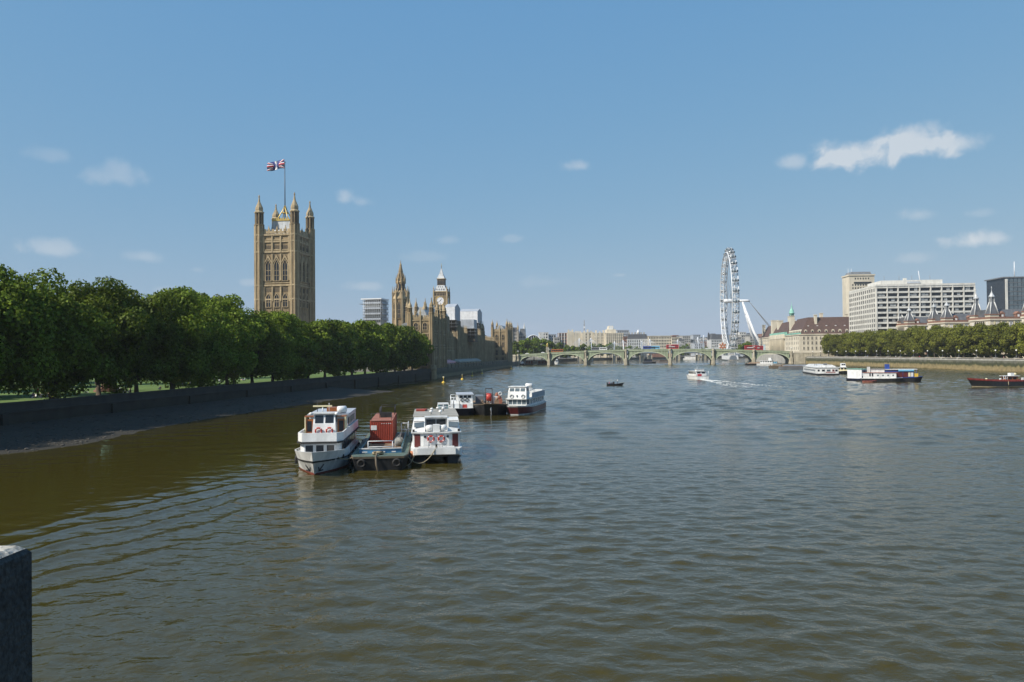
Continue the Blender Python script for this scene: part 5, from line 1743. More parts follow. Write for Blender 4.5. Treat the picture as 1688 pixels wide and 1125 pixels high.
t, wv, h = block(921, 935, 550, 1180, 30, 'red_brick', 'brick office block framed with white stone piers', cols=3, rows=6)
for x in (-wv / 2, -wv / 6, wv / 6, wv / 2):
    MB().box(x - .7, x + .7, -15.6, -15.01, 0, h + 1.5).build('stone_pier', 'white_worn', t)
for k, (x0, x1, yt, d, lab) in enumerate(((935, 947, 549, 1176, 'cream stone block with a rounded bay next to the brick framed one'), (947, 960, 550.5, 1172, 'pale grey stone hotel block with tall chimneys'),
                                          (960, 979, 549, 1168, 'cream stone block with two gabled bays behind the thin mast'), (979, 1000, 550, 1164, 'wide plain cream stone block beside the clock crowned one'))):
    t, wv, h = block(x0, x1, yt, d, 28, CS if k != 1 else GS, lab, cols=5 + k % 2, rows=7)
    for x in spread(3, wv, 1):
        MB().cbox(x, -6, h, 2.2, 3, 3 + (k + int(abs(x))) % 3).build('chimney', CS, t)
    for x in spread(3, wv, .5):
        MB().box(x - 1.7, x + 1.7, -14.5, -14.01, 0, h + 1.2).build('bay', CS, t)
t, wv, h = block(998, 1028, 550, 1158, 34, CS, 'massive white stone building with stepped top and large clock', cols=9, rows=8)
MB().cbox(-4, 0, h, wv * .5, 24, 6).build('upper_stage', CS, t)
MB().cbox(-4, 0, h + 6, wv * .34, 18, 5.5, 1.5).build('clock_stage', CS, t)
MB().lathe([(3.4, 0), (3.4, .3)], 18, smooth=False).build('clock_face', 'white_paint', t, (-4, -9.2, h + 8)).rotation_euler = (math.pi / 2, 0, 0)
for x in spread(9, wv, 0):
    MB().box(x - .5, x + .5, -17.7, -17.01, 0, h).build('stone_pier', CS, t)
t, wv, h = block(1017, 1037, 545, 1340, 40, 'sheeting_grey', 'grey blue round cornered tower block behind the clock building', cols=6, rows=4)
block(1028, 1034, 556, 1156, 20, 'red_brick', 'small brick and cream house with white cupola', cols=3, rows=4)
t, wv, h = block(1034, 1068, 552, 1152, 26, 'white_worn', 'long white arcaded block under a dark slate roof', roof='slate', rh=7, cols=11, rows=4)
for k in range(12):
    MB().box(-wv / 2 + wv * k / 11 - .5, -wv / 2 + wv * k / 11 + .5, -13.8, -13.01, 0, h).build('pilaster', 'white_paint', t)
for x in spread(6, wv, 2):
    MB().cbox(x, -4, h + 6, 2, 2.6, 4.5).build('chimney', GS, t)
MB().lathe([(2.2, h + 5), (2.2, h + 9), (2.6, h + 9.4), (2.0, h + 11.5), (.1, h + 15)], 10, (3, 0, 0)).build('dome', 'white_paint', t)
t, wv, h = block(1069, 1107, 554.5, 1146, 30, CS, 'very long cream stone riverside palace with flat parapet', cols=14, rows=4)
MB().box(-wv / 2, wv / 2, -17, -15.02, 0, h * .38).build('terrace_arcade', 'red_brick', t)
block(1107, 1119, 557, 1142, 30, CS, 'cream end wing of the riverside palace with small windows', cols=5, rows=4)
g = random.Random(12)
shade = ['cream_stone', 'grey_stone', 'white_worn', 'sheeting_grey', 'red_brick', 'white_concrete']
words = ['cream', 'grey', 'whitish', 'blue grey', 'brick', 'concrete']
n = 0
for row, (d, y0, y1) in enumerate(((1420, 560, 567), (1560, 554, 562), (1750, 548, 557))):
    px = 1075 + row * 12
    while px < 1262:
        wpx = g.uniform(8, 17)
        kx = g.randrange(6)
        yt = g.uniform(y0, y1)
        block(px, px + wpx, yt, d + g.uniform(-25, 25), 30, shade[kx], words[kx] + ' city building in the hazy skyline beyond the footbridge', cols=max(2, int(wpx / 3)), rows=3, roof=('slate' if g.random() < .4 else None), rh=3)[0]['group'] = words[kx] + ' buildings of the far skyline'
        px += wpx + g.uniform(-1, 2)
        n += 1
t, wv, h = block(1172, 1190, 552, 1380, 30, 'white_worn', 'white building with a steep dark blue slate roof beside the wheel rim', roof='slate', rh=9, cols=6, rows=3)
MB().cbox(-wv / 2 - .5, 0, h, 1.4, 3, 13).build('chimney', 'iron', t)
for px0, px1, yt, d, lab in ((1208, 1222, 556, 1300, 'grey stepped building behind the foot of the wheel'), (1222, 1236, 553, 1400, 'pale office slab between the wheel rim and its leaning leg'), (1236, 1250, 555, 1350, 'grey block between the wheel leg and the brown roofed hall')):
    block(px0, px1, yt, d, 30, GS, lab, cols=4, rows=5)
# thin lattice mast
q = at(963, 528, 1230)
t = thing('lattice_mast', 'thin grey lattice mast standing above the embankment blocks', 'mast', (q.x, 1230, 3.7))
mb = MB()
h = q.z - 3.7
for sx_ in (-1, 1):
    for sy in (-1, 1):
        mb.tube([(sx_ * 2.4, sy * 2.4, 0), (sx_ * .25, sy * .25, h)], .35, 4)
mb.build('legs', 'scaffold', t)['kind'] = 'stuff'
for k in range(11):
    z0, z1 = h * k / 11, h * (k + 1) / 11
    w0, w1 = 2.4 - 2.15 * k / 11, 2.4 - 2.15 * (k + 1) / 11
    MB().tube([(-w0, -w0, z0), (w1, -w1, z1)], .2, 4).tube([(w0, w0, z0), (-w1, w1, z1)], .2, 4).build('brace', 'scaffold', t)
MB().cbox(0, 0, h * .78, 2.4, 2.4, 3).build('head_frame', 'white_steel', t)
# stone plinth with gilded group at the bridge foot
q = at(903.5, 572, 745)
t = thing('gilded_monument', 'banded stone monument with gilded figure at the bridge end', 'monument', (q.x, 760, 3.7))
h = q.z - 3.7
for k in range(5):
    MB().cbox(0, 0, h * k / 5, 3.4 - .2 * k, 3.4 - .2 * k, h / 5 - .25).build('plinth_block', 'pier_stone', t)
    MB().cbox(0, 0, h * (k + 1) / 5 - .25, 2.6, 2.6, .25).build('plinth_joint', 'honey_dark', t)
MB().lathe([(1.0, 0), (1.1, .5), (.7, 1.2), (.95, 2.0), (.8, 2.7), (.35, 3.1), (.42, 3.5), (.1, 3.9)], 9, (0, 0, h)).build('figure', 'gold_leaf', t)
# ================================================================== boats
class Hull:
    """bow towards -y, amidships at y = 0, water at z = 0"""

    def __init__(s, L_, B, fb, bow=.6, stern=.0, rake=1.0, flat=.0, taper=.4, stern_w=.9):
        s.L, s.B, s.fb, s.bow, s.stern, s.rake, s.flat, s.taper, s.sw = L_, B, fb, bow, stern, rake, flat, taper, stern_w

    def pt(s, q, f):
        """q: 0 stern .. 1 bow, f: 0 water .. 1 deck; half width, y, z"""
        t0 = 1 - s.taper
        k = max(0, (q - t0) / s.taper)
        wd = s.flat + (1 - s.flat) * (1 - k ** 2.4)
        ww = max(s.flat, 0) + (1 - s.flat) * (1 - min(1, k * 1.08) ** 1.5)
        a = min(1, q / .18)
        st = s.sw + (1 - s.sw) * math.sin(a * math.pi / 2)
        w_ = (ww + (wd - ww) * max(f, 0) ** .8) * st * s.B / 2 * (1 if f >= 0 else .9)
        z = (s.fb + s.bow * max(0, q - .5) ** 2 * 4 + s.stern * max(0, .3 - q) ** 2 * 11) * f
        y = s.L * (.5 - q) - s.rake * max(f, 0) * k ** 2 + (s.rake * .4 * (1 - f) * k ** 2 if s.flat else 0)
        return max(w_, .03), y, z

    def band(s, f0, f1, out=0.0, n=18):
        rings = []
        for i in range(n + 1):
            q = i / n
            if s.taper:
                q = 1 - (1 - q) ** 1.25
            a, b = s.pt(q, f0), s.pt(q, f1)
            o = out
            yo = -out if i == n else (out if i == 0 else 0)
            rings.append([(-a[0] - o, a[1] + yo, a[2]), (a[0] + o, a[1] + yo, a[2]), (b[0] + o, b[1] + yo, b[2]), (-b[0] - o, b[1] + yo, b[2])])
        return MB().loft(rings)

    def bulwark(s, f0, f1, t=.12, q0=0.0, q1=1.0, n=18):
        """open rail wall round the deck edge"""
        rings = []
        for side_ in (-1, 1):
            for i in range(n + 1):
                q = q0 + (q1 - q0) * (i / n if side_ < 0 else 1 - i / n)
                a, b = s.pt(q, f0), s.pt(q, f1)
                rings.append([(side_ * a[0], a[1], a[2]), (side_ * b[0], b[1], b[2]), (side_ * (b[0] - t), b[1] + t * (q > .95), b[2]), (side_ * (a[0] - t), a[1] + t * (q > .95), a[2])])
        return MB().loft(rings)


WMESH = {}


def wbox(w_, h, t=.035):
    k = (round(w_, 2), round(h, 2), t)
    if k not in WMESH:
        b = min(.06, w_ * .1)
        mb = MB().box(-w_ / 2, w_ / 2, -t, 0, 0, h)
        WMESH[k] = mb.mesh('window')
    return WMESH[k]


def wins(parent, face, at_, xs, z, w_, h, m='window_glass', name='window', fr=None):
    """face: 'F' front (-y) at y = at_, 'B' back, 'R' right side x = at_, 'L' left"""
    a = {'F': 0, 'R': math.pi / 2, 'B': math.pi, 'L': -math.pi / 2}[face]
    for x in xs:
        loc = (x, at_, z) if face in 'FB' else (at_, x, z)
        put(name, wbox(w_, h), m, parent, loc, a)
        if fr:
            key = ('f', round(w_, 2), round(h, 2))
            if key not in WMESH:
                mb = MB()
                for sx_ in (-1, 1):
                    mb.box(sx_ * w_ / 2 - .05, sx_ * w_ / 2 + .05, -.07, 0, -.05, h + .05)
                mb.box(-w_ / 2 + .05, w_ / 2 - .05, -.07, 0, -.05, .04).box(-w_ / 2 + .05, w_ / 2 - .05, -.07, 0, h - .04, h + .05)
                WMESH[key] = mb.mesh('window_frame')
            put('window_frame', WMESH[key], fr, parent, loc, a)


def rail(parent, pts, z, h=.9, m='white_steel', r=.03, step=1.4, rows=2):
    mb = MB()
    for a, b in zip(pts, pts[1:]):
        a, b = Vector((*a, z)), Vector((*b, z))
        n = max(1, int((b - a).length / step))
        for i in range(n + 1):
            p = a.lerp(b, i / n)
            mb.tube([p, p + Vector((0, 0, h))], r, 4)
        for k in range(rows):
            zz = Vector((0, 0, h * (k + 1) / rows))
            mb.tube([a + zz, b + zz], r, 4)
    return mb.build('guard_rail', m, parent)


BUOY = MB().tube([(.3 * math.cos(q), 0, .3 * math.sin(q)) for q in np.linspace(0, 2 * math.pi, 19)[:-1]], .085, 7, closed=True).mesh('ring')
BUOYB = MB()
for q in (.785, 2.356, 3.927, 5.498):
    BUOYB.tube([(.3 * math.cos(q - .11), 0, .3 * math.sin(q - .11)), (.3 * math.cos(q), 0, .3 * math.sin(q)), (.3 * math.cos(q + .11), 0, .3 * math.sin(q + .11))], .093, 7)
BUOYB = BUOYB.mesh('white_bands')


BUOYS = {}


def lifebuoy(boat, x, y, z, label, rz=0.0, m='lifebuoy_red', group='lifebuoys on the moored boats'):
    v = boat.matrix_basis @ Vector((x, y, z))
    t = thing('lifebuoy', label, 'lifebuoy', v, boat.rotation_euler.z + rz, group)
    if m not in BUOYS:
        BUOYS[m] = BUOY.copy()
    put('ring', BUOYS[m], m, t)
    b = put('white_bands', BUOYB, 'white_paint', t)
    b['kind'] = 'stuff'
    return t


def boat(name, label, cat, px, py, head, group=None, fwd=0.0):
    """the point px,py is where the near end meets the water; head: degrees the bow turns from pointing at -y"""
    p = on(px, py)
    t = thing(name, label, cat, (p.x, p.y, 0), R(head), group)
    v = Matrix.Rotation(R(head), 3, 'Z') @ Vector((0, fwd, 0))
    t.location = (p.x + v.x, p.y + v.y, 0)
    return t


# ------------------------------------------------------------------ 1: white passenger boat, bow on
def passenger_boat_a():
    t = boat('passenger_boat', 'white two deck passenger boat moored bow on beside the container barge', 'boat', 517, 786, 6, fwd=10.6)
    H = Hull(20, 4.9, 1.05, .35, 0, 1.0, 0, .34)
    H.band(-.45, .12).build('boot_top', 'boot_red', t)
    H.band(.122, .93).build('hull', 'white_worn', t)
    H.band(.90, 1.0, .05).build('rubbing_strake', 'rubber', t)
    H.band(1.001, 1.03).build('deck', 'deck_grey', t)
    H.bulwark(1.02, 1.66, .1, .62, 1.0).build('bulwark', 'white_paint', t)
    # lower saloon
    sal = MB().prism([(-1.45, -6.3), (1.45, -6.3), (1.95, -5.6), (2.12, 8.5), (-2.12, 8.5), (-1.95, -5.6)], 1.06, 2.55).build('saloon', 'white_paint', t)
    wins(sal, 'F', -6.3, (-1.0, 0, 1.0), 1.62, .82, .78, fr='white_steel')
    for y in (-4.6, -3.0, -1.4, .2, 1.8, 3.4, 5.0, 6.6):
        wins(sal, 'R', 2.0 + (y + 5.6) * .0085 + .02, (y,), 1.62, 1.15, .75)
        wins(sal, 'L', -2.0 - (y + 5.6) * .0085 - .02, (y,), 1.62, 1.15, .75)
    ed = MB().prism([(-1.7, -6.75), (1.7, -6.75), (2.25, -5.8), (2.42, 9.2), (-2.42, 9.2), (-2.25, -5.8)], 2.553, 2.72).build('upper_deck', 'rubber', t)
    MB().prism([(-1.62, -6.65), (1.62, -6.65), (2.15, -5.7), (2.3, 9.0), (2.18, 9.0), (2.03, -5.6), (1.52, -6.5), (-1.52, -6.5), (-2.03, -5.6), (-2.18, 9.0), (-2.3, 9.0), (-2.15, -5.7)], 2.723, 3.55).build('upper_bulwark', 'white_paint', t)
    MB().prism([(-1.5, -6.48), (1.5, -6.48), (2.0, -5.5), (2.15, 9.0), (-2.15, 9.0), (-2.0, -5.5)], 2.724, 2.78).build('upper_floor', 'deck_grey', t)
    # wheelhouse
    wh = MB().loft([[(-1.18, -3.4, 2.78), (1.18, -3.4, 2.78), (1.18, -1.2, 2.78), (-1.18, -1.2, 2.78)], [(-1.1, -3.15, 4.1), (1.1, -3.15, 4.1), (1.12, -1.2, 4.1), (-1.12, -1.2, 4.1)], [(-1.02, -2.75, 5.1), (1.02, -2.75, 5.1), (1.05, -1.2, 5.1), (-1.05, -1.2, 5.1)]]).build('wheelhouse', 'white_paint', t)
    for x in (-.5, .5):
        o = put('window', wbox(.8, .8), 'window_glass', wh, (x, -3.11, 4.2))
        o.rotation_euler = (-.36, 0, 0)
    wins(wh, 'R', 1.09, (-2.1,), 4.2, .9, .7)
    MB().box(-1.25, 1.25, -3.05, -1.1, 5.1, 5.2).build('wheelhouse_roof', 'white_worn', t)
    MB().box(-1.25, .65, -2.0, -1.85, 5.75, 5.9).build('radar_bar', 'cream_paint', t)
    MB().tube([(-.3, -1.9, 5.2), (-.3, -1.9, 5.75)], .07, 6).build('radar_post', 'white_steel', t)
    for x in (-1.32, 1.22):
        MB().lathe([(.05, -.16), (.2, -.1), (.22, .06), (.05, .16)], 10, (x, -2.95, 5.12)).build('searchlight', 'white_paint', t)
    # varnished wings and doors
    for sx_ in (-1, 1):
        MB().box(*sorted((sx_ * 1.2, sx_ * 1.95)), -2.2, -2.1, 2.78, 4.55).build('wing_panel', 'varnish', t)
        MB().box(*sorted((sx_ * 1.93, sx_ * 2.05)), -2.3, -1.2, 2.78, 4.75).build('wing_post', 'cream_paint', t)
        MB().box(*sorted((sx_ * 1.18, sx_ * 2.05)), -2.3, -1.2, 4.75, 4.85).build('wing_top', 'varnish', t)
        MB().box(*sorted((sx_ * 1.35, sx_ * 1.8)), -2.23, -2.203, 3.3, 4.35).build('wing_window', 'window_glass', t)
    up = MB().prism([(-1.95, .2), (1.95, .2), (2.05, 8.6), (-2.05, 8.6)], 2.78, 4.75).build('upper_saloon', 'white_worn', t)
    MB().box(-2.1, 2.1, -.2, 8.8, 4.753, 4.87).build('saloon_roof', 'sheeting_grey', t)
    wins(up, 'R', 2.03, (1.2, 2.6, 4.0, 5.4, 6.8), 3.75, .8, .7)
    wins(up, 'L', -2.03, (1.2, 2.6, 4.0, 5.4, 6.8), 3.75, .8, .7)
    MB().lathe([(.08, -.5), (.36, -.42), (.38, .42), (.08, .5)], 12).build('liferaft', 'white_paint', t, (1.35, .6, 5.28)).rotation_euler = (0, math.pi / 2, .5)
    MB().box(-.2, .9, .6, 2.0, 4.87, 5.5).build('deck_locker', 'varnish', t)
    MB().tube([(-1.3, 1.6, 4.87), (-1.3, 1.6, 5.9)], .04, 5).build('aerial', 'iron', t)
    for y in (-4, -.5, 3, 6.5):
        for sx_ in (-1, 1):
            MB().lathe([(.05, -.42), (.15, -.32), (.15, .32), (.05, .42)], 8).build('fender', 'rubber', t, (sx_ * 2.6, y, .75))
    rail(t, [(-1.9, -9.0 + 2.4), (-1.5, -7.6), (-.7, -9.2)], 1.6, .35, 'white_steel', .02, .7, 1)
    MB().tube([(.3, -1.5, 5.2), (.3, -1.5, 6.1)], .025, 5).build('aerial', 'white_steel', t)
    # bow gear
    for sx_ in (-1, 1):
        an = MB().tube([(0, 0, .35), (0, 0, -.35)], .06, 5).tube([(-.28, 0, -.1), (0, 0, -.38), (.28, 0, -.1)], .07, 5).build('anchor', 'iron', t, (sx_ * .62, -10.0, .72))
        an.rotation_euler = (.4, sx_ * .5, sx_ * .75)
        MB().lathe([(.16, -.2), (.2, 0), (.16, .2)], 8).build('fender', 'rubber', t, (sx_ * 2.1, -6.2, 1.25))
    MB().lathe([(.05, 0), (.28, .12), (.3, .3), (.1, .42)], 10, (.95, -7.3, 1.1)).build('windlass', 'iron', t)
    MB().cbox(1.45, -7.6, 1.08, .5, .5, .55).build('deck_box', 'white_paint', t)
    lifebuoy(t, -.52, -3.42, 3.45, 'red lifebuoy on the two deck boat\'s wheelhouse, farther from the barge', group=None)
    lifebuoy(t, .55, -3.42, 3.45, 'red lifebuoy on the two deck boat\'s wheelhouse, nearer the barge', group=None)
    return t


BOAT_A = passenger_boat_a()


# ------------------------------------------------------------------ 2: barge with the shipping container
def container_barge():
    t = boat('barge', 'black flat bowed barge with blue coaming carrying a red container', 'barge', 624, 777, 6, fwd=12.6)
    H = Hull(24.5, 5.4, 1.2, .15, 0, .2, .86, .1, 1.0)
    H.band(-.4, .86).build('hull', 'hull_black', t)
    H.band(.862, 1.0, .06).build('rubbing_strake', 'barge_brown', t)
    H.band(1.001, 1.02, -.02).build('deck', 'deck_green', t)
    # coaming round the hold
    y0, y1 = -9.4, 11.0
    c = MB().prism([(-2.05, y0), (0, y0 - .35), (2.05, y0), (2.05, y0 + .12), (0, y0 - .2), (-2.05, y0 + .12)], 1.2, 1.72).build('front_coaming', 'blue_paint', t)
    MB().prism([(-2.1, y0 - .06), (0, y0 - .42), (2.1, y0 - .06), (2.1, y0 + .16), (0, y0 - .16), (-2.1, y0 + .16)], 1.723, 1.8).build('coaming_lip', 'white_worn', c)
    for x, w_ in ((-1.5, .5), (-.35, .06), (.3, .35), (1.3, .4)):
        MB().box(x - w_ / 2, x + w_ / 2, y0 - .42, y0 - .36 if abs(x) < .2 else y0 - .3, 1.42, 1.52).build('stencil_mark', 'white_worn', c)
    for sx_ in (-1, 1):
        MB().box(*sorted((sx_ * 1.93, sx_ * 2.05)), y0 + .12, y1, 1.2, 1.62).build('side_coaming', 'teal_hull', t)
    MB().box(-1.92, 1.92, y0 + .3, y1 - .3, 1.225, 1.26).build('hold_cover', 'rust_deck', t)
    rail(t, [(-1.25, y0 + .7), (1.15, y0 + .7)], 1.26, 1.15, r=.04, step=1.3)
    rail(t, [(1.2, y0 + .8), (1.75, 1.0)], 1.26, 1.1, 'scaffold', r=.03, step=1.5)
    # mooring gear at the bow
    MB().lathe([(.16, 0), (.16, .4), (.24, .45), (.24, .52)], 8, (-.35, -11.3, 1.2)).build('bollard', 'barge_brown', t)
    MB().lathe([(.16, 0), (.16, .4), (.24, .45), (.24, .52)], 8, (.15, -11.3, 1.2)).build('bollard', 'barge_brown', t)
    MB().tube([(-.6, -11.1, 1.5), (-.1, -11.5, 1.62), (.35, -11.2, 1.5)], .16, 7).build('rope_coil', 'rope', t)
    MB().tube([(-.2, -11.6, 1.55), (-.25, -12.6, 1.3), (-.2, -12.75, .6), (.05, -12.8, -.3)], .1, 6).build('mooring_chain', 'barge_brown', t)
    ty = MB().tube([(.32 * math.cos(q), 0, .32 * math.sin(q)) for q in np.linspace(0, 2 * math.pi, 15)[:-1]], .12, 6, closed=True).mesh('tyre_fender')
    for sx_ in (-1, 1):
        for y in (-10, -5, 0, 5, 10):
            put('tyre_fender', ty, 'rubber', t, (sx_ * 2.86, y, .75), math.pi / 2)
    for x in (-1.6, 1.7):
        put('tyre_fender', ty, 'rubber', t, (x, -12.55, .75))
    for x, y, s_ in ((-1.5, -8.2, .5), (-1.55, -7.2, .4), (-1.5, -5.0, .6), (.9, -8.3, .35)):
        MB().cbox(x, y, 1.26, s_, s_ * 1.2, s_ * .8).build('deck_crate', 'rust_deck', t)
    # winches and a pump on the right side deck
    for k, (x, y, s) in enumerate(((1.55, -3.2, .9), (1.65, -1.2, .7), (1.5, .6, .6))):
        MB().lathe([(.35 * s, -.4 * s), (.5 * s, -.3 * s), (.5 * s, .3 * s), (.35 * s, .4 * s)], 10).build('pump_drum', 'deck_grey', t, (x, y, 1.26 + .5 * s)).rotation_euler = (0, math.pi / 2, .4 * k)
        MB().cbox(x - .2, y + .7, 1.26, .5 * s, .6 * s, .7 * s).build('pump_body', 'white_worn', t)
    rail(t, [(1.5, 6.3), (2.3, 6.3), (2.3, 9.0)], 1.26, 1.6, 'white_steel', r=.05, step=.9)
    MB().tube([(1.6, 7.2, 1.26), (1.9, 7.0, 2.4), (2.2, 7.2, 1.3)], .06, 5).build('davit', 'white_steel', t)
    # the container
    v = t.matrix_basis @ Vector((-.42, 5.2, 1.262))
    k = thing('shipping_container', 'rust red corrugated shipping container standing in the barge', 'container', v, t.rotation_euler.z)
    CW, CL, CH = 2.44, 11.6, 2.5
    MB().box(-CW / 2 + .06, CW / 2 - .06, -CL / 2 + .06, CL / 2 - .06, .05, CH - .04).build('body', 'container_red', k)
    rb = MB().add([(-.07, -.0, 0), (-.035, -.055, 0), (.035, -.055, 0), (.07, 0, 0), (-.07, 0, CH - .3), (-.035, -.055, CH - .3), (.035, -.055, CH - .3), (.07, 0, CH - .3)], [(0, 1, 5, 4), (1, 2, 6, 5), (2, 3, 7, 6)]).mesh('corrugation')
    for x in np.linspace(-CW / 2 + .2, CW / 2 - .2, 11):
        put('corrugation', rb, 'container_red', k, (x, -CL / 2 + .06, .15))
    for y in np.linspace(-CL / 2 + .25, CL / 2 - .25, 40):
        put('corrugation', rb, 'container_red', k, (CW / 2 - .06, y, .15), math.pi / 2)
        put('corrugation', rb, 'container_red', k, (-CW / 2 + .06, y, .15), -math.pi / 2)
    for sx_ in (-1, 1):
        for sy in (-1, 1):
            MB().cbox(sx_ * (CW / 2 - .06), sy * (CL / 2 - .06), 0, .13, .13, CH).build('corner_post', 'container_red', k)
    MB().box(-CW / 2, CW / 2, -CL / 2, CL / 2, CH - .038, CH + .02).build('roof', 'container_roof', k)
    MB().box(-1.12, -.5, -CL / 2 - .03, -CL / 2 - .004, CH - 1.0, CH - .5).build('notice', 'white_paint', k)
    for x in (-.0, .25, .5, .75, .95):
        MB().box(x, x + .1, -CL / 2 - .02, -CL / 2 - .003, CH - .36, CH - .27).build('stencil_mark', 'white_worn', k)
    rail(k, [(-1.1, -CL / 2 + .4), (1.1, -CL / 2 + .4)], CH + .02, .75, 'iron', .025, 2.2, 1)
    rail(k, [(-.6, 2.0), (1.1, 2.0), (1.1, 5.4), (-.6, 5.4)], CH + .02, 1.0, 'iron', .03, 1.7, 1)
    MB().box(-.35, .95, -1.6, -1.2, CH + .02, CH + .62).build('roof_box', 'rubber', k)
    rail(k, [(-.4, -1.9), (-.4, 1.0)], CH + .02, 1.1, 'iron', .03, 1.4, 1)
    return t


BARGE = container_barge()


# ------------------------------------------------------------------ 3: white boat, stern on, roof deck
def passenger_boat_b():
    t = boat('passenger_boat', 'white flat roofed river boat with two red lifebuoys and maroon doors', 'boat', 720, 768, 6, fwd=9.3)
    L_ = 16.5
    for sx_ in (-1, 1):
        MB().loft([[(sx_ * 1.2, -7.6, -.4), (sx_ * 2.0, -7.4, -.4), (sx_ * 2.4, -7.2, .95), (sx_ * 1.1, -7.6, .95)], [(sx_ * .9, -3, -.5), (sx_ * 2.3, -3, -.5), (sx_ * 2.5, -3, .95), (sx_ * .9, -3, .95)], [(sx_ * .9, 8, -.5), (sx_ * 2.3, 8, -.5), (sx_ * 2.5, 8, .95), (sx_ * .9, 8, .95)]]).build('float', 'hull_black', t)
    MB().loft([[(-2.25, -7.9, .9), (2.25, -7.9, .9), (2.3, -7.9, 1.5), (-2.3, -7.9, 1.5)], [(-2.62, -6.6, .55), (2.62, -6.6, .55), (2.6, -6.6, 1.5), (-2.6, -6.6, 1.5)], [(-2.62, 8, .5), (2.62, 8, .5), (2.6, 8, 1.5), (-2.6, 8, 1.5)]]).build('hull', 'white_paint', t)
    MB().box(-1.9, 1.9, -8.5, -7.88, 1.0, 1.62).build('bow_platform', 'white_paint', t)
    MB().box(-1.8, 1.8, -8.4, -6.9, 1.623, 1.66).build('platform_deck', 'white_worn', t)
    cab = MB().prism([(-2.4, -6.4), (-1.3, -6.75), (1.3, -6.75), (2.4, -6.4), (2.5, 8), (-2.5, 8)], 1.5, 2.95).build('main_cabin', 'white_paint', t)
    for sx_ in (-1, 1):
        o = put('door', wbox(.62, 1.3), 'maroon', cab, (sx_ * 1.92, -6.555, 1.55), sx_ * .31)
        MB().lathe([(.11, -.03), (.13, 0), (.11, .03)], 10).build('porthole', 'window_glass', cab, (sx_ * 1.15, -6.78, 2.6)).rotation_euler = (math.pi / 2, 0, 0)
    MB().box(-.04, .04, -6.78, -6.753, 1.55, 2.9).build('panel_seam', 'sheeting_grey', cab)
    for sx_ in (-.75, .75):
        MB().box(sx_ - .02, sx_ + .02, -6.775, -6.752, 1.55, 2.9).build('panel_seam', 'sheeting_grey', cab)
    wins(cab, 'R', 2.46, (-4.5, -2.6, -.7, 1.2, 3.1, 5.0, 6.6), 1.95, 1.3, .75)
    wins(cab, 'L', -2.46, (-4.5, -2.6, -.7, 1.2, 3.1, 5.0, 6.6), 1.95, 1.3, .75)
    rail(t, [(-.8, -8.2), (.95, -8.2)], 1.66, .6, 'scaffold', .02, .35, 2)
    rail(t, [(2.3, -6.0), (2.56, -2.0), (2.56, 7.8)], 1.5, .8, 'white_steel', .025, 1.6)
    MB().prism([(-2.55, -6.6), (-1.35, -6.95), (1.35, -6.95), (2.55, -6.6), (2.6, 8.1), (-2.6, 8.1)], 2.953, 3.05).build('upper_deck', 'white_worn', t)
    # upper blocks each side with a sunk middle
    for sx_ in (-1, 1):
        b = MB().loft([[(sx_ * 1.15, -6.1, 3.05), (sx_ * 2.4, -5.9, 3.05), (sx_ * 2.45, 7.9, 3.05), (sx_ * 1.15, 7.9, 3.05)], [(sx_ * 1.15, -5.4, 4.3), (sx_ * 2.3, -5.3, 4.3), (sx_ * 2.38, 7.9, 4.3), (sx_ * 1.15, 7.9, 4.3)]]).build('upper_cabin', 'white_paint', t)
        o = put('window', wbox(.98, .52), 'pale_glass', b, (sx_ * 1.76, -5.85, 3.5), 0)
        o.rotation_euler = (-.5, 0, 0)
        o = put('sill', wbox(1.02, .06, .06), 'rubber', b, (sx_ * 1.76, -5.58, 4.05), 0)
        MB().box(*sorted((sx_ * 2.2, sx_ * 2.42)), -6.2, -6.0, 3.05, 3.3).build('nav_light_box', 'rubber', t)
        MB().lathe([(.06, -.36), (.3, -.3), (.33, 0), (.3, .3), (.06, .36)], 12).build('liferaft', 'white_paint', t, (sx_ * .72, -6.2, 3.42)).rotation_euler = (0, math.pi / 2 - .2, .35 * sx_)
    scr = MB().box(-1.12, 1.12, -4.3, -4.22, 3.05, 4.35).build('wheelhouse_front', 'white_worn', t)
    wins(scr, 'F', -4.3, (-.53, .53), 3.62, .98, .55, 'window_glass')
    MB().box(-1.2, 1.2, -4.6, -3.2, 4.353, 4.45).build('wheelhouse_roof', 'white_worn', t)
    MB().box(-2.42, 2.42, -3.0, 8.0, 4.303, 4.42).build('roof_deck', 'deck_grey', t)
    MB().loft([[(-2.2, 4.2, 4.42), (-1.2, 4.2, 4.42), (-1.2, 4.2, 4.6), (-2.2, 4.2, 4.6)], [(-2.2, 5.6, 4.42), (-.9, 5.6, 4.42), (-.9, 5.6, 4.62), (-2.2, 5.6, 4.62)]]).build('skylight', 'container_red', t)
    for x, y in ((-.4, 3.0), (.3, 4.5), (.9, 3.6), (-.5, -1.0), (.5, -1.2)):
        MB().lathe([(.1, 0), (.1, .25), (.2, .3), (.18, .42), (.03, .48)], 8, (x, y, 4.42)).build('vent', 'white_paint', t)
    MB().cbox(0, -6.3, 3.05, .7, .6, .75).build('deck_locker', 'white_paint', t)
    MB().lathe([(.09, 0), (.09, .28), (.15, .32)], 8, (0, -8.1, 1.66)).build('bollard', 'iron', t)
    MB().tube([(2.62, -6.4, .95), (2.63, 0, .8), (2.63, 8, .8)], .08, 6).build('rubbing_strake', 'sheeting_grey', t)
    MB().lathe([(.17, -.3), (.22, 0), (.17, .3)], 8).build('fender', 'orange_paint', t, (-2.45, -7.4, .95))
    lifebuoy(t, -.55, -6.82, 2.38, 'red lifebuoy on the flat roofed boat\'s cabin front, nearer the barge', group=None)
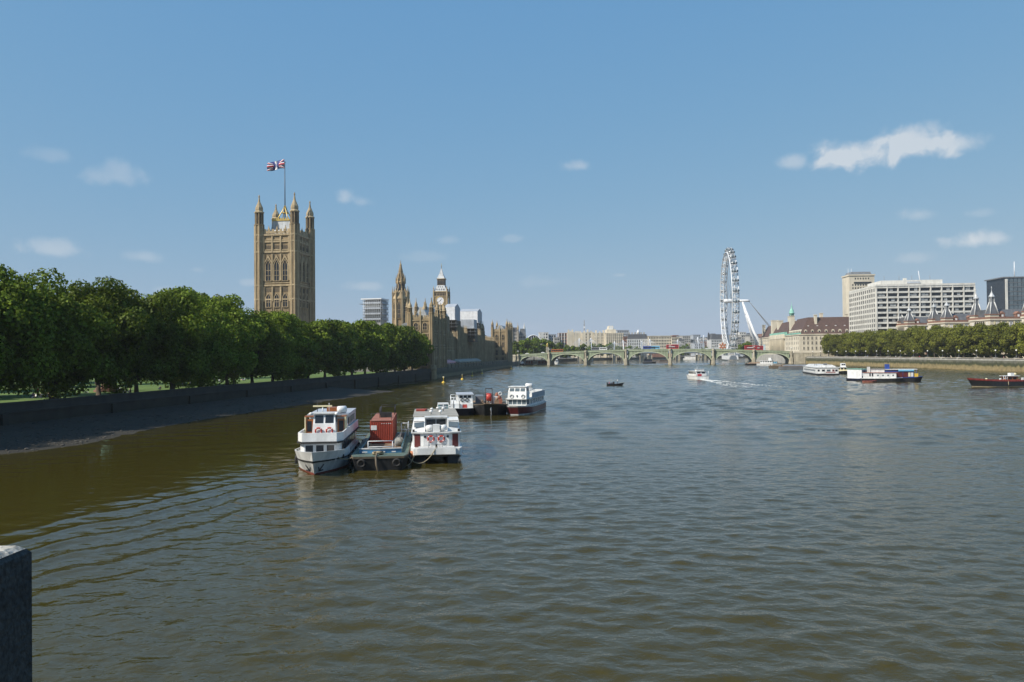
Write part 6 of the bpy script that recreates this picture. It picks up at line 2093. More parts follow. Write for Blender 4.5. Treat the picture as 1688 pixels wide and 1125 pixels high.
    lifebuoy(t, .5, -6.82, 2.38, 'red lifebuoy on the flat roofed boat\'s cabin front, nearer open water', group=None)
    return t


BOAT_B = passenger_boat_b()


def line(label, a, b, sag, r=.045):
    pts = []
    for i in range(13):
        q = i / 12
        p = a.lerp(b, q)
        p.z -= sag * 4 * q * (1 - q)
        pts.append(p)
    tag(MB().tube(pts, r, 5).build('mooring_line', 'rope'), label, 'rope')


W = lambda o, *p: o.matrix_basis @ Vector(p)
line('slack rope from the two deck white boat to the container barge', W(BOAT_A, 1.5, -7.6, 1.6), W(BARGE, -2.4, -11.6, 1.3), .35)
line('slack rope from the barge corner dipping towards the flat roofed boat', W(BARGE, 1.9, -12.2, 1.3), W(BOAT_B, -2.2, -7.7, .9), .95)
line('heavy rope hanging from the white bow platform back to the barge', W(BOAT_B, 0, -8.4, 1.75), W(BARGE, 2.5, -10.6, 1.3), 1.25)


# ------------------------------------------------------------------ second cluster
def small_cruiser():
    t = boat('small_boat', 'small teal hulled open boat with white windscreen frame', 'boat', 731, 683.5, 6, fwd=3.3)
    H = Hull(6.4, 2.3, .8, .25, 0, .5, .25, .4)
    H.band(-.4, .96).build('hull', 'teal_hull', t)
    H.band(.962, 1.0, .04).build('gunwale', 'white_worn', t)
    c = MB().loft([[(-.9, -1.9, .8), (.9, -1.9, .8), (1.0, 1.6, .8), (-1.0, 1.6, .8)], [(-.75, -1.5, 1.8), (.75, -1.5, 1.8), (.85, 1.6, 1.8), (-.85, 1.6, 1.8)]]).build('cabin', 'teal_hull', t)
    o = put('window', wbox(1.2, .62), 'pale_glass', c, (0, -1.83, 1.05)); o.rotation_euler = (-.38, 0, 0)
    rail(t, [(-1.0, -2.3), (1.0, -2.3)], .8, 1.0, 'white_steel', .05, .9)
    MB().box(-1.0, 1.0, -1.7, 1.8, 1.803, 1.87).build('roof', 'white_worn', t)


small_cruiser()


def navy_boat():
    t = boat('work_boat', 'white cabined boat with navy hull and two black lifebuoys', 'boat', 762, 686, 5, fwd=6.6)
    H = Hull(12.5, 4.6, 1.15, .2, 0, .6, .55, .25)
    H.band(-.4, .95).build('hull', 'hull_navy', t)
    H.band(.952, 1.02, .04).build('gunwale', 'white_worn', t)
    c = MB().box(-2.0, 2.0, -4.6, 5.4, 1.17, 2.1).build('lower_cabin', 'white_paint', t)
    MB().box(-2.05, -.2, -4.9, -4.62, 1.17, 2.0).build('fore_screen', 'white_paint', t)
    u = MB().box(-.75, 2.0, -3.2, 5.0, 2.103, 3.55).build('wheelhouse', 'white_paint', t)
    wins(u, 'F', -3.2, (-.1, .65, 1.4), 3.0, .6, .45)
    wins(u, 'R', 2.0, (-2, 0, 2), 2.7, 1.2, .6)
    wins(c, 'R', 2.0, (-3, -1, 1, 3), 1.4, 1.2, .5)
    MB().box(-.95, 2.2, -3.5, 5.2, 3.553, 3.65).build('roof', 'sheeting_grey', t)
    rail(t, [(-1.95, -3.0), (-1.95, 4.6), (-.9, 4.6)], 2.1, 1.1, 'white_steel', .045, 1.1)
    rail(t, [(-1.95, -3.0), (-.9, -3.0)], 2.1, 1.0, 'white_steel', .05, .5)
    for x in (-1.5, -.4):
        MB().tube([(x, -4.95, 1.2), (x, -4.95, 2.6)], .06, 5).build('stanchion', 'iron', t)
    MB().box(.1, .9, -4.66, -4.603, 1.25, 1.9).build('red_panel', 'lifebuoy_red', t)
    lifebuoy(t, .15, -3.27, 2.6, 'dark lifebuoy by the door of the navy hulled boat', m='rubber', group=None)
    lifebuoy(t, 1.0, -3.27, 2.6, 'dark lifebuoy at the outer edge of the navy hulled boat', m='rubber', group=None)


navy_boat()


def black_barge():
    t = boat('barge', 'black round bowed barge with rusty winches and red frame on deck', 'barge', 809, 685.5, 4, fwd=9.6)
    H = Hull(19, 6.7, 1.55, .55, 0, .9, .35, .25)
    H.band(-.4, .93).build('hull', 'hull_black', t)
    H.band(.932, 1.02, .08).build('gunwale', 'barge_brown', t)
    H.band(1.021, 1.03, -.3).build('deck', 'rust_deck', t)
    MB().tube([(0, -9.9, 2.2), (.05, -10.1, 1.0), (.05, -10.1, -.2)], .13, 6).build('stem_post', 'white_worn', t)
    f = MB()
    for x in (-.6, .7):
        for y in (-1.2, .1):
            f.tube([(x, y, 1.6), (x, y, 4.4)], .07, 5)
    for z in (3.0, 4.4):
        f.tube([(-.6, -1.2, z), (.7, -1.2, z), (.7, .1, z), (-.6, .1, z), (-.6, -1.2, z)], .06, 4)
    f.build('frame', 'iron', t)
    MB().lathe([(.55, -.5), (.75, -.45), (.75, .45), (.55, .5)], 12).build('hose_reel', 'lifebuoy_red', t, (.05, -.6, 2.8)).rotation_euler = (0, math.pi / 2, 0)
    MB().box(-2.4, -.9, 1.0, 7.0, 1.6, 2.9).build('hatch_tent', 'dark_lead', t)
    for k, (x, y, s) in enumerate(((1.4, -3.0, .8), (2.0, -1.0, 1.0), (1.7, 1.2, 1.3), (2.2, 3.2, 1.0), (-1.3, -3.6, .6), (-.4, -5.0, .5))):
        MB().cbox(x, y, 1.6, s, s * 1.3, s * .9).lathe([(.25 * s, .9 * s), (.35 * s, 1.1 * s), (.2 * s, 1.5 * s)], 8, (x, y, 1.6)).build('deck_machine', 'container_roof' if k in (1, 2, 3) else 'rust_deck', t)
    MB().cbox(1.0, .4, 1.6, 1.5, 1.2, 1.3).build('white_tank', 'white_paint', t)
    lifebuoy(t, 2.2, -.2, 3.4, 'white lifebuoy on the machinery of the black barge', m='white_paint', group=None)


black_barge()


def red_boat():
    t = boat('passenger_boat', 'white passenger boat with dark red hull and open stern deck', 'boat', 847, 685, -13, fwd=9.8)
    H = Hull(19, 5.0, 1.35, .3, .15, .5, .3, .28)
    H.band(-.4, .1).build('boot_top', 'white_worn', t)
    H.band(.102, .88).build('hull', 'hull_red', t)
    H.band(.882, 1.02, .05).build('gunwale', 'white_worn', t)
    H.band(1.022, 1.03, -.1).build('deck', 'deck_grey', t)
    low = MB().prism([(-1.75, -7.3), (1.75, -7.3), (2.25, -6.4), (2.3, 7.6), (-2.3, 7.6), (-2.25, -6.4)], 1.37, 1.75).build('lower_panel', 'white_paint', t)
    MB().prism([(-1.62, -7.0), (1.62, -7.0), (2.1, -6.2), (2.15, 7.5), (-2.15, 7.5), (-2.1, -6.2)], 1.752, 2.65).build('saloon_glass', 'pale_glass', t)
    for x in (-1.68, -.85, 0, .85, 1.68):
        MB().cbox(x, -7.05 if abs(x) < 1.6 else -6.95, 1.75, .09, .1, .92).build('mullion', 'white_paint', low)
    for k in range(7):
        for sx_ in (-1, 1):
            MB().cbox(sx_ * 2.14, -6.1 + k * 2.2, 1.75, .1, .12 if k % 3 else .3, .92).build('mullion', 'white_paint', low)
    MB().prism([(-1.8, -7.4), (1.8, -7.4), (2.3, -6.4), (2.35, 7.8), (-2.35, 7.8), (-2.3, -6.4)], 2.653, 2.8).build('upper_deck', 'white_worn', t)
    b = MB().loft([[(-1.75, -7.2, 2.8), (1.75, -7.2, 2.8), (1.75, -4.4, 2.8), (-1.75, -4.4, 2.8)], [(-1.7, -6.9, 4.0), (1.7, -6.9, 4.0), (1.7, -4.4, 4.0), (-1.7, -4.4, 4.0)], [(-1.55, -6.5, 4.9), (1.55, -6.5, 4.9), (1.6, -4.4, 4.9), (-1.6, -4.4, 4.9)]]).build('wheelhouse', 'white_paint', t)
    for x in (-1.0, 0, 1.0):
        o = put('window', wbox(.82, .62), 'pale_glass', b, (x, -6.86, 4.1)); o.rotation_euler = (-.42, 0, 0)
    wins(b, 'R', 1.66, (-5.4,), 4.1, 1.2, .55)
    MB().box(-1.75, 1.75, -6.7, -4.2, 4.903, 5.0).build('wheelhouse_roof', 'white_paint', t)
    for sx_ in (-1, 1):
        MB().box(*sorted((sx_ * 2.22, sx_ * 2.32)), -4.2, 7.7, 2.8, 3.75).build('side_screen', 'sheeting_grey', t)
    rail(t, [(2.25, 7.6), (-2.25, 7.6)], 2.8, 1.0, 'white_steel')
    MB().lathe([(.1, -.7), (.42, -.6), (.42, .6), (.1, .7)], 10).build('liferaft', 'white_paint', t, (1.3, -2.6, 5.0)).rotation_euler = (0, math.pi / 2, 0)
    MB().box(.2, 2.1, -3.4, -1.2, 4.35, 4.45).build('canopy', 'white_worn', t)
    for x, y in ((.4, -3.2), (2.0, -3.2), (.4, -1.4), (2.0, -1.4)):
        MB().tube([(x, y, 2.8), (x, y, 4.35)], .05, 5).build('canopy_post', 'white_steel', t)
    for k in range(5):
        MB().cbox(1.4, .4 + k * 1.5, 2.8, 1.2, .5, .5).box(.8, 2.0, .6 + k * 1.5, .7 + k * 1.5, 3.3, 3.9).build('deck_seat', 'white_paint', t)
    MB().box(-.06, .06, -7.26, -7.1, 3.1, 3.5).build('bell_bracket', 'iron', t)
    lifebuoy(t, -1.0, -7.2, 3.25, 'white lifebuoy on the wheelhouse of the red hulled boat, barge side', m='white_worn', group=None)
    lifebuoy(t, 1.1, -7.2, 3.25, 'white lifebuoy on the wheelhouse of the red hulled boat, open water side', m='white_worn', group=None)


red_boat()


# ------------------------------------------------------------------ far bank moorings
def pontoon_building():
    p = on(1345, 619)
    t = thing('floating_station', 'long low white floating pier building with window bands', 'pontoon', (p.x, p.y, 0), R(-12))
    wx, ly = 9.6, 38.0
    MB().box(-.3, wx + .3, -.3, ly, -.6, .75).build('pontoon', 'hull_black', t)
    b = MB().box(0, wx, 0, ly - .5, .75, 3.3).build('wall', 'white_paint', t)
    MB().box(-.25, wx + .25, -.25, ly - .2, 3.3, 3.55).build('eaves', 'white_worn', t)
    MB().add([(.6, .6, 3.55), (wx - .6, .6, 3.55), (wx - .6, ly - 1, 3.55), (.6, ly - 1, 3.55), (2.2, 2, 4.6), (wx - 2.2, 2, 4.6), (wx - 2.2, ly - 3, 4.6), (2.2, ly - 3, 4.6)], [(0, 1, 5, 4), (1, 2, 6, 5), (2, 3, 7, 6), (3, 0, 4, 7), (4, 5, 6, 7)]).build('roof', 'white_worn', t)
    MB().cbox(4.4, 2.6, 3.6, 1.5, 1.5, 1.7).build('roof_hatch', 'dark_lead', t)
    for y in (8, 13):
        MB().cbox(1.6, y, 3.6, .5, .6, 1.3).build('vent', 'sheeting_grey', t)
    wins(b, 'L', 0, [2.5 + 2.4 * k for k in range(14)], 1.7, 1.5, .8)
    for x, m, w_ in ((1.2, 'window_glass', .8), (3.2, 'window_glass', 1.2), (5.4, 'pale_glass', 1.6), (7.4, 'maroon', .9), (8.7, 'window_glass', 1.0)):
        wins(b, 'F', 0, (x,), 1.7, w_, .9, m)
    MB().box(4.2, 8.3, -.04, -.003, 1.15, 1.5).build('name_board', 'gunwale_red', t)
    rail(t, [(-.2, 0), (-.2, ly - 1)], .75, .9, 'white_steel', .04, 2.5)


pontoon_building()


def launch(name, label, px, py, head, L_, B, hullm, cabm, roofm, cat='boat', cab=(.55, .9), h=1.5, fb=1.0, two=False, glass='window_glass', fwd=None):
    t = boat(name, label, cat, px, py, head, fwd=(L_ / 2 if fwd is None else fwd))
    H = Hull(L_, B, fb, .35, 0, .6, .2, .35)
    H.band(-.4, .94).build('hull', hullm, t)
    H.band(.942, 1.02, .05).build('gunwale', 'white_worn' if hullm != 'barge_brown' else 'rust_deck', t)
    H.band(1.021, 1.03, -.1).build('deck', 'deck_grey', t)
    y0, y1 = L_ * (.5 - cab[1]), L_ * (.5 - cab[0])
    c = MB().loft([[(-B * .36, y0, fb), (B * .36, y0, fb), (B * .38, y1, fb), (-B * .38, y1, fb)], [(-B * .33, y0 + .4, fb + h), (B * .33, y0 + .4, fb + h), (B * .36, y1, fb + h), (-B * .36, y1, fb + h)]]).build('cabin', cabm, t)
    n = max(2, int((y1 - y0) / 1.6))
    wins(c, 'R', B * .365, [y0 + .4 + (y1 - y0 - .4) * (i + .5) / n for i in range(n)], fb + h * .45, (y1 - y0) / n * .65, h * .38, glass)
    wins(c, 'L', -B * .365, [y0 + .4 + (y1 - y0 - .4) * (i + .5) / n for i in range(n)], fb + h * .45, (y1 - y0) / n * .65, h * .38, glass)
    wins(c, 'F', y0 + .1, (-B * .17, B * .17), fb + h * .5, B * .24, h * .36, glass)
    wins(c, 'B', y1, (-B * .17, B * .17), fb + h * .5, B * .24, h * .36, glass)
    MB().box(-B * .39, B * .39, y0, y1 + .3, fb + h, fb + h + .12).build('roof', roofm, t)
    if two:
        u = MB().loft([[(-B * .26, y0 + .8, fb + h + .12), (B * .26, y0 + .8, fb + h + .12), (B * .26, y0 + 3.2, fb + h + .12), (-B * .26, y0 + 3.2, fb + h + .12)], [(-B * .22, y0 + 1.3, fb + 2 * h), (B * .22, y0 + 1.3, fb + 2 * h), (B * .24, y0 + 3.2, fb + 2 * h), (-B * .24, y0 + 3.2, fb + 2 * h)]]).build('wheelhouse', 'white_paint', t)
        wins(u, 'F', y0 + 1.0, (-B * .1, B * .1), fb + h * 1.5, B * .16, h * .35, glass)
    MB().tube([(0, (y0 + y1) / 2, fb + h), (0, (y0 + y1) / 2, fb + h + 1.8)], .05, 5).build('mast', 'white_steel', t)
    return t


launch('tug', 'small tug with cream cabin and black hull beside the floating pier', 1392, 617, -14, 9.5, 4.2, 'hull_black', 'cream_paint', 'white_paint', 'tug', (.4, .8), 1.9, 1.2, True)
launch('tug', 'low dark launch squeezed between floating pier and cream tug', 1379, 615, -12, 9, 2.6, 'hull_navy', 'teal_hull', 'dark_lead', 'boat', (.4, .7), 1.2, .9)


def house_boats():
    t = boat('house_boat', 'white house boat with black hull and green roof edge', 'boat', 1452, 630, 74, fwd=0)
    H = Hull(12.5, 4.6, 1.3, .2, 0, .6, .5, .22)
    H.band(-.4, .95).build('hull', 'hull_black', t)
    H.band(.952, 1.02, .04).build('gunwale', 'white_worn', t)
    c = MB().box(-2.0, 2.0, -4.6, 5.4, 1.3, 3.2).build('cabin', 'white_paint', t)
    wins(c, 'L', -2.0, (3.7, 2.9), 2.0, .45, 1.0)
    wins(c, 'L', -2.0, (1.2, -.4, -2.0, -3.6), 2.1, .5, .5, 'pale_glass')
    wins(c, 'F', -4.6, (-1.1, .0, 1.1), 2.1, .7, .7)
    MB().box(-2.2, 2.2, -5, 5.6, 3.2, 3.35).build('roof', 'container_roof', t)
    MB().box(-1.4, 1.4, -1, 3.2, 3.353, 4.4).build('roof_cabin', 'white_paint', t)
    MB().box(-1.6, 1.6, -1.2, 3.4, 4.403, 4.5).build('roof_cabin_top', 'white_worn', t)
    MB().cbox(0, 3.9, 3.36, .9, .9, 1.9).build('funnel', 'white_worn', t)
    g = boat('house_boat', 'pale grey green barge house with railed roof and open well deck', 'boat', 1433, 629, 14, fwd=5)
    H = Hull(10, 4.4, .9, .2, 0, .4, .5, .22)
    H.band(-.4, 1.0).build('hull', 'hull_navy', g)
    c = MB().box(-1.9, 1.9, -3.4, 4.4, .9, 4.2).build('cabin', 'sheeting', g)
    wins(c, 'F', -3.4, (-1.35, -.68, 0, .68, 1.35), 3.0, .55, .85)
    wins(c, 'F', -3.4, (0,), 2.1, .5, .5)
    wins(c, 'F', -3.4, (1.0, -1.1), 1.15, 1.2, .75)
    wins(c, 'R', 1.9, (-2, 0, 2), 2.6, 1.0, .7)
    MB().box(-2.1, 2.1, -3.6, 4.6, 4.203, 4.35).build('roof', 'copper_green', g)
    rail(g, [(-1.9, -4.6), (1.9, -4.6)], .9, 1.1, 'white_steel', .05, .9)
    r = boat('dinghy', 'small brown dinghy tied beside the white house boat', 'boat', 1433, 631, 80, fwd=0)
    H = Hull(4.2, 1.7, .6, .2, 0, .3, .2, .4)
    H.band(-.3, .9).build('hull', 'container_roof', r)
    H.band(.902, 1.05, .05).build('gunwale', 'gunwale_red', r)
    b = boat('work_boat', 'royal blue and maroon work boat with white canopy and black hull', 'boat', 1486, 629.5, 78, fwd=0)
    H = Hull(12, 4.8, 1.5, .3, 0, .6, .4, .25)
    H.band(-.4, .93).build('hull', 'hull_black', b)
    H.band(.932, 1.05, .05).build('gunwale', 'royal_blue', b)
    c = MB().box(-1.8, 1.8, -3.6, 5.0, 1.55, 4.0).build('cabin', 'royal_blue', b)
    MB().box(-1.9, -1.803, -1.6, 2.0, 1.6, 3.4).build('maroon_panel', 'maroon', c)
    for y, m in ((-3.0, 'white_paint'), (2.9, 'white_paint'), (-2.1, 'cream_paint'), (4.2, 'sky_blue')):
        MB().box(-1.95, -1.803, y - .35, y + .35, 1.8, 3.2).build('cabin_panel', m, c)
    MB().cbox(-1.5, -4.3, 1.6, 1.1, 1.1, 1.3).build('yellow_locker', 'yellow_paint', b)
    MB().box(-2.2, 2.3, -4.6, 5.4, 4.25, 4.4).build('canopy', 'white_paint', b)
    for x in (-2.0, 2.1):
        for y in (-4.3, 0, 5.0):
            MB().tube([(x, y, 1.5), (x, y, 4.25)], .06, 5).build('canopy_post', 'royal_blue', b)
    MB().box(-2.26, -2.203, -3.5, 1.5, 3.7, 4.25).build('canopy_valance', 'sky_blue', b)
    MB().cbox(0, 4.6, 4.4, 1.3, 1.3, 1.7).build('funnel', 'royal_blue', b)


house_boats()


def red_barge():
    t = boat('barge', 'long dark barge with red gunwale and small white wheelhouse', 'barge', 1603, 638, -83, fwd=11.3)
    H = Hull(23, 5.6, 1.75, .6, .2, 1.1, .15, .25)
    H.band(-.3, .1, .02).build('boot_top', 'rope', t)
    H.band(.102, .84).build('hull', 'hull_black', t)
    H.band(.842, .9, .04).build('upper_strake', 'hull_red', t)
    H.bulwark(.9, 1.12, .25).build('gunwale', 'gunwale_red', t)
    H.band(.8, .86, -.25).build('hold_floor', 'gunwale_red', t)
    w_ = MB().box(-1.3, 1.3, -1.0, 2.3, 1.5, 3.0).build('wheelhouse', 'varnish', t)
    wins(w_, 'R', 1.3, (-.2, 1.3), 2.1, 1.0, .6)
    wins(w_, 'F', -1.0, (-.6, .6), 2.1, .8, .6)
    MB().box(-1.6, 1.6, -1.4, 2.8, 3.003, 3.15).build('wheelhouse_roof', 'white_worn', t)
    MB().cbox(.2, 1.0, 3.15, 1.2, 1.2, .8).build('roof_box', 'white_paint', t)
    MB().lathe([(.1, 0), (.4, .2), (.4, .6), (.1, .8)], 10, (0, 2.4, 3.15)).build('searchlight', 'cream_paint', t)
    for k, (x, y) in enumerate(((1.2, 4.0), (.4, 5.0), (1.4, 6.0))):
        MB().cbox(x, y, 1.5, .9, 1.1, 1.0).build('white_drum', 'white_paint', t)
    MB().box(-1.8, 1.8, 6.8, 10, 1.5, 1.95).build('hatch', 'cream_paint', t)
    for k, (x, y, m) in enumerate(((.6, -8.5, 'barge_brown'), (-.4, -6.5, 'cream_paint'), (.9, -3.0, 'white_worn'))):
        MB().lathe([(.25, 0), (.3, .5), (.4, .7), (.1, .9)], 8, (x, y, 1.55)).build('deck_fitting', m, t)
    MB().tube([(0, -9.5, 1.5), (0, -9.5, 3.0)], .07, 5).build('jackstaff', 'iron', t)
    rail(t, [(1.4, -2.4), (1.4, -1.2)], 1.6, 1.5, 'white_steel', .06, .6)
    for y in (-2.0, 3.5):
        MB().tube([(2.75, y, 1.7), (2.9, y, .6), (2.85, y, .2)], .1, 6).build('tyre_fender_rope', 'rope', t)


red_barge()

# ------------------------------------------------------------------ boats under way and by the bridge
tb = launch('tour_boat', 'white tour boat heading away with wake churning behind it', 1161, 626, 184, 17, 5.6, 'white_paint', 'white_paint', 'white_worn', 'boat', (.12, .75), 1.9, 1.3, False, fwd=-8.5)
tb.location = (on(1161, 626).x - 1.2, on(1161, 626).y + 8.5, 0)
MB().box(-1.5, 1.5, 3.2, 5.4, 3.3, 4.0).build('roof_cabin', 'white_paint', tb)
MB().box(-1.7, 1.7, 3.0, 5.6, 4.003, 4.12).build('roof_cabin_top', 'white_worn', tb)
rail(tb, [(-2.4, 8.0), (2.4, 8.0)], 1.3, 1.0, 'white_steel', .06, .8)
MB().box(.3, 2.0, 8.05, 8.15, 1.3, 2.2).build('stern_ensign', 'flag_red', tb)
for x in (-2.5, 2.5):
    MB().tube([(x, 7.8, 1.3), (x, 7.8, 3.3)], .09, 5).build('canopy_post', 'white_steel', tb)

launch('moored_boat', 'dark tarpaulin covered boat with pink bow lying beyond the middle arch', 1070, 599.2, 82, 13, 4.6, 'hull_black', 'hull_navy', 'rubber', 'boat', (.1, .75), 2.6, 1.4, fwd=0)
launch('moored_boat', 'white two deck excursion boat seen through the fifth bridge arch', 1141, 593, 70, 26, 6.5, 'white_paint', 'white_paint', 'white_worn', 'boat', (.1, .85), 3.4, 1.8, True, fwd=0)
launch('moored_boat', 'brown and white paddle boat seen through the third arch', 952, 595.5, 80, 24, 6, 'hull_navy', 'container_roof', 'white_worn', 'boat', (.3, .7), 2.4, 1.6, True, fwd=0)
launch('moored_boat', 'white river bus by the second stone pier', 917, 600.5, 20, 12, 5, 'white_paint', 'white_paint', 'white_worn', 'boat', (.1, .8), 2.4, 1.5, True, fwd=2)
launch('moored_boat', 'white launch at the landing under the first arch', 861, 602.5, 30, 11, 4.5, 'hull_navy', 'white_paint', 'white_worn', 'boat', (.2, .8), 2.4, 1.5, False, fwd=3)
launch('moored_boat', 'white moored boat with stepped cabins by the last bridge arch', 1267, 603, 60, 17, 5.6, 'white_worn', 'white_paint', 'white_paint', 'boat', (.15, .7), 2.2, 1.6, True, fwd=0)
launch('moored_boat', 'white and pale blue launch behind the brown lighter', 1277, 602, 60, 10, 4, 'white_paint', 'sky_blue', 'white_worn', 'boat', (.15, .7), 1.6, 1.2, fwd=0)


def lighter(label, px, py, head, L_, B, m, dm, fb=1.5):
    t = boat('lighter', label, 'barge', px, py, head)
    H = Hull(L_, B, fb, .2, 0, .4, .7, .15)
    H.band(-.3, .92).build('hull', m, t)
    H.band(.922, 1.02, .08).build('gunwale', 'rust_deck', t)
    MB().add([(-B * .36, -L_ * .38, fb), (B * .36, -L_ * .38, fb), (B * .36, L_ * .4, fb), (-B * .36, L_ * .4, fb), (-B * .18, -L_ * .3, fb + .9), (B * .18, -L_ * .3, fb + .9), (B * .18, L_ * .32, fb + .9), (-B * .18, L_ * .32, fb + .9)],
             [(0, 1, 5, 4), (1, 2, 6, 5), (2, 3, 7, 6), (3, 0, 4, 7), (4, 5, 6, 7)]).build('hold_cover', dm, t)
    for s in (-1, 1):
        MB().lathe([(.25, 0), (.25, .5), (.38, .6)], 8, (0, s * L_ * .44, fb)).build('bollard', 'iron', t)
    return t


lighter('low brown lighter tied up at the last stone pier', 1250, 602.5, 80, 20, 6, 'hull_black', 'rust_deck')
lighter('ochre covered lighter moored short of the last arch', 1290, 607, 75, 17, 6.2, 'barge_brown', 'barge_brown')
lighter('wide dark grey lighter lying off the embankment steps', 1316, 609, 78, 22, 8, 'dark_lead', 'dark_lead', 1.9)

# open boat with its crew
sk = boat('open_boat', 'small black open boat with a few people aboard in midstream', 'boat', 1013, 636, 84)
H = Hull(5.2, 1.9, .55, .35, 0, .6, .15, .45)
H.band(-.3, .95).build('hull', 'hull_black', sk)
H.band(.952, 1.1, .06).build('sponson', 'rubber', sk)
MB().cbox(0, .3, .5, .7, .6, .8).build('console', 'rubber', sk)
MB().cbox(0, 2.4, .2, .45, .4, .9).build('outboard', 'iron', sk)

# yellow marker piles off the terrace
for k, (px, py, h) in enumerate(((731, 632, 2.2), (762, 626.5, 2.1), (778.5, 621, 2.2), (794.7, 617, 2.0), (843, 609, 1.8))):
    p = on(px, py)
    b = thing('marker_buoy', 'yellow marker buoy with a post off the palace terrace wall', 'buoy', (p.x, p.y, 0), k * 1.1, 'yellow marker buoys')
    MB().lathe([(.3, -.3), (.62, -.1), (.66, .3), (.3, .65), (.15, .8)], 10).build('float', 'yellow_paint', b)
    MB().tube([(0, 0, .7), (0, 0, h)], .1, 6, .07).build('post', 'yellow_paint', b)
    MB().box(-.28, .28, -.05, .05, h - .15, h + .4).build('topmark', 'cream_paint', b)

# landing stages under the first arches
for lab, px0, px1, py, d in (('covered landing stage with grey roof under the first bridge arch', 866, 879, 597, 752), ('second covered landing stage beside the stone pier', 886, 903, 597, 752)):
    a, c = on(px0, 601), on(px1, 601)
    t = thing('landing_stage', lab, 'pier', (at(px0, 600, d).x, d, 0))
    wv = at(px1, 600, d).x - at(px0, 600, d).x
    MB().box(0, wv, 0, 6, -.5, 1.2).build('pontoon', 'dark_lead', t)
    MB().box(-.3, wv + .3, -.5, 6.3, 4.4, 4.7).build('roof', 'sheeting_grey', t)
    for x in np.linspace(.3, wv - .3, 4):
        MB().tube([(x, .2, 1.2), (x, .2, 4.4)], .12, 5).build('post', 'white_steel', t)
    MB().box(.4, wv - .4, 3, 5.6, 1.2, 3.6).build('waiting_room', 'container_roof', t)

# the tour boat's wake: broken foam lying on the water
g = np.random.default_rng(5)
mb = MB()
c0 = Vector(tb.location) + Vector((.6, -8.4, 0))
for i in range(900):
    s = g.uniform(0, 1) ** 2.2
    side_ = g.choice((-1, 1)) * (.6 + 7.5 * s) * g.uniform(.3, 1.1)
    p = c0 + Vector((-.02 * 70 * s + side_ + 2.5 * s, -70 * s + g.normal() * .8, 0))
    r = g.uniform(.10, .42) * (1 - .55 * s)
    n = 6
    ring = [(p.x + r * 1.6 * math.cos(a) * g.uniform(.6, 1.2), p.y + r * math.sin(a) * g.uniform(.6, 1.2), .015) for a in np.linspace(0, 2 * math.pi, n, endpoint=False)]
    mb.add(ring + [(p.x, p.y, .06 + .12 * r)], [(k, (k + 1) % n, n) for k in range(n)])
o = mb.build('wake_foam', 'foam')
o['kind'] = 'stuff'
tag(o, 'white churned foam trailing behind the moving tour boat', 'foam')
# ================================================================== road vehicles on the bridge
WH = MB().lathe([(.3, -.14), (.5, -.13), (.5, .13), (.3, .14)], 14).mesh('wheel')
RIM = MB().lathe([(.05, -.15), (.28, -.15), (.28, .15), (.05, .15)], 10).mesh('rim')


def wheels(t, xs, hw, r=1.0):
    for x in xs:
        for s in (-1, 1):
            o = put('wheel', WH, 'rubber', t, (x, s * hw, .5 * r))
            o.rotation_euler = (math.pi / 2, 0, 0)
            o.scale = (r, r, 1)
            put('rim', RIM, 'sheeting_grey', o)


def decker(label, s_, y_, m='bus_red', two=True, L_=10.8, rz=0.0, name='double_decker_bus', cat='bus', h=None):
    p = on_bridge(s_, y_)
    t = thing(name, label, cat, p, bang + rz)
    h = h or (4.35 if two else 3.3)
    w_ = 1.26
    MB().loft([[(-L_ / 2, -w_, .35), (L_ / 2 - .1, -w_, .35), (L_ / 2 - .1, w_, .35), (-L_ / 2, w_, .35)], [(-L_ / 2, -w_, h - .25), (L_ / 2, -w_, h - .25), (L_ / 2, w_, h - .25), (-L_ / 2, w_, h - .25)],
               [(-L_ / 2 + .2, -w_ + .2, h), (L_ / 2 - .2, -w_ + .2, h), (L_ / 2 - .2, w_ - .2, h), (-L_ / 2 + .2, w_ - .2, h)]]).build('body', m, t)
    for z in ((1.35, 2.95) if two else (1.6,)):
        n = 6
        for k in range(n):
            x = -L_ / 2 + .5 + (L_ - 1.0) * (k + .5) / n
            wins(t, 'F', -w_, (x,), z, (L_ - 1) / n * .86, .85 if two else 1.0)
            wins(t, 'B', w_, (x,), z, (L_ - 1) / n * .86, .85 if two else 1.0)
        wins(t, 'R', L_ / 2, (0,), z, 2.1, .95)
        wins(t, 'L', -L_ / 2, (0,), z, 2.0, .8)
    if two:
        MB().box(-L_ * .3, L_ * .2, -w_ - .03, -w_ - .003, 2.35, 2.85).build('advert_panel', 'white_paint', t)
    wheels(t, (-L_ * .3, L_ * .32), w_ - .12)
    return t


def s_at(px):
    # distance along the bridge at which a sight column crosses it
    best = min(range(0, 2401), key=lambda i: abs((BR_L.x + (BR_R.x - BR_L.x) * i / 2400) / (BR_L.y + (BR_R.y - BR_L.y) * i / 2400) - (px - 844) / 1312))
    return best / 2400 * BLEN


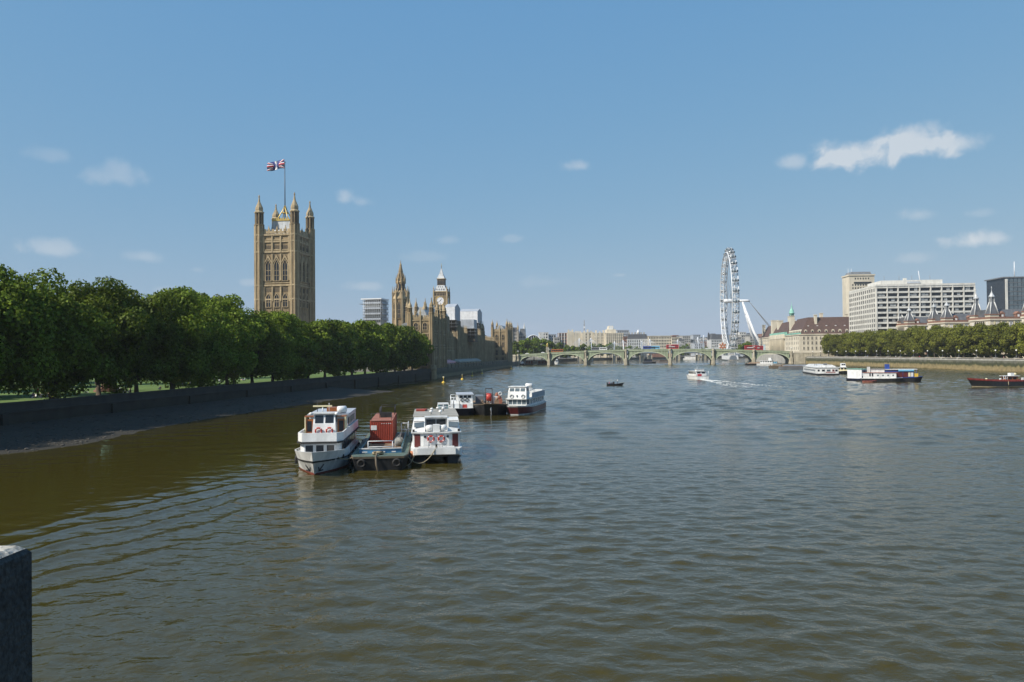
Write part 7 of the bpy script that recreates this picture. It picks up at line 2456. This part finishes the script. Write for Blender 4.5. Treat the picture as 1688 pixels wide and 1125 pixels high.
decker('red double decker bus crossing over the fourth pier', s_at(1108.5), 5)
decker('red double decker bus near the wheel end of the bridge, leading', s_at(1238.5), 5)
decker('red double decker bus near the wheel end of the bridge, following', s_at(1250), 12)
decker('dark grey coach near the third pier of the bridge', s_at(985), 5, 'dark_lead', False, 12, name='coach')
decker('white box lorry beside the dark grey coach on the bridge', s_at(994), 2.6, 'white_paint', False, 7, name='box_lorry', cat='lorry', h=2.9)
decker('navy blue coach at the middle of the bridge', s_at(1070), 5, 'royal_blue', False, 11, name='coach')
decker('light blue lorry behind the navy coach', s_at(1080.5), 5, 'sky_blue', False, 7.5, name='box_lorry', cat='lorry', h=3.4)
decker('brown and gold open tour coach near the gilded monument', s_at(917.5), 5, 'varnish', False, 11, name='coach')


def car(label, s_, y_, m):
    p = on_bridge(s_, y_)
    t = thing('car', label, 'car', p, bang)
    MB().loft([[(-2.0, -.85, .28), (2.0, -.85, .28), (2.0, .85, .28), (-2.0, .85, .28)], [(-2.1, -.88, .75), (2.1, -.88, .7), (2.1, .88, .7), (-2.1, .88, .75)], [(-1.5, -.8, .98), (1.2, -.8, .92), (1.2, .8, .92), (-1.5, .8, .98)],
               [(-1.0, -.65, 1.45), (.4, -.65, 1.45), (.4, .65, 1.45), (-1.0, .65, 1.45)]], smooth=False).build('body', m, t)
    wins(t, 'F', -.76, (-.9, .1), 1.0, .75, .32)
    wins(t, 'B', .76, (-.9, .1), 1.0, .75, .32)
    wheels(t, (-1.25, 1.25), .8, .62)


for lab, px, y_, m in (('white car on the bridge above the first arch', 868, 4, 'white_paint'), ('silver car on the bridge between first pier and monument', 894, 4, 'sheeting'), ('black car on the bridge above the second arch', 935, 4, 'rubber'),
                       ('pale car over the fourth arch of the bridge', 1035, 4, 'white_worn'), ('dark blue car over the fifth arch of the bridge', 1135, 4, 'hull_navy'), ('white car over the sixth arch of the bridge', 1165, 4, 'white_paint'), ('grey car above the sixth pier of the bridge', 1203, 4, 'sheeting_grey')):
    car(lab, s_at(px), y_, m)


# ================================================================== people in their places
word = {'stand': 'standing', 'sit': 'sitting', 'lie': 'lying'}
shade_w = {'shirt_red': 'red', 'shirt_white': 'white', 'shirt_dark': 'dark', 'shirt_blue': 'blue', 'shirt_pink': 'pink'}


def person(pose, c, loc, rz, where, group):
    o = put('person', POSES[pose, c], None, None, loc, rz)
    tag(o, f'person in {shade_w[c]} top {word[pose]} {where}', 'person', group + ', ' + shade_w[c] + ' ' + word[pose])
    return o


rp = random.Random(9)
# a picnic group by the first trunks
for px, py, pose, c in ((55, 655, 'sit', 'shirt_pink'), (62, 654, 'stand', 'shirt_red'), (59, 657, 'sit', 'shirt_white'), (67, 656, 'sit', 'shirt_white'), (74, 656, 'sit', 'shirt_white'), (80, 655.5, 'sit', 'shirt_dark'), (88, 655, 'sit', 'shirt_white'),
                        (124, 653, 'stand', 'shirt_white'), (142, 648, 'lie', 'shirt_white'), (197, 644, 'sit', 'shirt_white'), (208, 648, 'sit', 'shirt_dark'), (214, 648, 'sit', 'shirt_dark'), (224, 647, 'sit', 'shirt_dark'),
                        (264, 643, 'sit', 'shirt_dark'), (302, 639, 'stand', 'shirt_dark'), (314, 638, 'stand', 'shirt_dark'), (311, 629, 'sit', 'shirt_white')):
    p = on(px, py, 3.73)
    person(pose, c, p, rp.uniform(-.8, .8), 'on the garden grass behind the river wall', 'people on the grass behind the wall')
for px, py, pose, c in ((284, 632, 'sit', 'shirt_red'), (348, 625, 'lie', 'shirt_white'), (352, 627, 'sit', 'shirt_pink'), (362, 630, 'sit', 'shirt_white'), (368, 631, 'stand', 'shirt_white'), (384, 622, 'lie', 'shirt_white'), (400, 627, 'lie', 'shirt_pink'),
                        (404, 628, 'sit', 'shirt_white'), (422, 622, 'sit', 'shirt_dark'), (449, 623, 'sit', 'shirt_pink'), (455, 621, 'lie', 'shirt_white'), (480, 618, 'sit', 'shirt_white'), (486, 621, 'stand', 'shirt_white'), (491, 618, 'sit', 'shirt_blue'),
                        (512, 618, 'sit', 'shirt_white'), (518, 617, 'stand', 'shirt_pink'), (540, 615, 'lie', 'shirt_white'), (557, 615, 'sit', 'shirt_white'), (574, 616, 'stand', 'shirt_white'), (584, 615, 'stand', 'shirt_dark')):
    p = on(px, py, 3.73)
    person(pose, c, p, rp.uniform(-2.5, 2.5), 'out on the sunny lawn among the tree trunks', 'people on the sunny lawn')
# crew of the open boat and people in the dinghy
for q, c in (((0, -1.0, .5), 'shirt_white'), ((.1, .9, .45), 'shirt_dark'), ((-.1, 1.7, .45), 'shirt_red')):
    v = sk.matrix_basis @ Vector(q)
    person('stand' if c == 'shirt_white' else 'sit', c, v, R(84), 'in the small black open boat', 'crew of the open boat')
# figures along the embankment walk
for px, c in ((1352, 'shirt_white'), (1390, 'shirt_dark'), (1424, 'shirt_blue'), (1472, 'shirt_white'), (1512, 'shirt_red'), (1560, 'shirt_dark'), (1622, 'shirt_white'), (1655, 'shirt_pink')):
    dd = 251 * 1312 / (px - 844)
    person('stand', c, (RBX(dd) + 3.4, dd, 5.63), rp.uniform(0, 6), 'behind the embankment parapet under the trees', 'people on the embankment walk')

# brick memorial among the trunks
p = on(176, 646, 3.7)
t = thing('garden_memorial', 'small red brown stone garden memorial with slender columns under the trees', 'memorial', (p.x, p.y, 3.7))
MB().lathe([(2.6, 0), (2.6, .4), (2.2, .45), (2.2, .9)], 8, smooth=False).build('base', 'red_brick', t)
for k in range(8):
    a = k * math.pi / 4 + .2
    MB().lathe([(.22, .9), (.16, 1.1), (.16, 3.2), (.26, 3.4)], 8, (1.8 * math.cos(a), 1.8 * math.sin(a), 0)).build('column', 'red_brick', t)
MB().lathe([(2.2, 3.4), (2.3, 3.9), (1.2, 5.6), (.15, 7.2), (.05, 8.2)], 8, smooth=False).build('spire_roof', 'copper_green', t)
MB().lathe([(.7, .9), (.6, 3.4)], 8).build('core', 'red_brick', t)
# ================================================================== the air
hz = MB().box(-3050, 3050, -350, 4650, -4.2, 145).build('haze')
hz['kind'] = 'stuff'
tag(hz, 'thin pale summer haze lying over the river and the city', 'haze')
m = bpy.data.materials.new('haze'); m.use_nodes = True
m.node_tree.nodes.clear()
pv = m.node_tree.nodes.new('ShaderNodeVolumePrincipled'); ov = m.node_tree.nodes.new('ShaderNodeOutputMaterial')
pv.inputs['Color'].default_value = (.86, .92, 1.0, 1)
pv.inputs['Density'].default_value = 0.00007
pv.inputs['Anisotropy'].default_value = 0.0
m.node_tree.links.new(pv.outputs[0], ov.inputs['Volume'])
hz.data.materials.append(m)
